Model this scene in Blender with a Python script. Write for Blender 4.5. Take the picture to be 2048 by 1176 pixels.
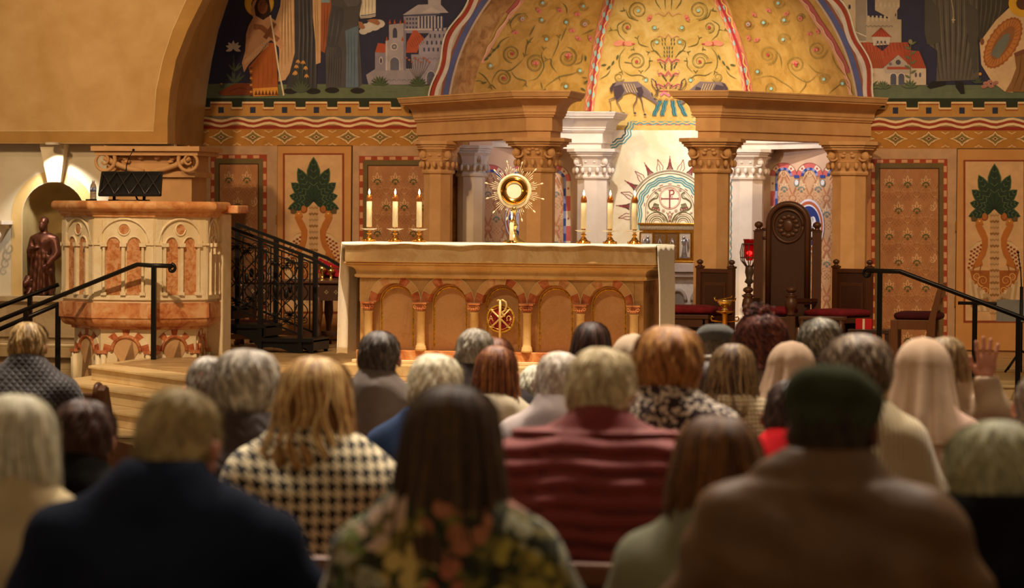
import bpy, math, random
import numpy as np
from mathutils import Vector, Matrix
from mathutils.bvhtree import BVHTree
random.seed(7); np.random.seed(7)
for _o in list(bpy.data.objects): bpy.data.objects.remove(_o)
SC = bpy.context.scene
COL = SC.collection
R = math.radians
# ------------------------------------------------------------------ camera
CF, XVP, HOR, RHO, DAL, ZC = 6000.0, 2300, 440, .008, 25.4, 1.85
_th = math.atan((XVP-1024)/CF); _pi = math.atan((588-HOR)/CF)
c_f = Vector((-math.sin(_th)*math.cos(_pi), math.cos(_th)*math.cos(_pi), -math.sin(_pi)))
_r0 = Vector((math.cos(_th), math.sin(_th), 0)); _u0 = _r0.cross(c_f)
c_r = _r0*math.cos(RHO)+_u0*math.sin(RHO); c_u = _u0*math.cos(RHO)-_r0*math.sin(RHO)
_d = c_f*CF+c_r*(1015-1024)+c_u*(588-600)
CAM = Vector((-_d.x*DAL/CF, -_d.y*DAL/CF, ZC))
cam_d = bpy.data.cameras.new('camera'); cam = bpy.data.objects.new('camera', cam_d); COL.objects.link(cam)
cam.matrix_world = Matrix(((c_r.x, c_u.x, -c_f.x, CAM.x), (c_r.y, c_u.y, -c_f.y, CAM.y), (c_r.z, c_u.z, -c_f.z, CAM.z), (0, 0, 0, 1)))
cam_d.sensor_width = 36; cam_d.lens = CF/2048*36; cam_d.clip_start = .1; cam_d.clip_end = 200
cam_d.dof.use_dof = True; cam_d.dof.focus_distance = 24.5; cam_d.dof.aperture_fstop = 4.2
SC.camera = cam
def ray(px, py): return c_f*CF+c_r*(px-1024)+c_u*(588-py)
def P(px, py, Y):
    d = ray(px, py); return CAM+d*((Y-CAM.y)/d.y)
def PD(px, py, dep): return CAM+ray(px, py)*(dep/CF)
def PZ(px, py, z):
    d = ray(px, py); return CAM+d*((z-CAM.z)/d.z)
def PP(px, py, p0, n):
    d = ray(px, py); return CAM+d*((Vector(p0)-CAM).dot(n)/d.dot(n))
# ------------------------------------------------------------------ world, lights, exposure
w = bpy.data.worlds.new('world'); SC.world = w; w.use_nodes = True
w.node_tree.nodes['Background'].inputs[0].default_value = (1.0, .68, .40, 1)
w.node_tree.nodes['Background'].inputs[1].default_value = .16
SC.view_settings.view_transform = 'Standard'; SC.view_settings.look = 'None'
SC.view_settings.exposure = .60; SC.view_settings.gamma = 1
SC.cycles.use_denoising = True
SC.cycles.max_bounces = 6; SC.cycles.diffuse_bounces = 3; SC.cycles.glossy_bounces = 3
SC.cycles.transmission_bounces = 6; SC.cycles.transparent_max_bounces = 8
SC.cycles.sample_clamp_indirect = 3
AMB = (1.0, .66, .34); WRM = (1.0, .74, .45); NEU = (1.0, .86, .70); COOL = (.74, .79, 1.0)
def spot(name, loc, tgt, power, col, ang=40, blend=.6, rad=.12):
    l = bpy.data.lights.new(name, 'SPOT'); l.energy = power; l.color = col
    l.spot_size = R(ang); l.spot_blend = blend; l.shadow_soft_size = rad
    o = bpy.data.objects.new(name, l); COL.objects.link(o); o.location = loc
    o.rotation_euler = (Vector(tgt)-Vector(loc)).to_track_quat('-Z', 'Y').to_euler()
    return o
def point(name, loc, power, col, rad=.1):
    l = bpy.data.lights.new(name, 'POINT'); l.energy = power; l.color = col; l.shadow_soft_size = rad
    o = bpy.data.objects.new(name, l); COL.objects.link(o); o.location = loc; return o
# unseen spots added per zone, at ceiling height or lower near the canopy
spot('spot_altar', (.3, -2.6, 9.0), (0, .2, 1.2), 3300, WRM, 34, .5, .12)
spot('spot_altar_low', (-1.5, -9.5, 9.0), (0, 0, 1.1), 750, WRM, 26, .6, .3)
spot('spot_pulpit', (-2.2, -6.5, 8.5), (-3.0, 1.5, 1.3), 2600, WRM, 26, .6, .2)
spot('spot_baldachin_left', (-4, -6, 8.5), (-1.2, 5, 2.9), 1500, AMB, 30, .8, .25)
spot('spot_baldachin_right', (3.5, -6, 8.5), (1.8, 5, 2.6), 1700, AMB, 30, .8, .25)
spot('spot_wall_left', (-4, -5, 9.0), (-3.6, 6.6, 2.8), 950, AMB, 36, .9, .3)
spot('spot_wall_right', (6, -5, 9.0), (4.4, 6.6, 2.2), 1250, AMB, 36, .9, .3)
spot('spot_arch', (-7.5, -7, 7.5), (-6.4, 5.5, 3.4), 2300, AMB, 34, .9, .4)
spot('spot_apse_gold', (.2, 5.1, 5.6), (.25, 8.4, 2.2), 560, (1, .93, .84), 60, .6, .06)
spot('spot_apse_left', (1.3, 5.2, 3.25), (-1.5, 7.7, 2.2), 100, COOL, 80, .5, .05)
spot('spot_apse_right', (-.9, 5.2, 3.25), (1.9, 7.7, 2.2), 100, COOL, 80, .5, .05)
spot('spot_dome', (.3, 2.0, 4.6), (.3, 8.0, 3.4), 60, (1, .78, .42), 60, .7, .1)
spot('spot_steps', (-4.6, -7, 8.5), (-4.0, -1.0, .3), 1400, WRM, 26, .7, .2)
spot('spot_steps_right', (4.6, -6, 8.5), (3.6, 1.5, .3), 900, WRM, 26, .7, .2)
for i, (x, y, pw) in enumerate([(-3.5, -13, 2800), (0, -13, 2800), (3, -13, 2600), (5.2, -16.5, 1500), (1.8, -17, 1500)]):
    spot('spot_pews', (x, y+2.5, 8.5), (x, y, 1.0), pw, NEU, 60, .9, .4)
# ------------------------------------------------------------------ materials
def lin(h):
    if isinstance(h, (tuple, list)): return tuple(h[:3])
    h = h.lstrip('#'); c = [int(h[i:i+2], 16)/255 for i in (0, 2, 4)]
    return tuple(x/12.92 if x <= .04045 else ((x+.055)/1.055)**2.4 for x in c)
_M = {}
def nd(nt, t, **kw):
    n = nt.nodes.new(t)
    for k, v in kw.items(): setattr(n, k, v)
    return n
def sock(nt, n, i, v):
    if hasattr(v, 'is_output') or isinstance(v, bpy.types.NodeSocket): nt.links.new(v, n.inputs[i])
    else: n.inputs[i].default_value = v
def mth(nt, op, a, b=0.0, c=None):
    n = nd(nt, 'ShaderNodeMath', operation=op); sock(nt, n, 0, a); sock(nt, n, 1, b)
    if c is not None: sock(nt, n, 2, c)
    return n.outputs[0]
def mixc(nt, f, a, b):
    n = nd(nt, 'ShaderNodeMix', data_type='RGBA'); sock(nt, n, 0, f)
    for i, v in ((6, a), (7, b)):
        if isinstance(v, bpy.types.NodeSocket): nt.links.new(v, n.inputs[i])
        else: n.inputs[i].default_value = (*lin(v), 1)
    return n.outputs[2]
def coords(nt, scale=(1, 1, 1), kind='Object', rot=(0, 0, 0)):
    t = nd(nt, 'ShaderNodeTexCoord'); m = nd(nt, 'ShaderNodeMapping'); m.inputs['Scale'].default_value = scale; m.inputs['Rotation'].default_value = rot
    nt.links.new(t.outputs[kind], m.inputs[0]); return m.outputs[0]
def noise(nt, vec, scale, detail=4, dist=0, rough=.55):
    n = nd(nt, 'ShaderNodeTexNoise'); nt.links.new(vec, n.inputs['Vector']); n.inputs['Scale'].default_value = scale
    n.inputs['Detail'].default_value = detail; n.inputs['Distortion'].default_value = dist; n.inputs['Roughness'].default_value = rough
    return n.outputs['Fac']
def ramp(nt, f, stops):
    n = nd(nt, 'ShaderNodeValToRGB'); sock(nt, n, 0, f); e = n.color_ramp.elements
    while len(e) < len(stops): e.new(.5)
    for x, (p, c) in zip(e, stops): x.position = p; x.color = (*lin(c), 1)
    return n.outputs[0]
def bump(nt, bs, h, strength=.3, dist=.01):
    n = nd(nt, 'ShaderNodeBump'); n.inputs['Strength'].default_value = strength; n.inputs['Distance'].default_value = dist
    nt.links.new(h, n.inputs['Height']); nt.links.new(n.outputs[0], bs.inputs['Normal'])
def newmat(name):
    m = bpy.data.materials.new(name); m.use_nodes = True
    return m, m.node_tree, m.node_tree.nodes['Principled BSDF']
def M(col, rough=.7, metal=0, kind='plain', col2=None, scale=6, spec=.3, bmp=0, bscale=60, name=None, **kw):
    key = (str(col), rough, metal, kind, str(col2), scale, spec, bmp, bscale, str(sorted(kw.items())))
    if key in _M: return _M[key]
    m, nt, bs = newmat(name or kind)
    bs.inputs['Roughness'].default_value = rough; bs.inputs['Metallic'].default_value = metal
    bs.inputs['Specular IOR Level'].default_value = spec
    b = lin(col); c2 = lin(col2) if col2 is not None else tuple(x*.8 for x in b)
    o = coords(nt)
    if kind in ('plain', 'plaster', 'stone'):
        f = noise(nt, o, scale, 5, .3)
        c = mixc(nt, ramp(nt, f, [(.3, (0, 0, 0)), (.7, (1, 1, 1))]), c2, b); nt.links.new(c, bs.inputs[0])
    elif kind == 'marble':
        f = noise(nt, o, scale, 8, 1.6, .62)
        f2 = noise(nt, o, scale*4, 6, 2.5, .7)
        c = ramp(nt, f, [(.30, c2), (.47, tuple(.5*(x+y) for x, y in zip(b, c2))), (.52, b), (.75, tuple(min(1, x*1.12) for x in b))])
        v = ramp(nt, f2, [(.47, (0, 0, 0)), (.5, (1, 1, 1)), (.53, (0, 0, 0))])
        c = mixc(nt, mth(nt, 'MULTIPLY', v, kw.get('vein', .25)), c, kw.get('vcol', tuple(x*.6 for x in c2))); nt.links.new(c, bs.inputs[0])
    elif kind == 'mottle':
        f = noise(nt, o, scale, 8, kw.get('dist', .8), .65)
        c = ramp(nt, f, [(.38, c2), (.5, b), (.62, kw.get('col3', b))]); nt.links.new(c, bs.inputs[0])
    elif kind == 'wood':
        o = coords(nt, kw.get('st', (12, 12, 1)))
        f = noise(nt, o, scale, 6, 1.2)
        c = mixc(nt, f, c2, b); nt.links.new(c, bs.inputs[0]); 
        if not bmp: bump(nt, bs, f, .15, .004)
    elif kind == 'floor':
        o = coords(nt, (1, 8, 1)); f = noise(nt, o, 3, 6, .5)
        c = ramp(nt, f, [(.3, c2), (.55, b), (.8, kw.get('col3', b))]); nt.links.new(c, bs.inputs[0])
    elif kind == 'emit':
        bs.inputs[0].default_value = (*b, 1)
        bs.inputs['Emission Color'].default_value = (*b, 1); bs.inputs['Emission Strength'].default_value = kw.get('e', 5)
    elif kind == 'glass':
        bs.inputs[0].default_value = (*b, 1); bs.inputs['Transmission Weight'].default_value = kw.get('tr', 1); bs.inputs['IOR'].default_value = 1.45
    elif kind == 'metal':
        f = noise(nt, o, scale, 3); c = mixc(nt, f, c2, b); nt.links.new(c, bs.inputs[0])
    elif kind == 'fabric':
        f = noise(nt, o, scale, 5, .5); c = mixc(nt, ramp(nt, f, [(.3, (0, 0, 0)), (.7, (1, 1, 1))]), c2, b); nt.links.new(c, bs.inputs[0])
        bs.inputs['Sheen Weight'].default_value = .0
    elif kind == 'skin':
        f = noise(nt, o, 18, 3); c = mixc(nt, f, c2, b); nt.links.new(c, bs.inputs[0])
        bs.inputs['Subsurface Weight'].default_value = .0
    if bmp:
        bump(nt, bs, noise(nt, coords(nt), bscale, 5), bmp, kw.get('bd', .01))
    _M[key] = m; return m
# ------------------------------------------------------------------ objects
def tag(o, label=None, cat=None, group=None, kind=None):
    if label: o['label'] = label
    if cat: o['category'] = cat
    if group: o['group'] = group
    if kind: o['kind'] = kind
    return o
def thing(name, label, cat, loc=(0, 0, 0), rz=0, group=None, parent=None):
    o = bpy.data.objects.new(name, None); COL.objects.link(o); o.location = loc; o.rotation_euler = (0, 0, rz)
    o.empty_display_size = .1
    if parent: o.parent = parent
    return tag(o, label, cat, group)
def copy_tree(o, parent=None):
    c = o.copy(); COL.objects.link(c); c.parent = parent
    for ch in o.children: copy_tree(ch, c)
    return c
def from_arrays(name, V, Fq, mats, parent=None, smooth=True, mi=None):
    me = bpy.data.meshes.new(name)
    V = np.asarray(V, np.float32); Fq = np.asarray(Fq, np.int32)
    k = Fq.shape[1]
    me.vertices.add(len(V)); me.vertices.foreach_set('co', V.ravel())
    me.loops.add(Fq.size); me.loops.foreach_set('vertex_index', Fq.ravel())
    me.polygons.add(len(Fq)); me.polygons.foreach_set('loop_start', np.arange(0, Fq.size, k, dtype=np.int32))
    if mi is not None: me.polygons.foreach_set('material_index', np.asarray(mi, np.int32))
    me.polygons.foreach_set('use_smooth', np.full(len(Fq), smooth))
    me.update(calc_edges=True); me.validate()
    for m in (mats if isinstance(mats, (list, tuple)) else [mats]): me.materials.append(m)
    o = bpy.data.objects.new(name, me); COL.objects.link(o)
    if parent: o.parent = parent
    return o
class MB:
    def __init__(s): s.v = []; s.f = []; s.m = []; s.mats = []; s.sm = []; s.cur = 0; s.smooth = False
    def use(s, m, smooth=False):
        if m not in s.mats: s.mats.append(m)
        s.cur = s.mats.index(m); s.smooth = smooth; return s
    def add(s, vs, fs):
        b = len(s.v); s.v += [tuple(x) for x in vs]
        for f in fs: s.f.append([i+b for i in f]); s.m.append(s.cur); s.sm.append(s.smooth)
        return s
    def box(s, c, d, rz=0, T=None):
        x, y, z = [a/2 for a in d]; ca, sa = math.cos(rz), math.sin(rz); vs = []
        for dz in (-z, z):
            for dx, dy in ((-x, -y), (x, -y), (x, y), (-x, y)):
                vs.append((c[0]+dx*ca-dy*sa, c[1]+dx*sa+dy*ca, c[2]+dz))
        if T: vs = [T @ Vector(v) for v in vs]
        return s.add(vs, [(3, 2, 1, 0), (4, 5, 6, 7), (0, 1, 5, 4), (1, 2, 6, 5), (2, 3, 7, 6), (3, 0, 4, 7)])
    def bar(s, a, b, w, h=None, up=(0, 0, 1)):
        h = h or w; a, b = Vector(a), Vector(b); d = (b-a).normalized(); u = Vector(up)
        if abs(d.dot(u)) > .98: u = Vector((0, 1, 0))
        sd = d.cross(u).normalized(); up2 = sd.cross(d); vs = []
        for p in (a, b):
            for i, j in ((-1, -1), (1, -1), (1, 1), (-1, 1)): vs.append(p+sd*(i*w/2)+up2*(j*h/2))
        return s.add(vs, [(3, 2, 1, 0), (4, 5, 6, 7), (0, 1, 5, 4), (1, 2, 6, 5), (2, 3, 7, 6), (3, 0, 4, 7)])
    def prism(s, poly, z0, z1):
        n = len(poly)
        return s.add([(x, y, z0) for x, y in poly]+[(x, y, z1) for x, y in poly],
                     [tuple(range(n-1, -1, -1)), tuple(range(n, 2*n))]+[(i, (i+1) % n, n+(i+1) % n, n+i) for i in range(n)])
    def slab(s, pts, n, t):   # planar polygon given a thickness t along n
        n = Vector(n).normalized(); k = len(pts); A = [Vector(p) for p in pts]; B = [p+n*t for p in A]
        return s.add(A+B, [tuple(range(k-1, -1, -1)), tuple(range(k, 2*k))]+[(i, (i+1) % k, k+(i+1) % k, k+i) for i in range(k)])
    def lathe(s, prof, c=(0, 0, 0), n=24, sc=(1, 1), rot=0, T=None, cap=True):
        vs = []
        for r, z in prof:
            for k in range(n):
                a = 2*math.pi*k/n+rot; vs.append(Vector((r*math.cos(a)*sc[0], r*math.sin(a)*sc[1], z)))
        if T: vs = [T @ v for v in vs]
        vs = [v+Vector(c) for v in vs]
        fs = [(i*n+k, i*n+(k+1) % n, (i+1)*n+(k+1) % n, (i+1)*n+k) for i in range(len(prof)-1) for k in range(n)]
        if cap: fs.append(tuple(range(n-1, -1, -1))); fs.append(tuple(range((len(prof)-1)*n, len(prof)*n)))
        return s.add(vs, fs)
    def tube(s, path, r, n=8, cap=True):
        path = [Vector(p) for p in path]; rs = r if isinstance(r, (list, tuple)) else [r]*len(path); vs = []; pu = None
        for i, p in enumerate(path):
            d = (path[min(i+1, len(path)-1)]-path[max(i-1, 0)]).normalized()
            u = pu if pu is not None else (Vector((0, 0, 1)) if abs(d.z) < .9 else Vector((0, 1, 0)))
            sd = d.cross(u)
            if sd.length < 1e-6: sd = d.orthogonal()
            sd.normalize(); u = sd.cross(d).normalized(); pu = u
            for k in range(n):
                a = 2*math.pi*k/n; vs.append(p+(sd*math.cos(a)+u*math.sin(a))*rs[i])
        fs = [(i*n+k, i*n+(k+1) % n, (i+1)*n+(k+1) % n, (i+1)*n+k) for i in range(len(path)-1) for k in range(n)]
        if cap: fs += [tuple(range(n-1, -1, -1)), tuple(range((len(path)-1)*n, len(path)*n))]
        return s.add(vs, fs)
    def sphere(s, c, r, n=12, T=None):
        rr = r if isinstance(r, (tuple, list)) else (r, r, r)
        pr = [(math.sin(math.pi*i/n), -math.cos(math.pi*i/n)) for i in range(n+1)]; pr[0] = (1e-4, -1); pr[-1] = (1e-4, 1)
        m = Matrix.Diagonal((rr[0], rr[1], rr[2], 1)); 
        if T: m = T @ m
        return s.lathe(pr, c, n*2, T=m)
    def sweep(s, prof, path, closed=False, cap=True):   # prof (offset outwards to the right of the path, z), path (x,y)
        n = len(path); k = len(prof); vs = []
        for i, p in enumerate(path):
            p = Vector(p[:2])
            a = Vector(path[i-1][:2]) if (i > 0 or closed) else None; b = Vector(path[(i+1) % n][:2]) if (i < n-1 or closed) else None
            d1 = (p-a).normalized() if a is not None else (b-p).normalized(); d2 = (b-p).normalized() if b is not None else d1
            n1 = Vector((d1.y, -d1.x)); n2 = Vector((d2.y, -d2.x)); m = (n1+n2).normalized(); q = m/max(.2, m.dot(n1))
            for o, z in prof: vs.append((p.x+q.x*o, p.y+q.y*o, z))
        fs = []
        for i in range(n if closed else n-1):
            j = (i+1) % n
            for t in range(k-1): fs.append((i*k+t, j*k+t, j*k+t+1, i*k+t+1))
        if cap and not closed: fs.append(tuple(range(k))); fs.append(tuple(range((n-1)*k+k-1, (n-1)*k-1, -1)))
        return s.add(vs, fs)
    def build(s, name, parent=None, bevel=0, seg=2):
        me = bpy.data.meshes.new(name); me.from_pydata([tuple(v) for v in s.v], [], s.f)
        for m in s.mats: me.materials.append(m)
        me.polygons.foreach_set('material_index', s.m); me.polygons.foreach_set('use_smooth', s.sm); me.update()
        o = bpy.data.objects.new(name, me); COL.objects.link(o)
        if parent: o.parent = parent
        if bevel:
            b = o.modifiers.new('bevel', 'BEVEL'); b.width = bevel; b.segments = seg; b.limit_method = 'ANGLE'; b.angle_limit = R(40)
        return o
def local(o):   # geometry was made in world space: shift it so that the parent's place is honoured
    p = o.parent
    if p: o.matrix_parent_inverse = (Matrix.Translation(p.location) @ Matrix.Rotation(p.rotation_euler.z, 4, 'Z')).inverted()
    return o
def struct(o, label=None): o['kind'] = 'structure'; return o
# ------------------------------------------------------------------ painting on surfaces
class Paint:
    def __init__(s, proj, step=.0015): s.proj = proj; s.v = []; s.f = []; s.m = []; s.mats = []; s.xf = (0, 0, 1); s.L = 1; s.step = step; s.clip = None
    def mat(s, c):
        m = c if isinstance(c, bpy.types.Material) else M(c, .75, kind='plain', scale=9)
        if m not in s.mats: s.mats.append(m)
        return s.mats.index(m)
    def t(s, p): ox, oy, k = s.xf; return (ox+p[0]/k, oy+p[1]/k)
    def _q(s, p, L):
        r = s.proj(p[0], p[1], L*s.step); return None if r is None else tuple(r)
    def poly(s, pts, c, L=None):
        L = s.L if L is None else L
        pts = [s.t(p) for p in pts]
        if s.clip:
            e = []
            for i, a in enumerate(pts):
                b = pts[(i+1) % len(pts)]; k = max(1, int(math.hypot(b[0]-a[0], b[1]-a[1])/8)); e += [(a[0]+(b[0]-a[0])*j/k, a[1]+(b[1]-a[1])*j/k) for j in range(k)]
            cx, cy, r = s.clip; pts = []; nin = 0
            for x, y in e:
                d = math.hypot(x-cx, y-cy)
                if d < r and y < cy+r: nin += 1; x, y = cx+(x-cx)*r/d, cy+(y-cy)*r/d
                pts.append((x, y))
            if nin == len(e): return s
        L += (len(s.f) % 40)*.012
        q = [s._q(p, L) for p in pts]
        if any(x is None for x in q): return s
        b = len(s.v); s.v += q; s.f.append(list(range(b, b+len(q)))); s.m.append(s.mat(c)); return s
    def rect(s, x0, y0, x1, y1, c, L=None): return s.poly([(x0, y0), (x1, y0), (x1, y1), (x0, y1)], c, L)
    def ell(s, cx, cy, rx, ry, c, L=None, n=20, a0=0, a1=360):
        full = abs(a1-a0) >= 360
        return s.poly([(cx+rx*math.cos(R(a0+(a1-a0)*i/(n if full else n-1))), cy-ry*math.sin(R(a0+(a1-a0)*i/(n if full else n-1)))) for i in range(n)], c, L)
    def line(s, pts, w, c, L=None, closed=False, taper=False):
        L = s.L if L is None else L
        L += (len(s.f) % 40)*.012
        k = s.xf[2]; pts = [Vector(s.t(p)) for p in pts]; w = w/k; n = len(pts)
        if closed: pts.append(pts[0].copy()); n += 1
        pr = []
        for i in range(n):
            a = pts[max(i-1, 0)]; b = pts[min(i+1, n-1)]
            if closed and i in (0, n-1): a = pts[n-2]; b = pts[1]
            d = b-a
            if d.length < 1e-6: d = Vector((1, 0))
            d.normalize(); nn = Vector((-d.y, d.x)); ww = w/2
            if taper: ww *= (1-.85*i/(n-1)) if taper == 1 else math.sin(math.pi*(i+.15)/(n-.7))
            pr.append((s._q(pts[i]+nn*ww, L), s._q(pts[i]-nn*ww, L)))
        mi = s.mat(c)
        for i in range(n-1):
            if s.clip and min(math.hypot(pts[i+j].x-s.clip[0], pts[i+j].y-s.clip[1]) for j in (0, 1)) < s.clip[2]: continue
            q = (pr[i][0], pr[i][1], pr[i+1][1], pr[i+1][0])
            if any(x is None for x in q): continue
            b = len(s.v); s.v += q; s.f.append([b, b+1, b+2, b+3]); s.m.append(mi)
        return s
    def spiral(s, cx, cy, r, turns, a0, w, c, cw=1, L=None, rin=.1):
        n = max(10, int(turns*18)); return s.line([(cx+(r*(1-(1-rin)*i/n))*math.cos(R(a0)+cw*turns*2*math.pi*i/n), cy+(r*(1-(1-rin)*i/n))*math.sin(R(a0)+cw*turns*2*math.pi*i/n)) for i in range(n+1)], w, c, L, taper=1)
    def arc(s, cx, cy, r, a0, a1, w, c, L=None, ry=None, n=None):
        n = n or max(4, int(abs(a1-a0)/8)); ry = ry or r
        return s.line([(cx+r*math.cos(R(a0+(a1-a0)*i/n)), cy-ry*math.sin(R(a0+(a1-a0)*i/n))) for i in range(n+1)], w, c, L)
    def leaf(s, x, y, ang, ln, wd, c, L=None):
        d = Vector((math.cos(R(ang)), -math.sin(R(ang)))); n = Vector((-d.y, d.x)); o = Vector((x, y))
        return s.poly([o+d*ln*t+n*wd*h for t, h in ((0, 0), (.25, .42), (.5, .5), (.78, .3), (1, 0), (.78, -.3), (.5, -.5), (.25, -.42))], c, L)
    def build(s, name, parent=None):
        me = bpy.data.meshes.new(name); me.from_pydata(s.v, [], s.f)
        for m in s.mats: me.materials.append(m)
        me.polygons.foreach_set('material_index', s.m); me.update()
        o = bpy.data.objects.new(name, me); COL.objects.link(o)
        if parent: o.parent = parent
        return o
def projY(Y): return lambda x, y, off: P(x, y, Y-off)
def projN(p0, n):
    p0 = Vector(p0); n = Vector(n).normalized()
    if n.dot(CAM-p0) < 0: n = -n
    return lambda x, y, off: PP(x, y, p0+n*off, n)
# ------------------------------------------------------------------ signed-distance modelling
def _v(a): return np.array(a, float)
def s_cap(a, b, ra, rb=None):
    a, b = _v(a), _v(b); rb = ra if rb is None else rb; ab = b-a; L2 = ab@ab+1e-12
    def f(p):
        h = np.clip(((p-a)@ab)/L2, 0, 1); return np.linalg.norm(p-a-h[..., None]*ab, axis=-1)-(ra+(rb-ra)*h)
    f.bb = (np.minimum(a-ra, b-rb), np.maximum(a+ra, b+rb)); return f
def rotm(rx=0, ry=0, rz=0): return np.array((Matrix.Rotation(R(rz), 3, 'Z') @ Matrix.Rotation(R(ry), 3, 'Y') @ Matrix.Rotation(R(rx), 3, 'X')))
def s_ell(c, r, rot=None):
    c, r = _v(c), _v(r); Rm = np.eye(3) if rot is None else rot
    def f(p):
        q = (p-c)@Rm; k0 = np.linalg.norm(q/r, axis=-1); k1 = np.linalg.norm(q/(r*r), axis=-1)+1e-9
        return k0*(k0-1)/k1
    m = r.max(); f.bb = (c-m, c+m); return f
def smin(a, b, k):
    h = np.clip(.5+.5*(b-a)/k, 0, 1); return b+(a-b)*h-k*h*(1-h)
def sdf_mesh(prims, vox, disp=None, clip=None, pad=.03):
    """prims: (f, k) smooth union. returns verts, quads (surface nets)"""
    lo = np.min([f.bb[0] for f, k in prims], axis=0)-pad; hi = np.max([f.bb[1] for f, k in prims], axis=0)+pad
    n = np.ceil((hi-lo)/vox).astype(int)+1
    ax = [lo[i]+vox*np.arange(n[i]) for i in range(3)]
    p = np.stack(np.meshgrid(*ax, indexing='ij'), -1)
    D = np.full(tuple(n), 1.0)
    for f, k in prims:
        a = np.maximum(((f.bb[0]-k-pad-lo)/vox).astype(int), 0); b = np.minimum(((f.bb[1]+k+pad-lo)/vox).astype(int)+2, n)
        sl = tuple(slice(a[i], b[i]) for i in range(3)); D[sl] = smin(D[sl], f(p[sl]), k)
    if disp is not None:
        m = np.abs(D) < .08; q = p[m]; D[m] = D[m]-disp(q)
    if clip is not None: D = np.maximum(D, clip(p))
    D[0], D[-1] = 1, 1; D[:, 0], D[:, -1] = 1, 1; D[:, :, 0], D[:, :, -1] = 1, 1
    S = D < 0
    c = [n[i]-1 for i in range(3)]
    acc = np.zeros(tuple(c)+(3,)); cnt = np.zeros(tuple(c))
    for a in range(3):
        o1 = [slice(None)]*3; o2 = [slice(None)]*3; o1[a] = slice(0, -1); o2[a] = slice(1, None)
        d1, d2 = D[tuple(o1)], D[tuple(o2)]; cr = (d1 < 0) != (d2 < 0)
        t = np.where(cr, d1/np.where(cr, d1-d2, 1), 0)
        b1, b2 = [i for i in range(3) if i != a]
        for u in (0, 1):
            for w_ in (0, 1):
                sl = [slice(None)]*3; sl[b1] = slice(u, u+c[b1]); sl[b2] = slice(w_, w_+c[b2])
                cc = cr[tuple(sl)]; tt = t[tuple(sl)]; cnt += cc
                acc[..., a] += np.where(cc, tt, 0); acc[..., b1] += np.where(cc, u, 0); acc[..., b2] += np.where(cc, w_, 0)
    act = cnt > 0; idx = -np.ones(tuple(c), int); idx[act] = np.arange(act.sum())
    g = np.stack(np.nonzero(act), -1); V = lo+vox*(g+acc[act]/cnt[act][:, None])
    F = []
    for a in range(3):
        o1 = [slice(1, -1)]*3; o2 = [slice(1, -1)]*3; o1[a] = slice(0, -1); o2[a] = slice(1, None)
        s1, s2 = S[tuple(o1)], S[tuple(o2)]; b1, b2 = (a+1) % 3, (a+2) % 3
        for flip, mask in ((0, s1 & ~s2), (1, ~s1 & s2)):
            e = np.stack(np.nonzero(mask), -1)
            if len(e) == 0: continue
            e = e+1; e[:, a] -= 1
            q = []
            for u, w_ in ((-1, -1), (0, -1), (0, 0), (-1, 0)):
                h = e.copy(); h[:, b1] += u; h[:, b2] += w_; q.append(idx[h[:, 0], h[:, 1], h[:, 2]])
            q = np.stack(q, -1)
            F.append(q[:, ::-1] if flip else q)
    F = np.concatenate(F)
    F = F[(F >= 0).all(1)]
    return V, F
# ------------------------------------------------------------------ key planes and heights
YW = 6.6; ZP = .52; ZPR = .62; YD = YW+.35; YR = YD+1.84
def px2x(px, Y, py=500): return P(px, py, Y).x
plaster_o = M('#c9a878', .85, kind='plaster', col2='#b8945f', scale=3, bmp=.12, bscale=25)
plaster_border = M('#b28a4e', .85, kind='plaster', col2='#9d763e', scale=3, bmp=.1, bscale=25)
plaster_l = M('#d2cab8', .85, kind='plaster', col2='#bfb49c', scale=2.5, bmp=.08, bscale=25)
stone = M('#d4a877', .75, kind='stone', col2='#c29565', scale=5, bmp=.15, bscale=90, bd=.004)
stone_lit = M('#d8cdc0', .75, kind='stone', col2='#cbbdad', scale=5, bmp=.12, bscale=90, bd=.004)  # same limestone in a paler copy, white light put into its colour
cream = M('#e6d2ac', .45, kind='marble', col2='#dcc394', scale=2.2, vein=.12, vcol='#c9a070')
orange = M('#cf8a55', .4, kind='mottle', col2='#a85c34', col3='#dba878', scale=6)
orange_d = M('#bd7448', .45, kind='mottle', col2='#8f4a2a', col3='#cf9060', scale=8)
brownm = M('#c79c6c', .35, kind='marble', col2='#b58656', scale=1.6, vein=.3, vcol='#d8b48c')
stepm = M('#dcc294', .4, kind='marble', col2='#cfae78', scale=1.5, vein=.1, vcol='#b8935a')
floorm = M('#b89668', .35, kind='floor', col2='#6b5236', col3='#d8bd8c')
black_iron = M('#161412', .45, .6, kind='metal', col2='#0d0c0b', scale=20, spec=.5)
gold = M('#d9a441', .22, 1, kind='metal', col2='#c28a2c', scale=30)
goldw = M('#f0cf86', .2, 1, kind='metal', col2='#e2b860', scale=30)
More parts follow.
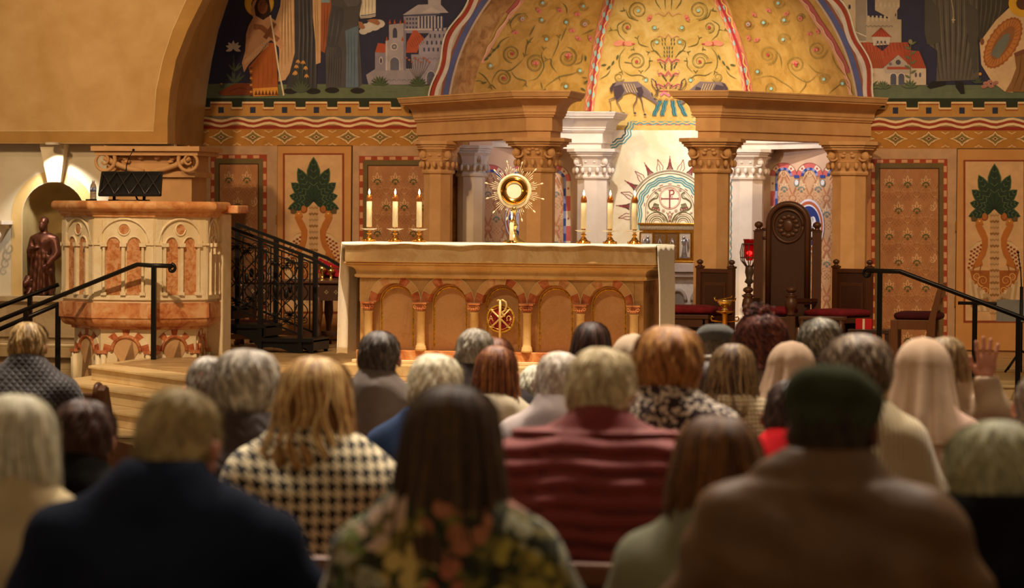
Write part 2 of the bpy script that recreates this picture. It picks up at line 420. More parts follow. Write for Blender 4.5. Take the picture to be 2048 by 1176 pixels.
# ------------------------------------------------------------------ floors and steps
nave = MB().use(M('#5c4630', .5, kind='plain', col2='#4a3624', scale=3))
nave.box((0, -12, -.1), (26, 34, .2)); struct(nave.build('floor'))
xa, ya = PZ(183, 731, ZP).xy
yfc = -1.35     # front of the centre part of the platform
plat = [(xa, ya), (-2.3, yfc), (2.5, yfc), (3.05, 3.0), (12, 3.0), (12, YR+1), (-12, YR+1), (-12, 4.5), (xa-.05, 4.5)]
def outset(k, t=.33):
    return [(xa-.24*k, ya-.10*k-.16*k), (-2.3-.1*k, yfc-t*k), (2.5+.12*k, yfc-t*k), (3.05+.12*k, 3.0-t*k), (12, 3.0-t*k), (12, 5), (-12, 5), (-12, 4.6), (xa-.24*k, 4.6)]
for k in range(4):
    z1 = ZP-.13*k
    pl = plat if k == 0 else outset(k)
    mb = MB().use(stepm).prism(pl, z1-.13, z1-.025)
    c = Vector((0, 4)); mb.prism([(x+(.02 if x < -2 else -.0)*0+(-.022 if x < 0 else .022)*(abs(x) < 8), y-.022*(y < 4.4)) for x, y in pl], z1-.025, z1)
    struct(mb.build('step' if k else 'floor_platform', bevel=.006))
pf = MB().use(floorm).prism([(xa+.1, ya+.3), (-2.2, yfc+.35), (2.4, yfc+.35), (2.9, 3.3), (11.9, 3.3), (11.9, YR+.9), (-11.9, YR+.9), (-11.9, 4.8), (xa+.1, 4.8)], ZP-.01, ZP+.003)
struct(pf.build('floor_paving'))
# ------------------------------------------------------------------ wall behind, with the arch of the apse cut out
xo0, xo1 = px2x(890, YW, 190), px2x(1722, YW, 190); XC = (xo0+xo1)/2; RO = (xo1-xo0)/2
Z0 = P(1328, 250, YW).z
ZT = 5.6
arcp = lambda r, a0, a1, n, x=XC, z=Z0: [(x+r*math.cos(R(a0+(a1-a0)*i/n)), z+r*math.sin(R(a0+(a1-a0)*i/n))) for i in range(n+1)]
wallm = M('#b98458', .85, kind='plaster', col2='#ab774c', scale=4, bmp=.1, bscale=30)
wb = MB().use(wallm)
for sgn in (-1, 1):
    xe = XC+sgn*9.5
    pts = [(xe, ZP-.3), (XC+sgn*RO, ZP-.3)]+[(XC+sgn*RO*math.cos(R(a)), Z0+RO*math.sin(R(a))) for a in range(0, 91, 5)]+[(XC, ZT), (xe, ZT)]
    if sgn > 0: pts = pts[::-1]
    wb.slab([(x, YW, z) for x, z in pts], (0, 1, 0), .3)
wb_o = struct(wb.build('wall_back'))
# ------------------------------------------------------------------ semi-dome over the apse (three gores meeting at ribs)
cxd = (px2x(940, YD, 190)+px2x(1716, YD, 190))/2; RD = (px2x(1716, YD, 190)-px2x(940, YD, 190))/2
PL = [Vector((cxd-RD, YD)), Vector((px2x(1180, YR, 240), YR)), Vector((px2x(1496, YR, 240), YR)), Vector((cxd+RD, YD))]
CD = Vector((cxd, YD)); ZD = P(1328, 250, YD).z
def dome_pt(u, a, off=0):   # u in 0..3 along the plan, a elevation angle
    i = min(2, int(u)); q = PL[i].lerp(PL[i+1], u-i); v = q-CD; rr = RD-off
    s_ = math.cos(a)*(1-off/RD); return Vector((CD.x+v.x*s_, CD.y+v.y*s_, ZD+rr*math.sin(a)))
goldleaf = M('#bd9040', .55, .2, kind='mottle', col2='#ad8236', col3='#c59a4c', scale=5, bmp=.1, bscale=40)
dm = MB().use(goldleaf, True); NA = 26
for g in range(3):
    dm.use(goldleaf if g != 1 else M('#cca858', .55, .2, kind='mottle', col2='#c09a48', col3='#d6b56a', scale=5, bmp=.1, bscale=40), True); b = []  # middle gore: strong light at its foot put into a paler gold
    for j in range(NA+1):
        for k in range(9): b.append(dome_pt(g+k/8*.99999, j/NA*math.pi/2))
    dm.add(b, [(j*9+k, j*9+k+1, (j+1)*9+k+1, (j+1)*9+k) for j in range(NA) for k in range(8)])
dome_o = struct(dm.build('ceiling_dome'))
bvh = BVHTree.FromPolygons(dm.v, dm.f)
def projD(x, y, off):
    d = ray(x, y).normalized(); h = bvh.ray_cast(CAM, d)
    if h[0] is None: return None
    n = h[1] if h[1].dot(d) < 0 else -h[1]
    return h[0]+n*off
# reveal between the wall face and the dome
rv = MB().use(M('#a8763c', .7, kind='mottle', col2='#8d5f2c', col3='#b98a4a', scale=7), True)
va = []
for i in range(37):
    a = math.pi*i/36
    va += [(XC-RO*math.cos(a), YW-.002, Z0+RO*math.sin(a)), (cxd-RD*math.cos(a), YD, ZD+RD*math.sin(a))]
rv.add(va, [(2*i, 2*i+1, 2*i+3, 2*i+2) for i in range(36)])
for s_ in (-1, 1): rv.add([(XC+s_*RO, YW, ZP), (cxd+s_*RD, YD, ZP), (cxd+s_*RD, YD, ZD), (XC+s_*RO, YW, Z0)], [(0, 1, 2, 3)])
struct(rv.build('trim_arch_reveal'))
# walls of the apse under the dome
side = M('#d3b398', .85, kind='plaster', col2='#c5a388', scale=4, bmp=.06, bscale=40)
goldwall = M('#e6dabc', .6, .1, kind='mottle', col2='#dccba6', col3='#eee4cc', scale=2.2, bmp=.08, bscale=30)
for i, (nm, m) in enumerate((('wall_apse_left', side), ('wall_apse_centre', goldwall), ('wall_apse_right', side))):
    a, b = PL[i], PL[i+1]
    o = MB().use(m).slab([(a.x, a.y, ZP-.2), (b.x, b.y, ZP-.2), (b.x, b.y, ZD+.02), (a.x, a.y, ZD+.02)], (0, 1, 0), .12).build(nm)
    struct(o)
# ------------------------------------------------------------------ side wall with the great arch on the left
YA = YW-1.35
front = [(405, 0), (375, 60), (352, 120), (340, 180), (335, 240), (335, 290)]
ins = [(372, 0), (345, 60), (325, 120), (312, 180), (307, 262)]
def ext(a, b, k): return (a[0]+(a[0]-b[0])*k, a[1]+(a[1]-b[1])*k)
front = [ext(front[0], front[1], 2.4)]+front; ins = [ext(ins[0], ins[1], 2.2)]+ins
back = [(560, -150), (457, 0), (437, 60), (424, 120), (414, 180), (408, 240), (405, 290)]
zl = P(100, 287, YA).z
la = MB().use(plaster_o)
fp = [P(x, y, YA) for x, y in front]; fp[-1].z = zl
la.slab([(-12, YA, zl), *[tuple(p) for p in fp[::-1]], (fp[0].x, YA, ZT), (-12, YA, ZT)], (0, 1, 0), .25)
bk = [P(x, y, YW-.01) for x, y in back]; bk[-1].z = zl
la.use(M('#b8935c', .85, kind='plaster', col2='#a07c48', scale=3, bmp=.1, bscale=25), True)
nf = len(fp); la.add([tuple(p) for p in fp]+[tuple(p) for p in bk[:nf]], [(i, i+1, nf+i+1, nf+i) for i in range(nf-1)])
struct(la.build('wall_left'))
pt = Paint(projY(YA), .004); ii = ins+[(0, 262), (-200, 262)]
pt.poly(ins+[(307, 262), (335, 262)]+[(335, 240), (340, 180), (352, 120), (375, 60), (405, 0), front[0]], plaster_border)
pt.rect(-200, 262, 335, 285, plaster_border)
pt.line(ins+[(-200, 262)], 1.6, M('#e0c48c', .8), 2)
struct(pt.build('wall_left_border'))
# lower wall with the niche of the statue, behind the pulpit
YN = YA+.22
nb = P(45, 640, YN); npx0, npx1, nspr, napx = 45, 170, 455, 364
xn0, xn1 = px2x(npx0, YN), px2x(npx1, YN); xnc = (xn0+xn1)/2; rn = (xn1-xn0)/2; zns = P(107, 430, YN).z; zn0 = P(100, 592, YN).z
wl = MB().use(plaster_l)
for s_ in (-1, 1):
    pts = [(xnc+s_*rn, zn0)]+[(xnc+s_*rn*math.cos(R(a)), zns+rn*math.sin(R(a))) for a in range(0, 91, 10)]+[(xnc, zl), (xnc+(1.35 if s_ > 0 else -4), zl), (xnc+(1.35 if s_ > 0 else -4), zn0)]
    wl.slab([(x, YN, z) for x, z in (pts if s_ < 0 else pts[::-1])], (0, 1, 0), .06)
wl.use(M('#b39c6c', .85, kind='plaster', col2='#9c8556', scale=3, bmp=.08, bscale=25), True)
ring = [(xnc-rn, zn0)]+[(xnc-rn*math.cos(R(a)), zns+rn*math.sin(R(a))) for a in range(0, 181, 10)]+[(xnc+rn, zn0)]
NR = len(ring); rows = []
for q in range(7):     # niche hollow: a half round recess
    f = math.cos(q/6*math.pi/2); dpt = .62*math.sin(q/6*math.pi/2)
    rows += [(xnc+(x-xnc)*max(f, .02), YN+dpt, (zns+(z-zns)*max(f, .02)) if z > zns else (z if z <= zn0 else z)) for x, z in ring]
wl.add(rows, [(q*NR+i, q*NR+i+1, (q+1)*NR+i+1, (q+1)*NR+i) for q in range(6) for i in range(NR-1)])
wl.use(M('#b8a688', .7, kind='marble', col2='#a89474', scale=2))
wl.box((xnc-1.6, YN+.15, (zn0+.0)/2+.0), (6, .5, zn0))     # dado below the niche
wl.box((xnc-1.6, YN-.13, zn0-.03), (6, .1, .05)); wl.box((xnc-1.6, YN-.115, zn0-.42), (6, .06, .03))
struct(wl.build('wall_left_lower'))
pt = Paint(projY(YN), .003)
ringc = M('#cdb27c', .85, kind='plaster', col2='#bb9e66', scale=4)
xx = lambda px: px
pt.line([(33, 600), (33, 470)]+[(107-74*math.cos(R(a)), 434-82*math.sin(R(a))) for a in range(0, 181, 8)]+[(181, 470), (181, 600)], 20, ringc)
struct(pt.build('wall_left_arch_band'))
kb = MB().use(M('#ece2c8', .8, kind='plaster', col2='#e2d6b8', scale=3))    # keystone over the niche
k = [P(79, 288, YN-.14), P(129, 288, YN-.14), P(121, 364, YN-.07), P(95, 364, YN-.07)]
kb.add([tuple(q) for q in k]+[(q.x, YN, q.z) for q in k], [(0, 3, 2, 1), (4, 5, 6, 7), (0, 1, 5, 4), (1, 2, 6, 5), (2, 3, 7, 6), (3, 0, 4, 7)])
struct(kb.build('trim_keystone'))
dl = thing('recessed_downlight', 'small round recessed ceiling light glowing above the statue niche keystone', 'light', (P(105, 288, YN-.3).x, YN-.3, zl-.01))
o = MB().use(M('#d8d0c0', .5)).lathe([(.05, -.004), (.075, -.004), (.075, .02), (.05, .02)], n=24).build('trim_ring', dl)
o = MB().use(M('#fff4e0', kind='emit', e=12)).lathe([(.001, .0), (.048, .0), (.048, .01), (.001, .01)], n=20).build('lens', dl)
spot('spot_niche', (dl.location.x, YN-.30, zl-.03), (dl.location.x, YN+.02, zn0), 48, (1, .93, .8), 100, .4, .03)
# pier with the big carved capital behind the pulpit
def scroll(mb, c, r, nrm, up, th, turns=1.6, w=.25, sgn=1):
    nrm = Vector(nrm).normalized(); up = Vector(up).normalized(); sd = up.cross(nrm); c = Vector(c); n = int(turns*16); pts = []; rs = []
    for i in range(n+1):
        a = sgn*i/n*turns*2*math.pi+math.pi/2; rr = r*(1-.86*i/n)
        pts.append(c+sd*math.cos(a)*rr+up*math.sin(a)*rr+nrm*th*.5*(i/n)); rs.append(max(r*w*(1-.6*i/n)*.5, .004))
    mb.tube(pts, rs, 6)
pc = P(297, 330, YA-.3); pw0, pw1 = px2x(188, YA-.35), px2x(402, YA-.35); zc0, zc1 = P(300, 352, YA-.3).z, P(300, 292, YA-.3).z
cp = MB().use(stone); cxp = (pw0+pw1)/2; cw = (pw1-pw0)/2
cp.box((cxp, YA-.02, (zc0+ZP)/2), (cw*1.55, .5, zc0-ZP))
cp.box((cxp, YA-.05, zc1-.03), (cw*2.02, .8, .05)); cp.box((cxp, YA-.05, zc1-.075), (cw*1.92, .72, .05))
cp.box((cxp, YA-.03, zc0+.02), (cw*1.72, .58, .06)); cp.box((cxp, YA-.03, (zc0+zc1)/2), (cw*1.62, .52, zc1-zc0-.1))
cp.use(stone, True)
for s_ in (-1, 1):
    scroll(cp, (cxp+s_*cw*.8, YA-.38, (zc0+zc1)/2-.0), .14, (0, -1, 0), (0, 0, 1), .04, 1.7, .34, s_)
    cp.tube([(cxp+s_*cw*t, YA-.36, zc0+.05+.22*t*t) for t in (.06, .2, .34, .5, .64, .8)], [.02, .03, .03, .03, .03, .035], 6)
    for q in range(6):
        a = R(10+q*30); cp.sphere((cxp+s_*(cw*.52+.07*math.cos(a)), YA-.31, (zc0+zc1)/2-.03+.07*math.sin(a)), (.035, .03, .022), 6)
for q in range(7):
    a = R(-10+q*33); cp.sphere((cxp+.09*math.cos(a), YA-.32, (zc0+zc1)/2+.05+.06*math.sin(a)), (.035, .03, .03), 6)
o = cp.build('pier'); struct(o); o.name = 'wall_left_pier'
# small bracket capital at the left edge of the view
cb = MB().use(stone_lit); q0 = P(-8, 445, YN-.2)
cb.box((q0.x-.2, YN-.12, q0.z), (.62, .4, .04)); cb.box((q0.x-.2, YN-.1, q0.z-.04), (.54, .34, .05)); cb.use(stone_lit, True)
for t in range(4): scroll(cb, (q0.x+.05-.02*t, YN-.3, q0.z-.13-.08*t), .07-.008*t, (.3, -1, 0), (0, 0, 1), .02, 1.4, .4, 1)
cb.use(stone_lit).add([(q0.x-.45, YN, q0.z-.5), (q0.x-.15, YN, q0.z-.5), (q0.x-.15, YN-.02, q0.z-.5), (q0.x-.45, YN-.02, q0.z-.5), (q0.x-.45, YN, q0.z-.05), (q0.x+.05, YN, q0.z-.05), (q0.x+.05, YN-.25, q0.z-.05), (q0.x-.45, YN-.25, q0.z-.05)], [(3, 2, 1, 0), (4, 5, 6, 7), (0, 1, 5, 4), (1, 2, 6, 5), (2, 3, 7, 6), (3, 0, 4, 7)])
struct(cb.build('trim_bracket'))
# ------------------------------------------------------------------ baldachin: entablatures and columns
YF = 4.85
zeb = P(1075, 276, YF).z; zet = P(1050, 181, YF-.22).z
H_ = zet-zeb
def eprof(zb, zt, k=1.0, inn=.34):
    h = zt-zb; a = []
    a += [(-inn, zb), (-.02, zb), (-.02, zb+.16*h), (.0, zb+.16*h), (.0, zb+.18*h), (.0, zb+.44*h), (.02, zb+.46*h), (.02, zb+.49*h), (.035, zb+.5*h), (.035, zb+.55*h)]
    for t in range(7):
        u = t/6; a.append((.045+k*.14*(1-math.cos(u*math.pi/2)), zb+(.56+.27*math.sin(u*math.pi/2))*h))
    a += [(.2*k, zb+.84*h), (.2*k, zb+.875*h), (.215*k, zb+.88*h), (.235*k, zb+.97*h), (.24*k, zb+.97*h), (.24*k, zt), (-inn, zt), (-inn, zb)]
    return a
def PX(px, Y): return (px2x(px, Y, 280), Y)
def entab(name, path, zb, zt, m, label, cat='entablature', k=1.0, inn=.34, gr=None):
    o = MB().use(m).sweep(eprof(zb, zt, k, inn), path).build(name); return tag(o, label, cat, gr)
entab('entablature', [PX(833, YW-.02), PX(1052, YF), PX(1104, YF), (px2x(1104, YF), YF+.5)], zeb, zet, stone, 'carved stone entablature over the two columns left of the open front of the altar canopy')
entab('entablature', [(px2x(1391, YF), YF+.5), PX(1391, YF), PX(1440, YF), PX(1742, YW-.02)], zeb, zet, stone, 'carved stone entablature over the two columns right of the open front of the altar canopy')
yb = YR-.72
entab('entablature', [(px2x(905, YD), YD-.1), PX(1143, yb), PX(1205, yb), (px2x(1205, yb)+.0, yb+.55)], zeb-.03, zet-.09, stone_lit, 'white-lit inner stone beam behind the left entablature, ending over the white-lit column', k=.75, inn=.16)
entab('entablature', [(px2x(1480, yb), yb+.5), PX(1480, yb), PX(1530, yb), (px2x(1740, YD), YD-.1)], zeb-.03, zet-.09, stone_lit, 'white-lit inner stone beam behind the right entablature, seen under it as a strip', k=.75, inn=.16)
def column(px, Y, z1, rsh, wcap, hcap, m, label, rot=22.5):
    x = px2x(px, Y, 300); t = thing('column', label, 'column', (x, Y, ZP), group='canopy columns')
    hh = z1-ZP; zc = hh-hcap
    s = MB().use(m).lathe([(rsh, .3), (rsh, zc-.04)], n=8, rot=R(rot)); local(s.build('shaft', t)).matrix_parent_inverse = Matrix()
    b = MB().use(m); b.lathe([(rsh*1.5, 0), (rsh*1.5, .12), (rsh*1.35, .14), (rsh*1.4, .18), (rsh*1.2, .22), (rsh*1.25, .26), (rsh*1.02, .3)], n=8, rot=R(rot)); b.build('base', t)
    c = MB().use(m); r = wcap/2
    c.lathe([(rsh*1.0, zc-.05), (rsh*1.13, zc-.04), (rsh*1.16, zc-.02), (rsh*1.1, zc), (rsh*1.04, zc+.005), (rsh*1.05, zc+.03), (rsh*1.2, zc+hcap*.3), (rsh*1.22, zc+hcap*.31), (rsh*1.14, zc+hcap*.34), (rsh*1.3, zc+hcap*.6), (rsh*1.5, zc+hcap*.72)], n=8, rot=R(rot))
    for z_, q in ((hcap*.72, .86), (hcap*.80, .92), (hcap*.88, 1.0)):
        rr = r*q; k = .62*rr; c.prism([(rr, -k), (rr, k), (k, rr), (-k, rr), (-rr, k), (-rr, -k), (-k, -rr), (k, -rr)], zc+z_, zc+z_+hcap*.085 if q < 1 else hh)
    cap = c.build('capital', t)
    v = MB().use(m, True)
    for q in range(8):
        a = R(45*q); d = Vector((math.cos(a), math.sin(a), 0)); big = q % 2 == 1
        sd = Vector((-d.y, d.x, 0)); cc = d*(r*(.80 if big else .70))+Vector((0, 0, zc+hcap*.52))
        if big:
            for s_ in (-1, 1):
                nn = (d*.7+sd*s_).normalized(); scroll(v, cc+sd*s_*.012, hcap*.24, nn, (0, 0, 1), .012, 1.5, .42, -s_)
            v.sphere(cc, (hcap*.13, hcap*.13, hcap*.17), 7)
        else:
            for j in range(5):
                b_ = R(-10+j*50); v.sphere(cc+sd*math.cos(b_)*hcap*.17+Vector((0, 0, math.sin(b_)*hcap*.13)), (hcap*.085, hcap*.085, hcap*.06), 6)
            v.tube([cc+sd*s2*r*.5+Vector((0, 0, hcap*.17-abs(s2)*.0)) for s2 in (-1, -.6, -.2, .2, .6, 1)], [.004, .012, .016, .016, .012, .004], 5)
        for j in range(2):
            aa = a+R(11.25+22.5*j-11.25); d2 = Vector((math.cos(aa), math.sin(aa), 0)); v.sphere(d2*rsh*1.22+Vector((0, 0, zc+hcap*.17)), (.022, .022, hcap*.12), 6)
    v.build('volute', cap)
    return t
column(877, 6.22, zeb, .155, .47, .30, stone, 'outer left canopy column, its capital against the painted wall')
column(1075, YF+.12, zeb, .185, .63, .30, stone, 'column standing directly behind the gold monstrance on the altar')
column(1425, YF+.12, zeb, .185, .62, .30, stone, 'column between the tabernacle and the tall carved chair')
column(1700, 6.1, zeb, .185, .60, .30, stone, 'outer right canopy column, behind the right side chair')
column(943, 6.75, zeb-.03, .15, .42, .29, stone_lit, 'inner white-lit column just right of the outer left canopy column')
column(1187, yb+.1, zeb-.03, .18, .54, .29, stone_lit, 'white-lit column left of the golden apse painting')
column(1497, yb+.1, zeb-.03, .18, .54, .29, stone_lit, 'white-lit column right of the golden apse, behind the tall chair')
# ------------------------------------------------------------------ painted decoration
def c2(x, y): return (380+x/2.94, y/2.94)
NIGHT = '#2c2c44'; GRASS = '#5f6a50'; TAN = '#c9a27a'; RUSTY = '#a85a24'; DK = '#3b3a40'; WHT = '#d8cdb8'; STN = '#a39aa2'; STL = '#bdb4b4'; STD = '#6f6a80'; ROOF = '#a84f34'; GRN = '#26352a'; LGRN = '#5b7050'
def wavy(x0, x1, y, amp, per, ph=0, n=6): 
    k = max(2, int((x1-x0)/per*n)); return [(x0+(x1-x0)*i/k, y+amp*math.sin(2*math.pi*((x0+(x1-x0)*i/k)-ph)/per)) for i in range(k+1)]
def frieze(p, x0, x1, yo, ph, sc=1.0):
    """y offsets of the bands measured on the left wall; yo shifts them for the right wall"""
    Y = lambda y: 196+(y-196)*sc+yo
    p.rect(x0, Y(196), x1, Y(233), '#26301f'); p.rect(x0, Y(214), x1, Y(233), '#b98a4a', 2)
    per = 63.6*sc; k0 = int((x0-ph)/per)-1
    for k in range(k0, k0+40):
        cx = ph+k*per
        if cx > x1+per or cx < x0-per: continue
        cl = lambda v: min(max(v, x0), x1)
        p.rect(cl(cx-21), Y(203), cl(cx+21), Y(214.4), '#b98a4a', 2)
        xs = [(cx-per+21, Y(214)), (cx-21, Y(214)), (cx-21, Y(203)), (cx+21, Y(203)), (cx+21, Y(214))]
        xs = [(cl(a), b) for a, b in xs]
        p.line([(a, b+2.2) for a, b in xs], 3.2, '#e3c9a0', 3); p.line([(a, b+5.5) for a, b in xs], 2.2, '#9c4e22', 3)
        if x0 < cx-5 and cx+6 < x1: p.rect(cx-5.5, Y(214), cx+5.5, Y(226), '#27304a', 3)
    p.rect(x0, Y(232), x1, Y(258), '#9c7a4c', 1); p.rect(x0, Y(232), x1, Y(238), '#6b6460', 2); p.rect(x0, Y(251), x1, Y(258), '#8e2f1c', 2)
    for y, w_, c, am in ((239, 4, '#e3c9a0', 3.4), (244, 4.2, '#9a3a22', 3.4), (249, 4.2, '#e3c9a0', 3.4)):
        p.line([(min(max(a, x0), x1), Y(b)) for a, b in wavy(x0, x1, y, am, per, ph-16)], w_*1.15, c, 3)
    p.rect(x0, Y(258), x1, Y(292), '#b07a34', 1)
    for k in range(k0, k0+40):
        cx = ph+k*per; yc = Y(274)
        if cx-30 > x1 or cx+30 < x0: continue
        def dia(rx, ry, w2=1.0):
            pts = []
            for q in range(40):
                a = 2*math.pi*q/40; c_, s_ = math.cos(a), math.sin(a); rr = 1/((abs(c_)**.8+abs(s_)**.8)**(1/.8)); rr *= 1+.05*math.cos(8*a)
                pts.append((min(max(cx+rx*rr*c_, x0), x1), yc-ry*rr*s_))
            return pts
        p.poly(dia(27, 16.5), '#8d5a22', 2); p.poly(dia(25, 14.5), '#dcb98c', 3); p.poly(dia(18, 11), '#8b7440', 4); p.poly(dia(12.5, 7.5), '#6f6238', 5); p.poly(dia(7, 4.5), '#dcb98c', 6); p.poly(dia(4, 2.8), '#5e2a18', 7)
        for s_, yy in ((1, 261), (1, 290)):
            xm = cx+per/2
            if x0 < xm-8 and xm+8 < x1: p.line([(xm-8, Y(yy)), (xm-3, Y(yy+(2 if yy < 270 else -1))), (xm, Y(yy+(4 if yy < 270 else -4))), (xm+3, Y(yy+(2 if yy < 270 else -1))), (xm+8, Y(yy))], 1.8, '#dcb98c', 4)
def ogee(p, x0, y0, x1, y1, per, row, cl='#c99a6e', bg='#a9744c', dk='#8e5834', gr='#5f5a30', lt='#d8ae84', L=2, x_off=0):
    """interlaced zigzag bands with palmettes, clipped by leaving out what would cross the frame"""
    p.rect(x0, y0, x1, y1, bg, L)
    inb = lambda a, b: x0+.5 <= a <= x1-.5 and y0+.5 <= b <= y1-.5
    def ln(pts, w_, c, l):
        # clip by segments
        run = []
        for q in pts:
            if inb(*q): run.append(q)
            else:
                if len(run) > 1: p.line(run, w_, c, l)
                run = []
        if len(run) > 1: p.line(run, w_, c, l)
    r = 0; y = y0+row*.55
    while y-row < y1:
        off = (per/2 if r % 2 else 0)+x_off; k = -1
        while x0+off+k*per < x1+per:
            cx = x0+off+k*per+per/2; k += 1
            for s_ in (-1, 1):
                A = (cx, y-row*.52); B = (cx+s_*per*.5, y+row*.32)
                N = 7; seg = [(A[0]+(B[0]-A[0])*i/N, A[1]+(B[1]-A[1])*i/N) for i in range(N+1)]
                hook = [(B[0]-s_*per*.20*math.sin(R(a)), B[1]+row*.10-row*.13*math.cos(R(a))) for a in range(30, 331, 30)]
                for d_, c, w_ in ((0, dk, 3.6), (-1.6, cl, .9), (1.6, cl, .9)):
                    ln([(a+d_*.8, b) for a, b in seg], w_, c, L+1 if d_ == 0 else L+2)
                ln(hook, 2.6, dk, L+1); ln([(a, b-1.3) for a, b in hook], .9, cl, L+2)
                ln([(cx+s_*(per*.17+per*.10*math.cos(R(a))), y+row*.27+per*.10*math.sin(R(a))) for a in range(-120, 200, 40)], 1.0, cl, L+2)
            for a, l_ in ((90, .34), (48, .27), (132, .27), (12, .22), (168, .22)):
                if inb(cx+row*l_*.9*math.cos(R(a)), y-row*.02-row*l_*.9*math.sin(R(a))) and inb(cx, y):
                    p.leaf(cx, y+row*.02, a, row*l_, row*.13, lt, L+2)
                    p.leaf(cx+row*.05*math.cos(R(a)), y+row*.02-row*.05*math.sin(R(a)), a, row*l_*.7, row*.055, bg, L+3)
            if inb(cx-row*.12, y) and inb(cx+row*.12, y+row*.15):
                p.arc(cx, y+row*.09, row*.115, 0, 180, row*.06, gr, L+4); p.ell(cx, y+row*.13, row*.055, row*.05, gr, L+4, 8)
            for dx, dy in ((0, 0), (-.07, -.08), (.07, -.08), (-.14, -.16), (0, -.16), (.14, -.16), (-.07, -.24), (.07, -.24)):
                a, b = cx+dx*row, y+row*.44-dy*row*-.9*-1-row*.02
                if inb(a, b): p.ell(a, b, row*.024, row*.024, dk, L+2, 6)
        r += 1; y += row
def panel(p, x0, y0, x1, y1, per, row):
    """x0..x1 outer edge of the checked border"""
    p.rect(x0, y0, x1, y1, '#9c4326', 1); n = int((x1-x0)/12.2)
    for k in range(n):
        if k % 2: p.rect(x0+12.2*k, y0+1.5, x0+12.2*k+12, y0+7.5, '#cf9c74', 2)
    for xa_ in (x0+1.5, x1-7.5):
        k = 0
        while y0+14+24.6*k < y1-12: p.rect(xa_, y0+14+24.6*k, xa_+6, y0+26+24.6*k, '#cf9c74', 2); k += 1
    p.rect(x0+8.5, y0+8.5, x1-8.5, y1-2, '#6a5a36', 2); p.rect(x0+16.5, y0+18, x1-16.5, y1-8, '#3a2414', 3)
    ogee(p, x0+18.5, y0+20, x1-18.5, y1-10, per, row, L=4)
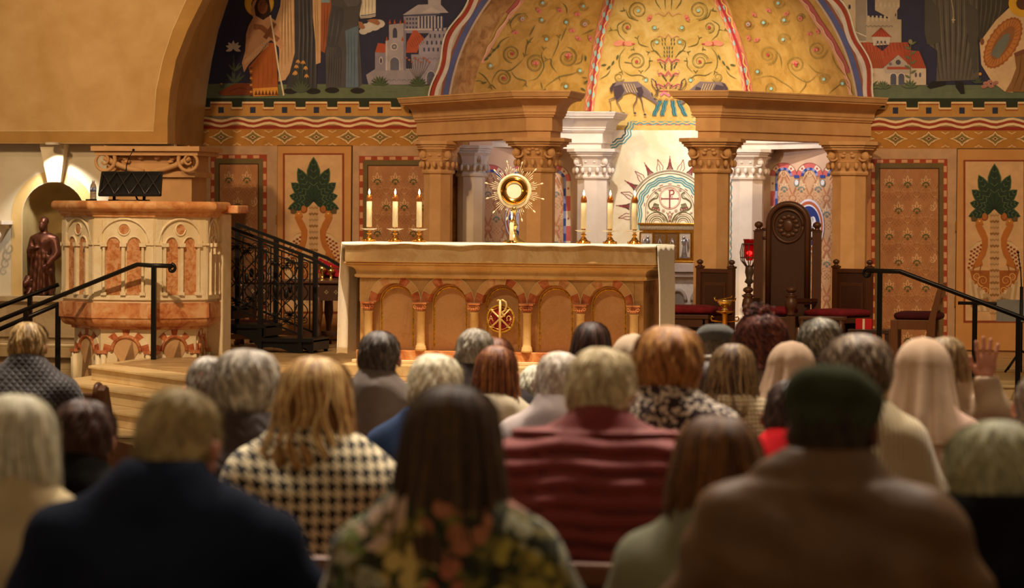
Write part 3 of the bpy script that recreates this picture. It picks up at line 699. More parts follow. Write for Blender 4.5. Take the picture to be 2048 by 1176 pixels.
def palm(p, ox, oy, s=1.0):
    """palm tree with two facing peacocks; local units are right-hand close-up pixels /2.94, origin at the panel's top centre"""
    def T(x, y): return (ox+(x-1003)/2.94*s, oy+(y+0)/2.94*s)
    pg = lambda pts, c, L: p.poly([T(*q) for q in pts], c, L)
    ln = lambda pts, w_, c, L, **k: p.line([T(*q) for q in pts], w_/2.94*s, c, L, **k)
    p.rect(T(820, 0)[0], T(0, 940)[1], T(1186, 0)[0], T(0, 1898)[1], '#8a3d20', 2); p.rect(T(832, 0)[0], T(0, 950)[1], T(1174, 0)[0], T(0, 1885)[1], '#cfa77c', 3)
    # trunk
    pg([(975, 1250), (1032, 1250), (1024, 1885), (982, 1885)], '#c09a72', 4)
    for k in range(17):
        y = 1262+k*36; ln([(978, y), (986, y+8), (994, y), (1003, y+9), (1012, y), (1020, y+8), (1028, y)], 13 if k % 2 else 9, '#8a6238' if k % 2 else '#a07c52', 5)
    # leaves: (angle, length, width)
    cxl, cyl = 1003, 1238
    for a, L_, W_ in ((196, 160, 66), (-16, 160, 66), (166, 150, 66), (14, 150, 66), (140, 176, 72), (40, 176, 72), (115, 222, 74), (65, 222, 74), (90, 268, 84)):
        a_ = a if a < 180 else a
        rx = [(0, 0), (.2, .3), (.45, .5), (.7, .48), (.88, .26), (1, 0), (.88, -.26), (.7, -.48), (.45, -.5), (.2, -.3)]
        d = Vector((math.cos(R(a)), -math.sin(R(a)))); n = Vector((-d.y, d.x)); o = Vector((cxl, cyl-10))
        pg([o+d*L_*t+n*W_*h for t, h in rx], '#4f6240', 5); pg([o+d*L_*(t*.97+.0)+n*W_*h*.86 for t, h in rx], '#22382a', 6)
        ln([o, o+d*L_*.93], 3.5, '#12231a', 7)
        for t in (.35, .5, .65, .8):
            for sg in (-1, 1):
                q = o+d*L_*t; ln([q, q+(d*.5+n*sg*.62)*W_*.55*(1.25-t)], 2.6, '#5f7450', 7)
    for sg in (-1, 1):
        X = lambda x: 1003+sg*(x-1003)*-1 if sg < 0 else x
        # date cluster
        m = lambda pts: [(1003-(x-1003)*sg, y) for x, y in pts]
        ln(m([(975, 1240), (950, 1225), (935, 1240), (945, 1262)]), 5, '#5c3418', 6)
        q = m([(945, 1272)])[0]; x_, y_ = T(*q); p.ell(x_, y_, 22/2.94*s, 27/2.94*s, '#8a4a22', 6, 14); p.ell(x_, y_, 15/2.94*s, 20/2.94*s, '#a8642f', 7, 12)
        # wing behind
        w_ = m([(845, 1560), (850, 1500), (870, 1450), (905, 1420), (935, 1412), (935, 1470), (915, 1540), (880, 1585), (850, 1590)])
        pg(w_, '#a87848', 5); pg([(a*.93+.07*w_[0][0], b*.93+.07*1500) for a, b in w_], '#d3b48c', 6)
        for r in range(4):
            for k in range(5-r//2):
                e = m([(868+r*19-k*4, 1478+k*24-r*12)])[0]; x_, y_ = T(*e); p.ell(x_, y_, 3.0*s, 2.4*s, '#8a3d20', 7, 8)
        # peacock body and neck
        pg(m([(905, 1292), (922, 1285), (935, 1300), (932, 1330), (950, 1360), (965, 1400), (964, 1450), (950, 1500), (930, 1530), (935, 1560), (905, 1568), (870, 1580), (882, 1550), (905, 1510), (930, 1460), (930, 1410), (905, 1360), (890, 1325)]), '#b06a2c', 8)
        pg(m([(890, 1300), (905, 1283), (930, 1290), (940, 1322), (915, 1312), (895, 1320)]), '#b8742f', 9)
        pg(m([(865, 1280), (878, 1268), (905, 1290), (895, 1302), (868, 1300)]), '#5c4a2c', 9); e = m([(915, 1300)])[0]; p.ell(*T(*e), 1.6*s, 1.2*s, '#e8d0a8', 10, 8)
        for x_ in (885, 925): ln(m([(x_, 1555), (x_-10, 1600), (x_+5, 1605)]), 6, '#8a4f20', 8)
        # urn
        pg(m([(858, 1590), (975, 1590), (975, 1600), (970, 1760), (950, 1790), (940, 1740), (900, 1690), (870, 1640)]), '#9c5a24', 5)
        for cx_, cy_, r_ in ((935, 1650, 34), (900, 1625, 22), (950, 1710, 26)):
            x_, y_ = T(*m([(cx_, cy_)])[0]); p.spiral(x_, y_, r_/2.94*s, 1.7, 90, 2.0*s, '#dba868', -sg, 6)
        # tail feathers
        for k in range(6):
            a0 = m([(852+k*20, 1600+k*30)])[0]; b0 = m([(858+k*22, 1890-k*6)])[0]
            pg(m([(848+k*17, 1640+k*18), (862+k*20, 1630+k*18), (890+k*20, 1770), (884+k*18, 1830), (868+k*18, 1830)]), '#b39470' if k % 2 else '#cdb491', 6)
            x_, y_ = T(*m([(874+k*17, 1790-k*5)])[0]); p.ell(x_, y_, 4.2*s, 7*s, '#8d7a58', 7, 10); p.ell(x_, y_, 2.4*s, 4*s, '#96502c', 8, 8)
LEFTX = (398, 838); RIGHTX = (1742, 2240)
pw = Paint(projY(YW), .0013)
pw.rect(405, 292, 836, 690, '#b89474', 1); pw.rect(1742, 298, 2240, 706, '#bb9776', 1)
frieze(pw, 400, 862, 0, 442); frieze(pw, 1735, 2240, 0, 1791+.0, 1.045)
panel(pw, 421, 309, 534, 690, 36, 52); panel(pw, 718, 312, 900, 690, 36, 52); panel(pw, 1742, 318, 1895, 704, 36.5, 52)
pw.rect(405, 632, 860, 640, '#8a6038', 3)
struct(pw.build('wall_back_painting'))
for nm, x0, x1, y0, y1, px, py, s_ in (('door_1', 555, 700, 292, 686, 627, -8.5, .985), ('door_2', 1915, 2064, 298.5, 705, 1989, 0, 1.0)):
    A, B = P(x0, y0, YW-.03), P(x1, y1, YW-.03); zt_ = (P((x0+x1)/2, y0, YW-.03).z); zb_ = ZP+.02
    d = MB().use(M('#c08d55', .7, kind='plaster', col2='#b48049', scale=4, bmp=.05)); d.box(((A.x+B.x)/2, YW-.015, (zt_+zb_)/2), (B.x-A.x, .03, zt_-zb_))
    do = struct(d.build(nm, bevel=.004))
    fr = MB().use(M('#3a2412', .8)); g = .008  # thin dark strips draw the shaded gap round the door, no real frame
    fr.box(((A.x+B.x)/2, YW-.004, zt_+g/2), (B.x-A.x+2*g, .008, g)); fr.box((A.x-g/2, YW-.004, (zt_+zb_)/2), (g, .008, zt_-zb_)); fr.box((B.x+g/2, YW-.004, (zt_+zb_)/2), (g, .008, zt_-zb_))
    fr.build('frame', do)
    p = Paint(projY(YW-.03), .0013); palm(p, px, py, s_); p.build('palm_painting', do)
    hg = MB().use(gold)
    for t in (.25, .62): hg.lathe([(.008, -.05), (.008, .05)], (A.x-.004, YW-.035, ZP+(zt_-ZP)*t), 8)
    hg.build('hinge', do)
# ---- murals
def folds(p, pts_pairs, w_, c, L): 
    for a in pts_pairs: p.line(a, w_, c, L, taper=2)
lm = Paint(projY(YW), .0013); lm.xf = (380, 0, 2.94); lm.clip = (1306, 250, 420); g = lm.poly
g([(235, -300), (60, 0), (90, 575), (1640, 575), (1640, 450), (1700, -300)], NIGHT, 1)
g([(95, 495), (300, 488), (600, 498), (900, 492), (1200, 500), (1640, 505), (1640, 577), (88, 577)], GRASS, 2)
for k in range(26): lm.line([(100+k*56, 530+13*math.sin(k*2.1)), (160+k*56, 528+13*math.sin(k*2.1))], 5, '#52604a' if k % 2 else '#6e775a', 3, taper=2)
# white lily
lm.line([(255, 320), (262, 400), (262, 490)], 6, '#4c5a44', 3)
for a in (60, 100, 130, 40): lm.leaf(262, 490, a, 80, 16, '#4a5846', 3); lm.leaf(262, 420, a, 60, 12, '#56644c', 3)
for a in (90, 50, 130, 20, 160, 200, 340): lm.leaf(255, 285, a, 48, 20, '#cfc6b4', 4)
# cloaked figures
g([(560, -200), (720, -200), (722, 0), (748, 200), (745, 545), (690, 540), (560, 545), (580, 440), (600, 330), (560, 100)], DK, 3)
folds(lm, [[(640+k*22, -100), (645+k*24, 200), (632+k*26, 530)] for k in range(5)], 7, '#5b5a60', 4); folds(lm, [[(650+k*22, -100), (655+k*24, 200), (642+k*26, 530)] for k in range(5)], 5, '#232228', 4)
g([(555, -200), (612, -200), (612, 0), (616, 310), (585, 430), (560, 470), (520, 480), (525, 300), (500, 130), (530, 40)], TAN, 5)
folds(lm, [[(590-k*14, -60), (595-k*18, 150), (600-k*20, 330+k*30)] for k in range(4)], 6, '#96744e', 6); folds(lm, [[(598-k*14, -60), (603-k*18, 150), (608-k*20, 320+k*30)] for k in range(4)], 4, '#e0c09a', 6)
g([(718, -200), (772, -200), (770, 100), (768, 368), (740, 378), (738, 250), (722, 100)], TAN, 5); folds(lm, [[(745, -60), (752, 150), (752, 360)], [(733, -60), (740, 150), (745, 300)]], 5, '#96744e', 6)
g([(772, -200), (830, -200), (830, 60), (812, 200), (792, 312), (770, 300)], '#9a5634', 4); g([(772, -200), (820, -200), (822, 15), (772, 15)], '#7e99a6', 5); folds(lm, [[(790, 20), (792, 160), (784, 300)], [(810, 20), (806, 120), (798, 240)]], 5, '#6e3820', 5)
g([(835, -200), (990, -200), (1010, 15), (990, 130), (1002, 300), (1012, 490), (990, 515), (800, 515), (797, 300), (815, 120), (830, 40)], '#4c4a4e', 5)
g([(912, 180), (992, 150), (985, 300), (990, 512), (916, 515), (920, 300)], '#5f7082', 6); folds(lm, [[(930+k*18, 190), (932+k*18, 350), (930+k*18, 510)] for k in range(3)], 4, '#42505f', 7)
g([(838, 30), (905, 50), (895, 150), (862, 268), (852, 280), (806, 270), (822, 150)], '#434147', 7); folds(lm, [[(850, 60), (838, 170), (822, 265)], [(880, 70), (868, 180), (850, 270)]], 5, '#5f5d63', 8)
g([(870, 260), (885, 285), (878, 345), (850, 345), (860, 310)], '#434147', 8); folds(lm, [[(820+k*14, 290), (818+k*14, 400), (812+k*14, 510)] for k in range(6)], 5, '#37353a', 7)
g([(900, 0), (960, -10), (1010, 5), (985, 35), (930, 42)], '#5a585c', 8)
for x, y in ((835, 530), (985, 533), (590, 536), (725, 536)): lm.ell(x, y, 42, 17, '#211d1e', 6)
# white robed figure on a cloud
for x, y, r_ in ((1040, 165, 40), (1080, 150, 44), (1110, 140, 36), (1020, 185, 26)): lm.ell(x, y, r_, r_*.7, '#c4bdb6', 3)
g([(985, -200), (1095, -200), (1092, 0), (1092, 96), (1060, 104), (1002, 108), (990, 60)], WHT, 5); folds(lm, [[(1010+k*20, -50), (1012+k*20, 30), (1010+k*20, 98)] for k in range(4)], 5, '#a39a8c', 6)
lm.line([(1003, 92), (1050, 88), (1092, 80)], 5, '#4c587e', 7); lm.line([(1003, 102), (1050, 98), (1092, 90)], 3, '#4c587e', 7)
g([(1060, 112), (1100, 112), (1118, 135), (1105, 148), (1060, 130), (1040, 122)], '#9c6a4a', 8); g([(990, 125), (1012, 130), (1030, 160), (1015, 170), (995, 165)], '#9c6a4a', 8)
# kneeling figure with a shawl
lm.ell(407, 18, 86, 84, '#d8a52e', 4, 32); lm.ell(407, 18, 78, 76, '#e3b648', 5, 32)
g([(360, 20), (385, -30), (440, -40), (465, 0), (475, 60), (460, 110), (400, 105), (370, 80)], '#3a2418', 6)
g([(370, 10), (358, 60), (372, 105), (345, 150), (330, 200), (325, 300), (305, 370), (318, 425), (345, 380), (400, 322), (455, 250), (478, 235), (545, 300), (550, 270), (530, 190), (500, 120), (465, 95), (430, 118), (385, 90), (378, 40), (400, -20)], '#c2926c', 7)
lm.ell(427, 38, 30, 44, '#8a5638', 8, 18); lm.line([(410, 20), (425, 15)], 4, '#4a2a1a', 9); lm.line([(440, 12), (452, 16)], 4, '#4a2a1a', 9); lm.line([(436, 22), (442, 42), (434, 46)], 3, '#6a3c26', 9); lm.line([(424, 58), (444, 56)], 4, '#7a3a2a', 9); lm.ell(416, 28, 4, 3, '#2a1a10', 9, 8); lm.ell(447, 25, 4, 3, '#2a1a10', 9, 8)
g([(345, 395), (400, 330), (465, 250), (505, 255), (512, 400), (518, 560), (372, 566), (360, 480)], '#9c5422', 8); folds(lm, [[(400+k*28, 340-k*12), (405+k*26, 440), (400+k*26, 520)] for k in range(4)], 6, '#8f4715', 9)
g([(370, 520), (516, 512), (518, 562), (372, 567)], '#d0913c', 9)
for k in range(7): g([(378+k*20, 560), (388+k*20, 528), (398+k*20, 560)], '#6a3416', 10)
for k in range(9): g([(352, 395+k*20), (366, 395+k*20), (366, 405+k*20), (352, 405+k*20)], '#d0913c' if k % 2 else '#54301a', 10)
g([(168, 545), (215, 515), (262, 492), (345, 488), (372, 520), (372, 558), (270, 560), (190, 562)], '#7a3c1e', 8); folds(lm, [[(220, 540), (290, 515), (360, 530)]], 6, '#5a2814', 9)
lm.line([(375, 155), (420, 160), (475, 205), (520, 235)], 30, '#8a5636', 9); lm.line([(497, 135), (470, 180), (440, 225)], 26, '#7c4a2c', 10)
for k in range(4): lm.line([(378, 146+k*9), (400, 150+k*7)], 6, '#a06a46', 11)
lm.line([(472, 90), (500, 260), (520, 400), (552, 562)], 9, '#dccbb0', 11)
for k in range(16): lm.line([(325+k*9, 320-k*8.5+30), (322+k*9, 350-k*7+30)], 3, '#e0bd96', 9)
for k in range(9): lm.line([(372-k*6, 120+k*30), (352-k*4, 150+k*28)], 3, '#a67850', 9)
# yellow flowered plant
for k in range(7): lm.line([(655, 540), (650+(k-3)*12, 450), (650+(k-3)*16, 370+abs(k-3)*20)], 4, '#3f4a38', 8)
for a in range(30, 160, 18): lm.leaf(655, 545, a, 75, 14, '#4a5442', 8)
for x, y in ((635, 350), (665, 355), (625, 380), (680, 388), (615, 420), (685, 435), (620, 415)):
    for a in (-60, -90, -120): lm.leaf(x, y, a, 26, 9, '#c9934e', 9)
# city at the right of the mural
g([(1035, 440), (1090, 405), (1640, 400), (1640, 500), (1050, 497), (1042, 470)], '#8f878e', 3); lm.line([(1040, 450), (1640, 440)], 6, '#aaa0a2', 4)
for k in range(12): lm.arc(1080+k*30, 478, 11, 0, 180, 3, '#6a6474', 4)
g([(1170, 145), (1265, 135), (1270, 415), (1150, 415), (1150, 240), (1170, 235)], '#9d949a', 4); lm.rect(1255, 140, 1270, 415, '#7a7488', 5); lm.rect(1150, 240, 1160, 415, '#b7adae', 5)
lm.ell(1205, 190, 13, 27, '#3d4058', 6); lm.rect(1192, 190, 1218, 222, '#3d4058', 6); lm.ell(1201, 275, 22, 22, '#c0b5b2', 6); lm.ell(1201, 275, 16, 16, '#3a3c52', 7); 
for a in range(0, 360, 45): lm.line([(1201, 275), (1201+16*math.cos(R(a)), 275+16*math.sin(R(a)))], 2.5, '#b0a6a6', 8)
lm.ell(1203, 365, 24, 28, '#5f6072', 6); lm.rect(1179, 365, 1227, 412, '#5f6072', 6); lm.line([(1172, 412), (1172, 365), (1180, 345), (1203, 333), (1226, 345), (1234, 365), (1234, 412)], 4, '#c0b5b2', 7)
for x in (1175, 1203, 1237, 1262, 1157, 1250): y = 140 if x not in (1157, 1250) else 240; g([(x-7, y), (x, y-28), (x+7, y)], '#a34a30', 5)
g([(1088, 308), (1105, 252), (1150, 258), (1150, 310)], ROOF, 5); g([(1088, 308), (1150, 310), (1150, 415), (1088, 415)], '#857e8c', 4); lm.ell(1123, 355, 10, 22, '#c4baba', 6); lm.ell(1123, 357, 6, 16, '#3a3c52', 7)
g([(1275, 250), (1320, 165), (1385, 235), (1355, 255), (1335, 310), (1270, 310)], ROOF, 5)
for k in range(7): lm.line([(1285+k*12, 250-k*8), (1310+k*11, 280-k*4)], 2.5, '#7e3a28', 6)
g([(1255, 90), (1345, 28), (1500, 55), (1470, 78), (1440, 95), (1440, 195), (1262, 195)], '#8d8694', 4)
g([(1250, 88), (1340, 28), (1470, 22), (1520, 75), (1400, 78)], '#a59ca2', 5); g([(1360, 75), (1420, 42), (1480, 75)], '#b5abac', 6); lm.line([(1255, 92), (1480, 84)], 7, '#3f4460', 7)
lm.rect(1400, -60, 1475, 30, '#a79ea4', 5); lm.ell(1437, -55, 60, 50, '#98909c', 5); 
for k in range(8): lm.line([(1345+k*19, 95), (1345+k*19, 165)], 8, '#b8aeb0', 7); lm.line([(1354+k*19, 95), (1354+k*19, 165)], 8, '#3f4562', 7)
for r in range(3):
    for k in range(4): lm.rect(1272+k*18, 105+r*25, 1281+k*18, 117+r*25, '#3f4562', 7)
lm.rect(1262, 168, 1500, 178, '#b5abac', 7)
g([(1345, 320), (1345, 262), (1400, 205), (1420, 170), (1640, 150), (1640, 330)], '#948c98', 5)
for r in range(4):
    lm.line([(1340+r*22, 320-r*40), (1620, 312-r*42)], 5, '#b3a9aa', 6)
    for k in range(9): x = 1372+r*18+k*27; lm.rect(x, 285-r*40, x+10, 302-r*40, '#3f4562', 7); lm.ell(x+5, 285-r*40, 5, 6, '#3f4562', 7, 8)
g([(1300, 320), (1640, 316), (1640, 450), (1310, 450)], '#8d8591', 5); lm.line([(1300, 328), (1640, 324)], 5, '#b5abac', 6)
for k in range(10): lm.arc(1320+k*30, 352, 11, 0, 180, 3, '#655f72', 6)
lm.ell(1417, 450, 22, 30, '#4f5264', 6); lm.rect(1395, 448, 1439, 497, '#4f5264', 6); lm.line([(1388, 497), (1388, 448), (1400, 425), (1417, 415), (1434, 425), (1446, 448), (1446, 497)], 4, '#b5abac', 7)
for cx_, cy_, n_ in ((1115, 500, 9), (1340, 505, 11)):
    for k in range(n_): lm.leaf(cx_, cy_, 10+160*k/(n_-1), 58, 13, '#37452f' if k % 2 else '#48573a', 8)
for k in range(9): 
    x = 1340+(k-4)*13; lm.line([(1340, 480), (x, 400), (x+(k-4)*4, 345+12*(k % 3))], 2.5, '#4a4a38', 8); lm.ell(x+(k-4)*4, 340+12*(k % 3), 8, 6, '#9a5a48', 9, 8)
g([(180, 520), (175, 490), (190, 500), (205, 485), (200, 520)], '#4a5a3e', 4); lm.ell(185, 493, 8, 6, '#a8863c', 5, 8)
# wavy coloured border that follows the arch
def along(rpx, wob=0, a0=4, a1=176, n=150, cx=1306, cy=250, fr=11):
    return [(cx-(rpx+wob*math.sin(fr*math.pi*i/n*2))*math.cos(R(a0+(a1-a0)*i/n)), cy-(rpx+wob*math.sin(fr*math.pi*i/n*2))*math.sin(R(a0+(a1-a0)*i/n))) for i in range(n+1)]
lm.xf = (0, 0, 1)
pbk = Paint(projY(YW), .0013)
tag(lm.build('mural'), 'painted mural of a kneeling haloed figure and a pale city, left of the dome', 'mural')
for rr, w_, c, wb_, L in ((426, 34, '#a89a8c', 0, 13), (421, 16, '#7a4a3c', 0, 14), (419, 10, '#4a5280', 0, 15)): pbk.line(along(rr), w_, c, L)
pbk.line(along(433, 4.5), 8, '#bdb2a8', 16); pbk.line(along(441, 4.5), 8, '#8f3420', 16); pbk.line(along(448, 4.5), 3, '#cfc4b4', 16)
struct(pbk.build('trim_arch_painted_border'))
# right mural
rm = Paint(projY(YW), .0013); rm.xf = (1648, 0, 2.94); rm.clip = (1306, 250, 420); g = rm.poly
g([(-300, -300), (-250, 577), (1900, 577), (1900, -300)], NIGHT, 1); g([(-250, 500), (1900, 500), (1900, 578), (-250, 578)], GRASS, 2)
for k in range(26): rm.line([(210+k*56, 535+13*math.sin(k*2.1)), (270+k*56, 533+13*math.sin(k*2.1))], 5, '#52604a' if k % 2 else '#6e775a', 3, taper=2)
g([(-200, 250), (-100, 60), (60, -60), (250, -100), (260, 250), (600, 500), (-200, 500)], '#a89f98', 3)
g([(20, 40), (110, -60), (110, 150), (80, 130)], '#8f8894', 4); rm.ell(75, 100, 22, 30, '#4f5674', 5); rm.ell(75, 100, 10, 16, '#b5adaa', 6)
for k in range(6): rm.line([(0+k*14, 60-k*8), (50+k*14, 100-k*8)], 3, '#c4bab0', 5)
g([(110, -100), (185, -120), (248, -100), (250, 240), (110, 160)], '#b8a58a', 5); rm.rect(185, -110, 248, 240, '#8c8070', 6); rm.ell(150, 40, 7, 14, '#2e2c38', 7)
g([(300, -60), (445, -60), (445, 40), (430, 60), (430, 130), (300, 60)], '#ad9d86', 4)
for k in range(6): rm.rect(300+k*26, 15, 314+k*26, 40, '#b8a88e', 5)
rm.rect(418, 80, 424, 96, '#2e2c38', 6)
g([(205, 95), (455, 115), (455, 255), (250, 250), (205, 180)], '#a89880', 5)
for k in range(8): rm.rect(208+k*24, 92, 220+k*24, 125, '#b8a88e', 6); rm.arc(225+k*24, 160, 9, 0, 180, 4, '#6f6456', 6)
g([(100, 150), (250, 210), (250, 250), (140, 250)], '#b3a896', 6); rm.line([(100, 150), (250, 215)], 6, '#cbbfa8', 7)
g([(275, 215), (335, 160), (398, 218)], '#a8452c', 8); 
for k in range(6): rm.line([(335, 162), (283+k*21, 216)], 3, '#7c3424', 9)
g([(283, 216), (390, 216), (385, 262), (290, 268)], '#bcae9c', 8)
for k in range(3): rm.rect(310+k*22, 240, 320+k*22, 256, '#4f4c5a', 9)
g([(165, 250), (270, 248), (345, 300), (395, 250), (490, 248), (510, 290), (500, 330), (200, 335)], '#a34a30', 7)
for k in range(16): rm.line([(185+k*20, 252), (200+k*20, 330)], 3, '#7c3a28', 8)
g([(230, 300), (345, 303), (350, 400), (270, 402)], '#a8502f', 8); g([(325, 350), (435, 292), (560, 300), (600, 402), (480, 402), (436, 320), (350, 395)], '#a34a30', 9)
for k in range(9): rm.line([(240+k*11, 304), (262+k*11, 398)], 2.5, '#7c3a28', 9); rm.line([(470+k*11, 300), (500+k*11, 400)], 2.5, '#7c3a28', 10)
g([(228, 310), (268, 402), (350, 402), (436, 322), (520, 400), (600, 402), (600, 500), (240, 500), (215, 380)], '#bfae98', 8)
g([(350, 400), (436, 322), (520, 400), (510, 430), (360, 430)], '#ab9e90', 10); rm.ell(436, 366, 15, 15, '#4a4654', 11); rm.ell(390, 376, 9, 9, '#6f6a74', 11); rm.rect(370, 393, 505, 408, '#a34a30', 11)
for x in (408, 455): rm.ell(x, 450, 17, 22, '#4f5162', 11); rm.rect(x-17, 450, x+17, 498, '#4f5162', 11); rm.arc(x, 450, 20, 0, 180, 4, '#ddd0bc', 12)
for x in (260, 285, 540, 565): rm.ell(x, 440, 6, 14, '#4f4c5a', 11)
for cx_, cy_, n_, ln_ in ((345, 520, 9, 48), (505, 515, 7, 52), (270, 520, 6, 66)):
    for k in range(n_): rm.leaf(cx_, cy_, 15+150*k/(n_-1), ln_, 14, '#46513a' if k % 2 else '#5a6648', 12)
rm.line([(505, 520), (508, 400), (510, 250)], 4, '#5a6648', 12)
for k in range(8): rm.leaf(508, 460-k*28, 30 if k % 2 else 150, 42, 14, '#5f6848', 12)
rm.ell(508, 245, 12, 14, '#7f7a5c', 12)
g([(590, -200), (920, -200), (935, 100), (905, 240), (912, 470), (660, 478), (668, 300), (620, 265), (592, 200), (600, 60)], '#57524a', 5)
folds(rm, [[(620+k*38, -80), (640+k*34, 200), (680+k*22, 470)] for k in range(9)], 8, '#38342f', 6); folds(rm, [[(636+k*38, -80), (655+k*34, 200), (690+k*22, 470)] for k in range(8)], 5, '#736c60', 6)
g([(592, -60), (680, 60), (690, 240), (640, 265), (605, 260), (592, 190)], '#4a463f', 7); g([(830, 0), (905, 60), (900, 420), (880, 430), (860, 300), (840, 180)], '#4a463f', 7)
g([(900, -200), (1100, -200), (1090, 30), (1010, 130), (940, 220), (910, 240), (905, 100)], '#3f3a33', 6); folds(rm, [[(930+k*30, -100), (925+k*28, 60), (915+k*20, 190)] for k in range(5)], 7, '#5b554b', 7)
rm.line([(745, -20), (760, 60), (762, 110)], 4, '#a89a80', 8); rm.line([(760, 105), (760, 135)], 5, '#b8a98c', 8); rm.line([(750, 117), (772, 117)], 5, '#b8a98c', 8)
for x, y in ((665, 500), (800, 512)): g([(x-60, y+8), (x-30, y-22), (x+50, y-20), (x+50, y), (x-40, y+22)] if x < 700 else [(x-28, y-35), (x+20, y-30), (x+28, y+38), (x+5, y+40), (x-25, y)], '#1d1a1c', 8)
g([(1105, 30), (1180, 0), (1300, 0), (1260, 300), (1110, 545), (1065, 540), (985, 478), (925, 380), (915, 250), (1010, 120)], '#cfae84', 7)
# plain generic oval device on the cloth
def rot(cx, cy, pts, a): return [(cx+x*math.cos(R(a))-y*math.sin(R(a)), cy+x*math.sin(R(a))+y*math.cos(R(a))) for x, y in pts]
ov = lambda rx, ry, n=48, z=0: [((rx+z*(i % 2))*math.cos(2*math.pi*i/n), (ry+z*(i % 2))*math.sin(2*math.pi*i/n)) for i in range(n)]
g(rot(1052, 252, ov(88, 172, 56, -7), 32), '#9c5c2a', 8); g(rot(1052, 252, ov(74, 156), 32), '#b8773c', 9)
for i in range(28): a = 2*math.pi*i/28; rm.line(rot(1052, 252, [(48*math.cos(a), 110*math.sin(a)), (70*math.cos(a), 150*math.sin(a))], 32), 3, '#8a4f24', 10)
g(rot(1052, 252, ov(44, 112), 32), '#8f5c34', 10)
g(rot(1052, 252, [(0, -70), (22, -40), (30, 20), (26, 95), (-26, 95), (-30, 20), (-22, -40)], 32), '#6f7268', 11)
g([(1120, 330), (1180, 290), (1300, 300), (1300, 540), (1065, 540), (1100, 480), (1130, 400)], '#8a6238', 8); folds(rm, [[(1160, 320), (1150, 430), (1110, 530)], [(1190, 330), (1180, 440), (1150, 535)]], 8, '#6a4826', 9)
rm.line([(1120, 325), (1180, 300)], 26, '#7a4a30', 9); rm.ell(930, 245, 12, 20, '#7a4a30', 9)
rm.ell(1170, 20, 85, 80, '#d8a52e', 8, 28); rm.ell(1170, 20, 40, 38, '#5c3a26', 9, 20)
for x, y in ((950, 490), (975, 480), (1000, 492), (940, 510), (985, 508), (1012, 485), (965, 500)): rm.ell(x, y, 15, 11, '#b07c6c', 9, 12); rm.spiral(x, y, 10, 1.2, 0, 3, '#8a544a', 1, 10)
for a in (160, 120, 60, 20, 90): rm.leaf(905, 490, a, 40, 12, '#3f4a38', 9)
rm.ell(918, 435, 9, 9, '#c98a34', 9, 10)
rm.xf = (0, 0, 1)
tag(rm.build('mural'), 'painted mural of a red-roofed church town and dark robed figures, right of the dome', 'mural')
# ---- ornaments in the dome
dp = Paint(projD, .004); OLV = '#6b6230'; OL2 = '#54542c'; PNK = '#d87a62'; AQ = '#9ccbb8'; RED = '#b8433c'
def interp(pts, n=8):
    o = []
    for i in range(len(pts)-1):
        a, b = pts[i], pts[i+1]; k = max(1, int(math.hypot(b[0]-a[0], b[1]-a[1])/n))
        o += [(a[0]+(b[0]-a[0])*j/k, a[1]+(b[1]-a[1])*j/k) for j in range(k)]
    return o+[pts[-1]]
def curve(pts, n=8):   # smooth through points
    o = []
    q = [pts[0]]+list(pts)+[pts[-1]]
    for i in range(1, len(q)-2):
        for j in range(n):
            t = j/n; o.append(tuple(.5*((2*q[i][d])+(-q[i-1][d]+q[i+1][d])*t+(2*q[i-1][d]-5*q[i][d]+4*q[i+1][d]-q[i+2][d])*t*t+(-q[i-1][d]+3*q[i][d]-3*q[i+1][d]+q[i+2][d])*t**3) for d in (0, 1)))
    return o+[pts[-1]]
def ribband(pts, sgn=1):
    c = curve(pts, 12)
    def offs(d, amp=0, per=26):
        o = []; L_ = 0
        for i, q in enumerate(c):
            a = c[max(0, i-1)]; b = c[min(len(c)-1, i+1)]; dx, dy = b[0]-a[0], b[1]-a[1]; l = math.hypot(dx, dy) or 1
            if i: L_ += math.hypot(q[0]-c[i-1][0], q[1]-c[i-1][1])
            dd = d+amp*math.sin(2*math.pi*L_/per); o.append((q[0]-dy/l*dd, q[1]+dx/l*dd))
        return o
    dp.line(offs(5.2), 10.4, '#d8805e', 1); dp.line(offs(-5.2), 10.4, '#d8805e', 1)
    dp.line(offs(4.0), 7, '#c25a4c', 2); dp.line(offs(6, 2.2), 2.4, '#f0c46a', 3); dp.line(offs(-7, 2.2), 1.6, '#f0b47a', 3)
    L_ = 0; nxt = 8
    for i in range(1, len(c)):
        L_ += math.hypot(c[i][0]-c[i-1][0], c[i][1]-c[i-1][1])
        if L_ > nxt:
            nxt += 26
            for sd in (-4, 4): q = offs(sd)[i]; dp.ell(q[0], q[1]+(5 if sd > 0 else 0), 2.8, 6, AQ, 3, 10)
    dp.line(offs(1.1), 2.3, '#b8303a', 5); dp.line(offs(-1.1), 2.3, '#b8303a', 5)
Lr = [(1177, 222), (1187, 150), (1199, 75), (1219, 0), (1236, -45), (1262, -95)]
Rr = [(1500, 222), (1492, 160), (1479, 105), (1462, 54), (1438, 0), (1420, -40), (1396, -90)]
ribband(Lr); ribband([(x, y) for x, y in Rr])
Le = [(938, 182), (950, 135), (972, 90), (1002, 42), (1036, 0)]; Re = [(1712, 190), (1697, 140), (1668, 82), (1641, 42), (1622, 12), (1600, -14)]
for e, sg in ((Le, 1), (Re, -1)):
    c = curve(e, 10); dp.line([(x+sg*2, y) for x, y in c], 9, '#b8584a', 1); dp.line([(x+sg*(6+1.6*math.sin(i*.9)), y) for i, (x, y) in enumerate(c)], 2, '#e8b87a', 2); dp.line([(x+sg*10, y) for x, y in c], 6, '#dd9a70', 1)
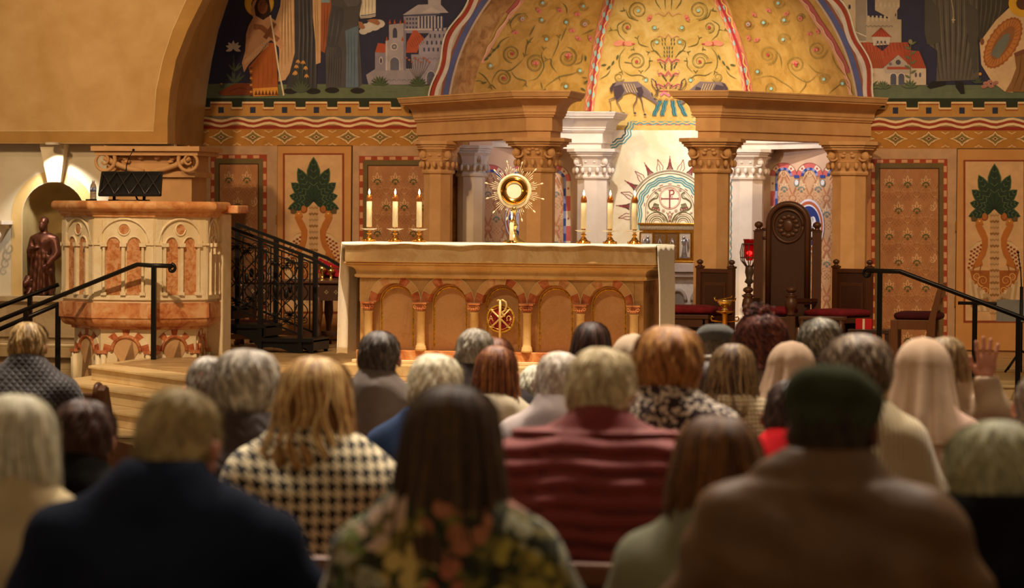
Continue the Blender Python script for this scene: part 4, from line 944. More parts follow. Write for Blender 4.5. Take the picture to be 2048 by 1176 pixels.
def scr(cx, cy, r, a0, cw, t=1.6, w_=2.2, flower=None, c=OLV):
    dp.spiral(cx, cy, r, t+.3, a0, w_*.62, c, cw, 2); dp.spiral(cx, cy, r-2.8, t+.1, a0+14, .7, c, cw, 2, rin=.2)
    if flower: dp.ell(cx, cy, 3.2, 3.2, flower, 3, 8)
def vine(pts, w_=2.6, c=OLV): cc = curve(pts, 7); dp.line(cc, w_*.72, c, 2, taper=2)
def hookl(x, y, a, s=8, c=OLV):
    d = Vector((math.cos(R(a)), -math.sin(R(a)))); n = Vector((-d.y, d.x))
    for k in (-1, 1): vine([(x, y), (x+d.x*s*.7+n.x*k*s*.25, y+d.y*s*.7+n.y*k*s*.25), (x+d.x*s+n.x*k*s*.8, y+d.y*s+n.y*k*s*.8)], 2, c)
def pink(x, y, s=7, a=90):
    for k in (-60, -30, 0, 30, 60): dp.leaf(x, y, a+k, s, s*.36, PNK, 3)
    dp.leaf(x, y, a, s*.6, s*.2, RED, 4)
def ring_(x, y): dp.ell(x, y, 4.6, 4.6, PNK, 3, 12); dp.ell(x, y, 1.8, 1.8, '#a8642c', 4, 8)
# left gore (crop of the dome at 4.9 x)
def D(x, y): return (880+x/4.9, y/4.9)
for x, y, r, a0, cw in ((700, 525, 90, 90, 1), (930, 625, 92, -60, -1), (1245, 560, 100, -90, 1), (620, 765, 74, -90, 1), (487, 640, 48, 0, 1), (1225, 845, 48, 180, 1), (1365, 690, 44, 0, 1), (800, 180, 58, 0, -1), (1412, 232, 56, 0, -1), (1035, 380, 46, 200, 1), (990, 190, 42, 0, 1), (1228, 212, 42, 90, -1), (1000, 22, 50, 0, 1), (1398, 55, 56, 0, 1)):
    X_, Y_ = D(x, y); big = r > 70; scr(X_, Y_, r/4.9, a0, cw, 1.9 if big else 1.3, 2.2 if big else 1.2, RED if big else AQ)
for v in ([(360, 700), (430, 745), (495, 835)], [(500, 830), (520, 760), (580, 690), (680, 690), (770, 620), (820, 560)], [(690, 690), (740, 760), (830, 790), (840, 830)], [(850, 795), (950, 760), (1015, 650), (990, 540), (1010, 495)], [(430, 575), (540, 480), (600, 400), (690, 350)], [(835, 545), (850, 440), (920, 350)], [(1090, 570), (1150, 440), (1160, 375)], [(1150, 720), (1090, 640), (1085, 580), (1050, 580)], [(1010, 860), (1160, 755), (1280, 725), (1350, 700)], [(1000, 870), (985, 805)], [(1180, 400), (1240, 260)], [(870, 360), (930, 240)], [(1190, 20), (1235, 70), (1240, 140)], [(310, 900), (320, 820), (380, 790), (440, 820)], [(1380, 340), (1470, 300), (1510, 280)], [(550, 880), (500, 830), (465, 860)], [(700, 290), (690, 220), (760, 140), (850, 130)], [(1390, 520), (1380, 600), (1310, 630)], [(1380, 755), (1440, 760)]):
    vine([D(*q) for q in v], 2.8)
for x, y, a in ((820, 560, 70), (1010, 495, 80), (540, 480, 200), (830, 810, 270), (1060, 580, 180), (850, 430, 60), (1165, 375, 100), (500, 835, 250), (1030, 860, 250), (1165, 740, 250), (700, 220, 160)): hookl(*D(x, y), a, 8)
for x, y, a in ((730, 330, 90), (950, 110, 45), (1160, 110, 60), (1340, 150, 90), (1340, 385, 60), (1450, 375, 20), (1290, 310, 90), (930, 630, 90), (1250, 550, 90)): pink(*D(x, y), 9, a)
for x, y in ((800, 182), (1412, 232)): ring_(*D(x, y))
for x, y, a in ((500, 520, 225), (545, 470, 225), (580, 430, 235), (470, 560, 215), (400, 820, 20), (345, 840, 250), (1420, 540, 270), (1400, 820, 40), (1370, 860, 330)): dp.leaf(*D(x, y), a, 12, 4, OL2, 3)
# right gore (crop4 2.94, origin 1180)
def D4(x, y): return (1180+x/2.94, y/2.94)
for x, y, r, a0, cw in ((1340, 290, 60, 0, 1), (1215, 380, 52, 180, 1), (1050, 320, 60, 90, -1), (1380, 465, 36, 0, -1), (1070, 520, 40, 90, 1), (935, 140, 32, 0, 1), (1145, 115, 30, 0, 1), (1240, 105, 28, 0, -1), (1025, 130, 26, 0, 1), (990, 420, 24, 0, 1), (1140, 230, 40, 0, -1), (1110, 15, 36, 0, 1), (1490, 490, 28, 0, -1)):
    X_, Y_ = D4(x, y); scr(X_, Y_, r/2.94, a0, cw, 1.7, 1.6, RED if r > 50 else AQ, '#8a7434')
for v in ([(1560, 560), (1500, 490), (1440, 520), (1400, 560)], [(950, 470), (1060, 445), (1130, 480), (1190, 520), (1200, 550)], [(1345, 430), (1280, 480), (1190, 430), (1160, 370)], [(1260, 460), (1270, 500), (1220, 560)], [(1130, 400), (1120, 330), (1080, 280)], [(1280, 370), (1330, 420), (1380, 430)], [(1420, 300), (1450, 380), (1530, 470)]): vine([D4(*q) for q in v], 2.2, '#86702f')
for x, y, a in ((930, 225, 30), (980, 225, 300), (1295, 205, 90), (1335, 185, 20), (1050, 65, 60), (965, 90, 60), (1155, 70, 300), (1210, 375, 90), (1330, 300, 90)): pink(*D4(x, y), 8, a)
for x, y in ((935, 140), (1240, 105)): ring_(*D4(x, y))
# centre gore, mirrored left and right about x=1336
def D3(x, y): return (1180+x/4.9, y/4.9)
CXG = 768
for s_ in (-1, 1):
    mx = lambda x: CXG+s_*(x-CXG) if s_ < 0 else x
    m = lambda x, y: D3(CXG-s_*(CXG-x), y)
    for x, y, r, a0, cw, fl in ((460, 600, 88, 200, 1, RED), (285, 755, 55, 20, 1, None), (548, 785, 36, 180, 1, AQ), (655, 410, 46, 120, 1, AQ), (368, 262, 60, 90, 1, RED), (635, 268, 40, 0, 1, AQ), (473, 98, 100, 90, 1, AQ)):
        X_, Y_ = m(x, y); scr(X_, Y_, r/4.9, a0 if s_ > 0 else 180-a0, cw*s_, 1.9 if r > 80 else 1.3, 2.0 if r > 50 else 1.2, fl)
    for v in ([(95, 775), (170, 730), (205, 675)], [(320, 700), (290, 640), (295, 540), (350, 460)], [(330, 695), (400, 735), (500, 735), (575, 790)], [(525, 710), (580, 650), (585, 600), (620, 590)], [(700, 570), (650, 500), (590, 500)], [(710, 565), (620, 480), (600, 410), (640, 380)], [(470, 380), (490, 430), (585, 460)], [(350, 395), (290, 340), (270, 290), (225, 295)], [(740, 90), (735, 0), (735, -60)], [(700, 90), (650, 20), (640, -30)], [(430, 620), (360, 610), (335, 605)], [(275, 300), (275, 240), (350, 190)], [(350, 100), (290, 105)], [(440, 190), (380, 160), (350, 80)]): vine([m(*q) for q in v], 2.6)
    for x, y, a in ((320, 690, 240), (500, 720, 90), (575, 600, 40), (470, 385, 110), (440, 490, 140), (225, 295, 160), (350, 100, 160), (590, 505, 200)): hookl(*m(x, y), a if s_ > 0 else 180-a, 7)
    for x, y, a in ((205, 640, 225), (240, 590, 240), (280, 530, 250), (165, 630, 190)): dp.leaf(*m(x, y), a if s_ > 0 else 180-a, 12, 4, OL2, 3)
    for x, y in ((270, 425), (300, 415), (380, 425)): X_, Y_ = m(x, y); dp.ell(X_, Y_, 9, 5, '#dd8c68', 2, 12)
    X_, Y_ = m(340, 425); dp.arc(X_, Y_, 3, 90 if s_ > 0 else -90, 270 if s_ > 0 else 90, 2.2, RED, 3); X_, Y_ = m(425, 425); dp.ell(X_, Y_, 4, 1.3, RED, 3, 8)
    X_, Y_ = m(600, 180); pink(X_, Y_, 10, 150 if s_ > 0 else 30)
    for y in (560, 520, 480, 440, 400): 
        for x, a in ((735, 110), (760, 100)): dp.leaf(*m(x-(0 if y > 450 else 20), y), a if s_ > 0 else 180-a, 7, 2.2, OL2, 3)
    for y, x in ((690, 745), (660, 745), (630, 745), (670, 715), (640, 700), (800, 755), (780, 740), (760, 725), (870, 755), (860, 745), (870, 700)): dp.leaf(*m(x, y), 115 if s_ > 0 else 65, 9, 2.8, OL2, 3)
    vine([m(655, 870), (m(640, 800)), m(605, 770), m(600, 800)], 2.2, '#6a5a4a'); vine([m(690, 760), m(660, 700), m(680, 680)], 2.0, '#c0906a')
for y, wd in ((575, 110), (710, 100), (820, 130), (120, 130), (345, 110)):
    pts = [D3(CXG-wd, y+10), D3(CXG-wd*.72, y), D3(CXG-wd*.3, y+28), D3(CXG, y-18), D3(CXG+wd*.3, y+28), D3(CXG+wd*.72, y), D3(CXG+wd, y+10)]
    dp.line(interp(pts, 5), 1.8 if y > 500 else 1.2, '#c9566a' if y > 500 else '#c98a68', 3)
    if y > 500: dp.line(interp([(a, b+4) for a, b in pts], 5), 1.2, '#d8807a', 3)
dp.line([D3(680, 890), D3(CXG+90, 890)], 1.8, '#b8404a', 3); dp.line(interp([D3(690, 935), D3(725, 905), D3(775, 935), D3(815, 905), D3(855, 935)], 4), 5, '#d8808a', 3)
struct(dp.build('ceiling_dome_ornament'))
# ---- painting on the golden wall of the apse (crop 1: 3.92 x from 1200,230) and the stags above it
a, b = PL[1], PL[2]
ga = Paint(projN((a.x, a.y, 0), (b.y-a.y, a.x-b.x, 0)), .0012)
def G(x, y): return (1200+x/3.92, 230+y/3.92)
TEAL = '#4f8f94'; TEALD = '#2c5f6a'; MAR = '#8a3a3e'; BR = '#5c3f2a'; OLG = '#5f5a34'; CRM = '#f4e9cc'
topl = [(-30, 200), (60, 250), (150, 205), (210, 160), (235, 60), (280, 28)]
def band(pts, n=3, gap=3.4, w_=2.6, per=17, amp=1.4, cols=(TEALD, TEAL, TEAL), L=2):
    c = curve([G(*q) for q in pts], 10)
    for k in range(n):
        d = (k-(n-1)/2)*(gap+w_)*.92; o = []; L_ = 0
        for i, q in enumerate(c):
            a_ = c[max(0, i-1)]; b_ = c[min(len(c)-1, i+1)]; dx, dy = b_[0]-a_[0], b_[1]-a_[1]; l = math.hypot(dx, dy) or 1
            if i: L_ += math.hypot(q[0]-c[i-1][0], q[1]-c[i-1][1])
            dd = d+amp*math.sin(2*math.pi*L_/per); o.append((q[0]-dy/l*dd, q[1]+dx/l*dd))
        ga.line(o, w_, cols[k % len(cols)], L)
band([(45, 1150), (40, 900), (42, 700), (45, 500), (50, 440), (52, 380), (60, 280), (90, 240), (140, 215), (205, 175), (225, 110), (250, 55), (300, 45), (450, 50), (600, 50), (760, 50), (900, 50), (1000, 80), (1045, 200), (1050, 440), (1050, 700), (1048, 1000), (1046, 1180)])
for x in range(310, 900, 75): ga.line([G(x-22, 78), G(x, 75), G(x+22, 78)], 1.6, '#b8505a', 3); ga.line([G(x+16, 24), G(x+38, 21), G(x+60, 24)], 1.6, '#b8505a', 3)
for y in range(520, 1100, 80): ga.line([G(1030, y), G(1026, y+20), G(1030, y+40)], 1.4, MAR, 3); ga.line([G(68, y), G(72, y+20), G(68, y+40)], 1.4, MAR, 3)
cx, cy = 548, 745
ga.ell(*G(cx, cy), 307/3.92, 307/3.92, '#efe3c6', 1, 48)
for k in range(-7, 8):
    a_ = 90+k*14.2; rr = 318; tip = 425 if k % 2 == 0 else 410
    c_, s_ = math.cos(R(a_)), -math.sin(R(a_)); n = (-s_, c_)
    def q(r, o): return G(cx+c_*r+n[0]*o, cy+s_*r+n[1]*o)
    if k % 2 == 0:
        for o in (-26, -17, -8, 0, 8, 17, 26): ga.line([q(rr-2, o), q(rr+(tip-rr)*(1-abs(o)/34)*.97+4, o*.45)], 1.5, BR if abs(o) > 12 else MAR, 2)
    else:
        for sg in (-1, 1): ga.line([q(rr, sg*22), q(rr+25, sg*26+6), q(rr+60, sg*10+8), q(tip, 4)], 1.4, MAR, 2)
        ga.line([q(rr, 0), q(rr+25, 6), q(rr+55, 4)], 1.2, MAR, 2)
def garc(r, w_, c, L=3, a0=0, a1=180, low=1): 
    pts = [G(cx+r*math.cos(R(a0+(a1-a0)*i/40)), cy-r*math.sin(R(a0+(a1-a0)*i/40))) for i in range(41)]
    if a1-a0 >= 180: pts = [G(cx+r, 900)]+pts+[G(cx-r, 900)]
    ga.line(pts, w_, c, L)
garc(310, 1.3, BR); garc(302, 1.0, BR); garc(286, 1.8, OLG)
for k, r in enumerate((260, 243, 226)):
    pts = [(cx+(r+5*math.sin(i*.9))*math.cos(R(180*i/60)), cy-(r+5*math.sin(i*.9))*math.sin(R(180*i/60))) for i in range(61)]
    pts = [(cx+r+5*math.sin(j*.9), 900-j*(155/8)) for j in range(8)]+pts+[(cx-r+5*math.sin(j*.9), 745+j*(155/8)) for j in range(9)]
    ga.line([G(*q) for q in pts], 2.9, TEAL, 3)
for i in range(9): a_ = 12+i*19.5; ga.line([G(cx+204*math.cos(R(a_+t)), cy-204*math.sin(R(a_+t))) for t in (-4, 0, 4)], 1.7, MAR, 3)
garc(190, 1.3, BR); garc(178, .9, '#a8866a')
ga.ell(*G(548, 655), 86/3.92, 86/3.92, '#a2685c', 4, 36); ga.ell(*G(548, 655), 80/3.92, 80/3.92, CRM, 5, 36); ga.arc(*G(548, 655), 74/3.92, 0, 360, .9, MAR, 6)
ga.line([G(546, 590), G(546, 728)], 2.8, MAR, 7); ga.line([G(482, 657), G(614, 657)], 2.6, MAR, 7)
for q in ((482, 657, 0), (614, 657, 0), (546, 728, 1), (546, 590, 1)): ga.line([G(q[0]-(10 if q[2] else 0), q[1]-(0 if q[2] else 10)), G(q[0]+(10 if q[2] else 0), q[1]+(0 if q[2] else 10))], 1.8, MAR, 7)
ga.line(curve([G(548, 592), G(570, 592), G(580, 606), G(572, 622), G(556, 625)], 6), 2.6, MAR, 7); ga.line(curve([G(558, 625), G(552, 635), G(560, 645), G(570, 640)], 6), 1.5, MAR, 7)
for x, y, r in ((470, 588, 12), (627, 590, 12), (497, 752, 13), (596, 752, 13), (375, 765, 10), (714, 768, 10)): ga.ell(*G(x, y), r/3.92, r/3.92, BR, 5, 14); ga.ell(*G(x, y), r*.7/3.92, r*.7/3.92, CRM, 6, 12); ga.ell(*G(x, y), r*.45/3.92, r*.45/3.92, MAR, 7, 10)
for s_ in (-1, 1):
    m = lambda x, y: G(548+s_*(548-x)*-1, y) if s_ > 0 else G(548-(548-x)*-1*-1, y)
    m = (lambda x, y: G(x, y)) if s_ < 0 else (lambda x, y: G(1096-x, y))
    ga.line(curve([m(430, 605), m(455, 620), m(448, 650), m(420, 660), m(385, 690), m(390, 730), m(440, 750), m(500, 785), m(530, 840)], 7), 2.4, OLG, 5)
    ga.line(curve([m(432, 615), m(445, 630), m(430, 645), m(395, 670), m(378, 710), m(400, 745), m(470, 775), m(510, 830)], 7), 1.0, OLG, 5)
    for k in range(4): ga.line(curve([m(430+k*10, 690+k*3), m(418+k*12, 715), m(430+k*12, 735)], 4), 2.2, OLG, 5); ga.ell(*m(412+k*17, 726+k*6), 2.0, 2.0, MAR, 6, 8)
    for r, c in ((88, OLG), (72, '#8a6a4a'), (58, OLG), (42, OLG), (28, '#8a6a4a')):
        X_, Y_ = m(445, 850); ga.arc(X_, Y_, r/3.92, 0, 180, 1.8 if c == OLG else 1.1, c, 5)
    ga.line([m(548, 840), m(530, 780)], 1.6, OLG, 5); ga.line([m(556, 840), m(552, 785)], 1.6, MAR, 5)
ga.line([G(520, 765), G(535, 778), G(548, 755), G(561, 778), G(576, 765)], 1.8, MAR, 6)
# water and stags, above
def stag(ox, sg):
    def T(x, y): return (ox+sg*(x-1224), y)
    c1, c2_ = '#6a5550', '#4a3a3c'
    ga.poly([T(*q) for q in [(1226, 168), (1232, 163), (1262, 163), (1276, 162), (1284, 168), (1296, 178), (1306, 190), (1312, 200), (1318, 206), (1314, 209), (1304, 202), (1294, 196), (1284, 190), (1276, 190), (1262, 184), (1248, 188), (1236, 200), (1230, 195), (1228, 182)]], '#7d6a64', 4)
    ga.poly([T(*q) for q in [(1223, 184), (1220, 176), (1226, 166), (1233, 164), (1228, 172), (1226, 182)]], c2_, 5)
    for L_ in ([(1236, 188), (1228, 196), (1219, 199), (1222, 205), (1223, 216), (1222, 223)], [(1246, 190), (1238, 198), (1234, 202), (1240, 212), (1245, 224), (1248, 226)], [(1275, 188), (1274, 200), (1268, 210), (1268, 220), (1271, 226)], [(1281, 190), (1285, 204), (1287, 216), (1291, 229)]):
        ga.line([T(*q) for q in L_], 3.2, c1, 5, taper=1); ga.ell(*T(*L_[-1]), 3, 2, c2_, 6, 8)
    ga.poly([T(*q) for q in [(1228, 172), (1244, 168), (1250, 180), (1242, 194), (1234, 200), (1230, 190)]], c2_, 5); ga.poly([T(*q) for q in [(1272, 176), (1284, 172), (1288, 184), (1282, 196), (1276, 190)]], c2_, 5)
    for k in range(5): ga.line([T(1248+k*5, 166), T(1252+k*5, 176), T(1256+k*5, 184)], 1, '#e8c880', 6)
    for k in range(2): ga.line(curve([T(1310+k*4, 192), T(1314+k*3, 182), T(1306+k*8, 170), T(1304+k*8, 160)], 5), 1.6, c2_, 5); ga.line([T(1313+k*3, 182), T(1318+k*3, 176)], 1.4, c2_, 5)
    ga.line([T(1306, 190), T(1304, 184)], 2, c2_, 5); ga.line([T(1309, 196), T(1316, 199)], 2, c2_, 6)
# these sit on the lowest part of the centre gore: use the dome surface
sv = ga; ga = Paint(projD, .006); stag(1224, 1); stag(1453, -1)
for k, x in enumerate((1316, 1328.5, 1340.5, 1353)):
    ga.ell(x+5*(k-1.5)*-.0+5, 199, 3.6, 2.4, '#a87a3c', 4, 10)
ga2 = struct(ga.build('ceiling_dome_stags')); ga = sv
both = Paint(lambda x, y, off: projD(x, y, off) if projD(x, y, off) is not None else sv.proj(x, y, off), .005)
for k, (x0_, x1_) in enumerate(((1321, 1308), (1332, 1324), (1345, 1350), (1357, 1371))):
    for j in range(4):
        o = (j-1.5)*2.6; both.line([(x0_+o*.8+(x1_-x0_)*t/8+.8*math.sin(t*1.8), 200+31*t/8) for t in range(9)], 1.9, TEAL if j % 2 else TEALD, 4)
struct(both.build('wall_apse_water')); struct(ga.build('wall_apse_centre_painting'))
# ---- arcades painted on the two side walls of the apse
def arcade(a, b, cxs, ytop, hw, ybase, med, name):
    p = Paint(projN((a.x, a.y, 0), (b.y-a.y, a.x-b.x, 0)), .0012); x0, x1 = cxs[0]-hw, cxs[-1]+hw; ysp = ytop+hw
    ogee(p, x0+10, ysp-4, x1-10, ybase, 34, 50, cl='#c98e66', bg='#cda37c', dk='#b0744e', gr='#7d8478', lt='#e3c8a4', L=2)
    for cx in cxs:
        ogee_y = ysp
        p.poly([(cx+(hw-8)*math.cos(R(a_)), ysp-3-(hw-8)*math.sin(R(a_))) for a_ in range(0, 181, 12)], '#cda37c', 2)
        for s_ in (-1, 1): p.line([(cx, ysp-hw+14), (cx+s_*12, ysp+8)], 3, '#b0744e', 4); p.line([(cx+s_*3, ysp-hw+15), (cx+s_*14, ysp+8)], 1, '#e3c8a4', 5)
        p.arc(cx, ysp-hw+22, 5, 0, 360, 1.2, '#e3c8a4', 5)
        for k in range(6):
            a0, a1 = k*30, k*30+30
            c = '#cf6a66' if k in (0, 5) else ('#ecd8bc' if k in (1, 4) else '#cf6a66')
            p.arc(cx, ysp, hw-4.5, a0, a1, 9, c, 6)
            if k in (1, 4): am = (a0+a1)/2; p.ell(cx+(hw-5)*math.cos(R(am)), ysp-(hw-5)*math.sin(R(am)), 2, 2.4, '#b8505a', 8, 8)
        for k in range(8): p.arc(cx, ysp, hw-11.5, k*22.5, k*22.5+22.5, 5, '#2f4a94' if k % 2 else '#8e93c0', 7)
        p.arc(cx, ysp, hw+.3, 0, 180, 1, '#9c4a3c', 8)
    for xs, sg in ((x0, 1), (x1, -1)):
        y = ysp; k = 0
        while y < ybase:
            p.rect(xs, y, xs+sg*9, y+30, '#cf6a66' if k % 2 else '#ecd8bc', 6)
            if not k % 2: p.ell(xs+sg*4.5, y+15, 2, 2.6, '#b8505a', 8, 8)
            for q in range(2): p.rect(xs+sg*9, y+15*q, xs+sg*14, y+15*q+15, '#2f4a94' if q else '#8e93c0', 7)
            y += 30; k += 1
    for i in range(len(cxs)-1):
        x = (cxs[i]+cxs[i+1])/2; p.rect(x-5, ysp-2, x+5, ysp+4, '#2f4a94', 8); p.ell(x, ysp+14, 5.5, 8, '#7d8478', 8, 14); p.ell(x, ysp+13, 3.8, 5.6, '#e4e0e4', 9, 12)
    mx, my, rx, ry, kind = med
    for k, c in ((1, '#d8d4e4'), (.92, '#b8623c'), (.80, '#e4dfe8'), (.74, '#27387c')): p.ell(mx, my, rx*k, ry*k, c, 10+int((1-k)*20), 36)
    if kind == 'swan':
        p.line(curve([(mx-6, my-22), (mx-12, my-28), (mx-14, my-16), (mx-8, my-2), (mx-10, my+12)], 6), 5.5, '#e4e4ec', 16); p.ell(mx-2, my+16, 14, 16, '#dcdce6', 16, 20)
        p.line(curve([(mx+4, my+4), (mx+8, my-16), (mx+12, my-6), (mx+13, my+14)], 6), 7, '#e4e4ec', 17); p.line([(mx+6, my), (mx+9, my+18)], 1.4, '#8a8ea8', 18)
        p.line([(mx-5, my-22), (mx-1, my-19)], 2, '#c98a3c', 17)
    else:
        p.ell(mx-2, my, 10, 22, '#b8b4c8', 16, 20); p.ell(mx-3, my-20, 7, 8, '#8a8ea8', 17, 16)
        for k in range(5): p.line([(mx+4+k*3, my-14+k*3), (mx+6+k*3, my+24-k*2)], 2, '#6a5a52', 17)
    struct(p.build(name))
arcade(PL[0], PL[1], (981, 1045, 1109), 330, 32, 640, (1040, 440, 30, 44, 'figure'), 'wall_apse_left_painting')
arcade(PL[2], PL[3], (1567, 1619, 1671), 326, 26, 640, (1617, 452, 31, 54, 'swan'), 'wall_apse_right_painting')
# ------------------------------------------------------------------ altar on its predella
def zz(px, py, Y): return P(px, py, Y).z
XL, XR = px2x(689, -.16), px2x(1312, -.16); BL, BR = px2x(721, 0), px2x(1286, 0)
ZTOP = zz(1000, 489, -.16); DEP = .92
pr = MB().use(stepm).box(((XL+XR)/2, .42, (ZP+ZPR)/2), (XR-XL+.0, 1.5, ZPR-ZP)); struct(pr.build('step', bevel=.008))
al = thing('altar', 'long marble altar with an arcaded front and a red and gold emblem', 'altar', ((XL+XR)/2, .3, ZPR))
z_ar = zz(1000, 535, 0)      # underside of the cornice
z_cap = zz(1000, 608, 0); z_cb = zz(1000, 625, 0)
slab = MB().use(M('#dcbf92', .3, kind='marble', col2='#c9a06c', scale=2.5, vein=.25, vcol='#b07d50'))
zs = zz(1000, 527, -.16)
slab.box(((XL+XR)/2, -.16+DEP/2+.07, (ZTOP+zs)/2), (XR-XL, DEP+.14, ZTOP-zs)); local(slab.build('table_slab', al, bevel=.012))
co = MB().use(M('#d9b680', .35, kind='marble', col2='#c79a60', scale=2.5, vein=.2, vcol='#b07d50'))
path = [(BL, .86), (BL, 0), (BR, 0), (BR, .86)]
prof = [(-.2, zs), (.115, zs), (.12, zs-.01), (.10, zs-.02), (.10, zs-.03), (.085, zs-.035)]+[(.08-.05*math.sin(R(t)), zs-.04-.05*(1-math.cos(R(t)))) for t in range(0, 91, 15)]+[(.028, zs-.10), (.04, zs-.108), (.04, zs-.125), (.02, zs-.135), (0.0, z_ar-.02), (-.2, z_ar-.02)]
co.sweep(prof, path); local(co.build('cornice', al))
# body core (recessed), and the arcade standing in front of it
RD_ = .11
core = MB().use(brownm).box(((BL+BR)/2, .43+RD_/2, (ZPR+z_ar)/2), (BR-BL-.1, .86-RD_, z_ar-ZPR))
plinth = MB().use(orange).box(((BL+BR)/2, .43, ZPR+.055), (BR-BL+.06, .9, .11)); plinth.use(cream).box(((BL+BR)/2, .43, ZPR+.015), (BR-BL+.12, .96, .03))
local(core.build('body', al)); local(plinth.build('plinth', al, bevel=.006))
cxs = [px2x(p_, 0) for p_ in (737.5, 842.5, 949.5, 1055, 1162, 1269)]
ar = MB(); warm = M('#c98f5c', .4, kind='mottle', col2='#b5794a', col3='#d8a878', scale=9); red_m = M('#b8653c', .4, kind='mottle', col2='#94462a', col3='#cc8458', scale=9); crm = M('#d3a873', .4, kind='marble', col2='#c4955f', scale=4)
zsp = z_cap+.005; ztop_a = z_ar; goldm = M('#c9a02c', .4, .5, kind='mottle', col2='#8f7a34', col3='#e8c648', scale=60)
for i in range(5):
    a_, b_ = cxs[i], cxs[i+1]; c_ = (a_+b_)/2; ro = (b_-a_)/2; ri = ro*.70; N = 7
    ar.use(M('#bf9560', .4, kind='marble', col2='#b08450', scale=3))
    K = 24; arc_o = [(c_-ro*math.cos(math.pi*k/K), zsp+ro*1.0*math.sin(math.pi*k/K)) for k in range(K+1)]
    zc_ = ztop_a
    for k in range(K):      # spandrel
        (x0, z0), (x1, z1) = arc_o[k], arc_o[k+1]
        z0, z1 = min(z0, zc_-.002), min(z1, zc_-.002)
        ar.add([(x0, 0, z0), (x1, 0, z1), (x1, 0, zc_), (x0, 0, zc_)], [(0, 1, 2, 3)])
    for k in range(N):      # voussoirs with a real soffit
        ar.use([red_m, crm, warm, crm, red_m, crm, red_m][k] if i % 2 == 0 else [red_m, crm, red_m, crm, warm, crm, red_m][k]); g_ = .02
        A0, A1 = math.pi*k/N+g_*.3, math.pi*(k+1)/N-g_*.3
        pts = []
        for s2 in range(5):
            a = A0+(A1-A0)*s2/4; pts.append((c_-ri*math.cos(a), zsp+ri*math.sin(a), c_-ro*math.cos(a), min(zsp+ro*math.sin(a), zc_-.003)))
        vs = [(p[0], -.004, p[1]) for p in pts]+[(p[2], -.004, p[3]) for p in pts]+[(p[0], RD_+.01, p[1]) for p in pts]
        ar.add(vs, [(j, j+1, 5+j+1, 5+j) for j in range(4)]+[(j+1, j, 10+j, 10+j+1) for j in range(4)])
    ar.use(M('#d8c08c', .4))
    for k in range(N+1):
        a = math.pi*k/N; ar.bar((c_-ri*math.cos(a), -.005, zsp+ri*math.sin(a)), (c_-ro*math.cos(a), -.005, min(zsp+ro*math.sin(a), zc_-.003)), .005)
    ar.tube([(x, -.004, min(z, zc_)) for x, z in arc_o], .0035, 5)
    ar.use(goldm)          # mosaic line inside the recess
    rm_ = ri*.86; ar.tube([(c_-rm_, RD_, ZPR+.14)]+[(c_-rm_*math.cos(math.pi*k/16), RD_, zsp-.01+rm_*math.sin(math.pi*k/16)) for k in range(17)]+[(c_+rm_, RD_, ZPR+.14)], .0075, 4)
    ar.use(crm); ar.tube([(c_-rm_*1.12, RD_, ZPR+.12)]+[(c_-rm_*1.12*math.cos(math.pi*k/16), RD_, zsp-.01+rm_*1.12*math.sin(math.pi*k/16)) for k in range(17)]+[(c_+rm_*1.12, RD_, ZPR+.12)], .006, 4)
for x_ in (BL, BR):
    ar.use(crm).box((x_+(.012 if x_ == BL else -.012), .43, (ZPR+z_ar)/2), (.03, .80, z_ar-ZPR))
e0 = cxs[0]-(cxs[1]-cxs[0])*0
ar.use(M('#bf9560', .4, kind='marble', col2='#b08450', scale=3)); wq = cxs[0]-BL+.012; ar.box((BL-.006+wq/2, .06, (zsp+z_ar)/2), (wq, .11, z_ar-zsp)); ar.box((BR+.006-wq/2, .06, (zsp+z_ar)/2), (wq, .11, z_ar-zsp)); ar.box((BL+.02, .07, (zsp+ZPR)/2), (.05, .09, zsp-ZPR)); ar.box((BR-.02, .07, (zsp+ZPR)/2), (.05, .09, zsp-ZPR))
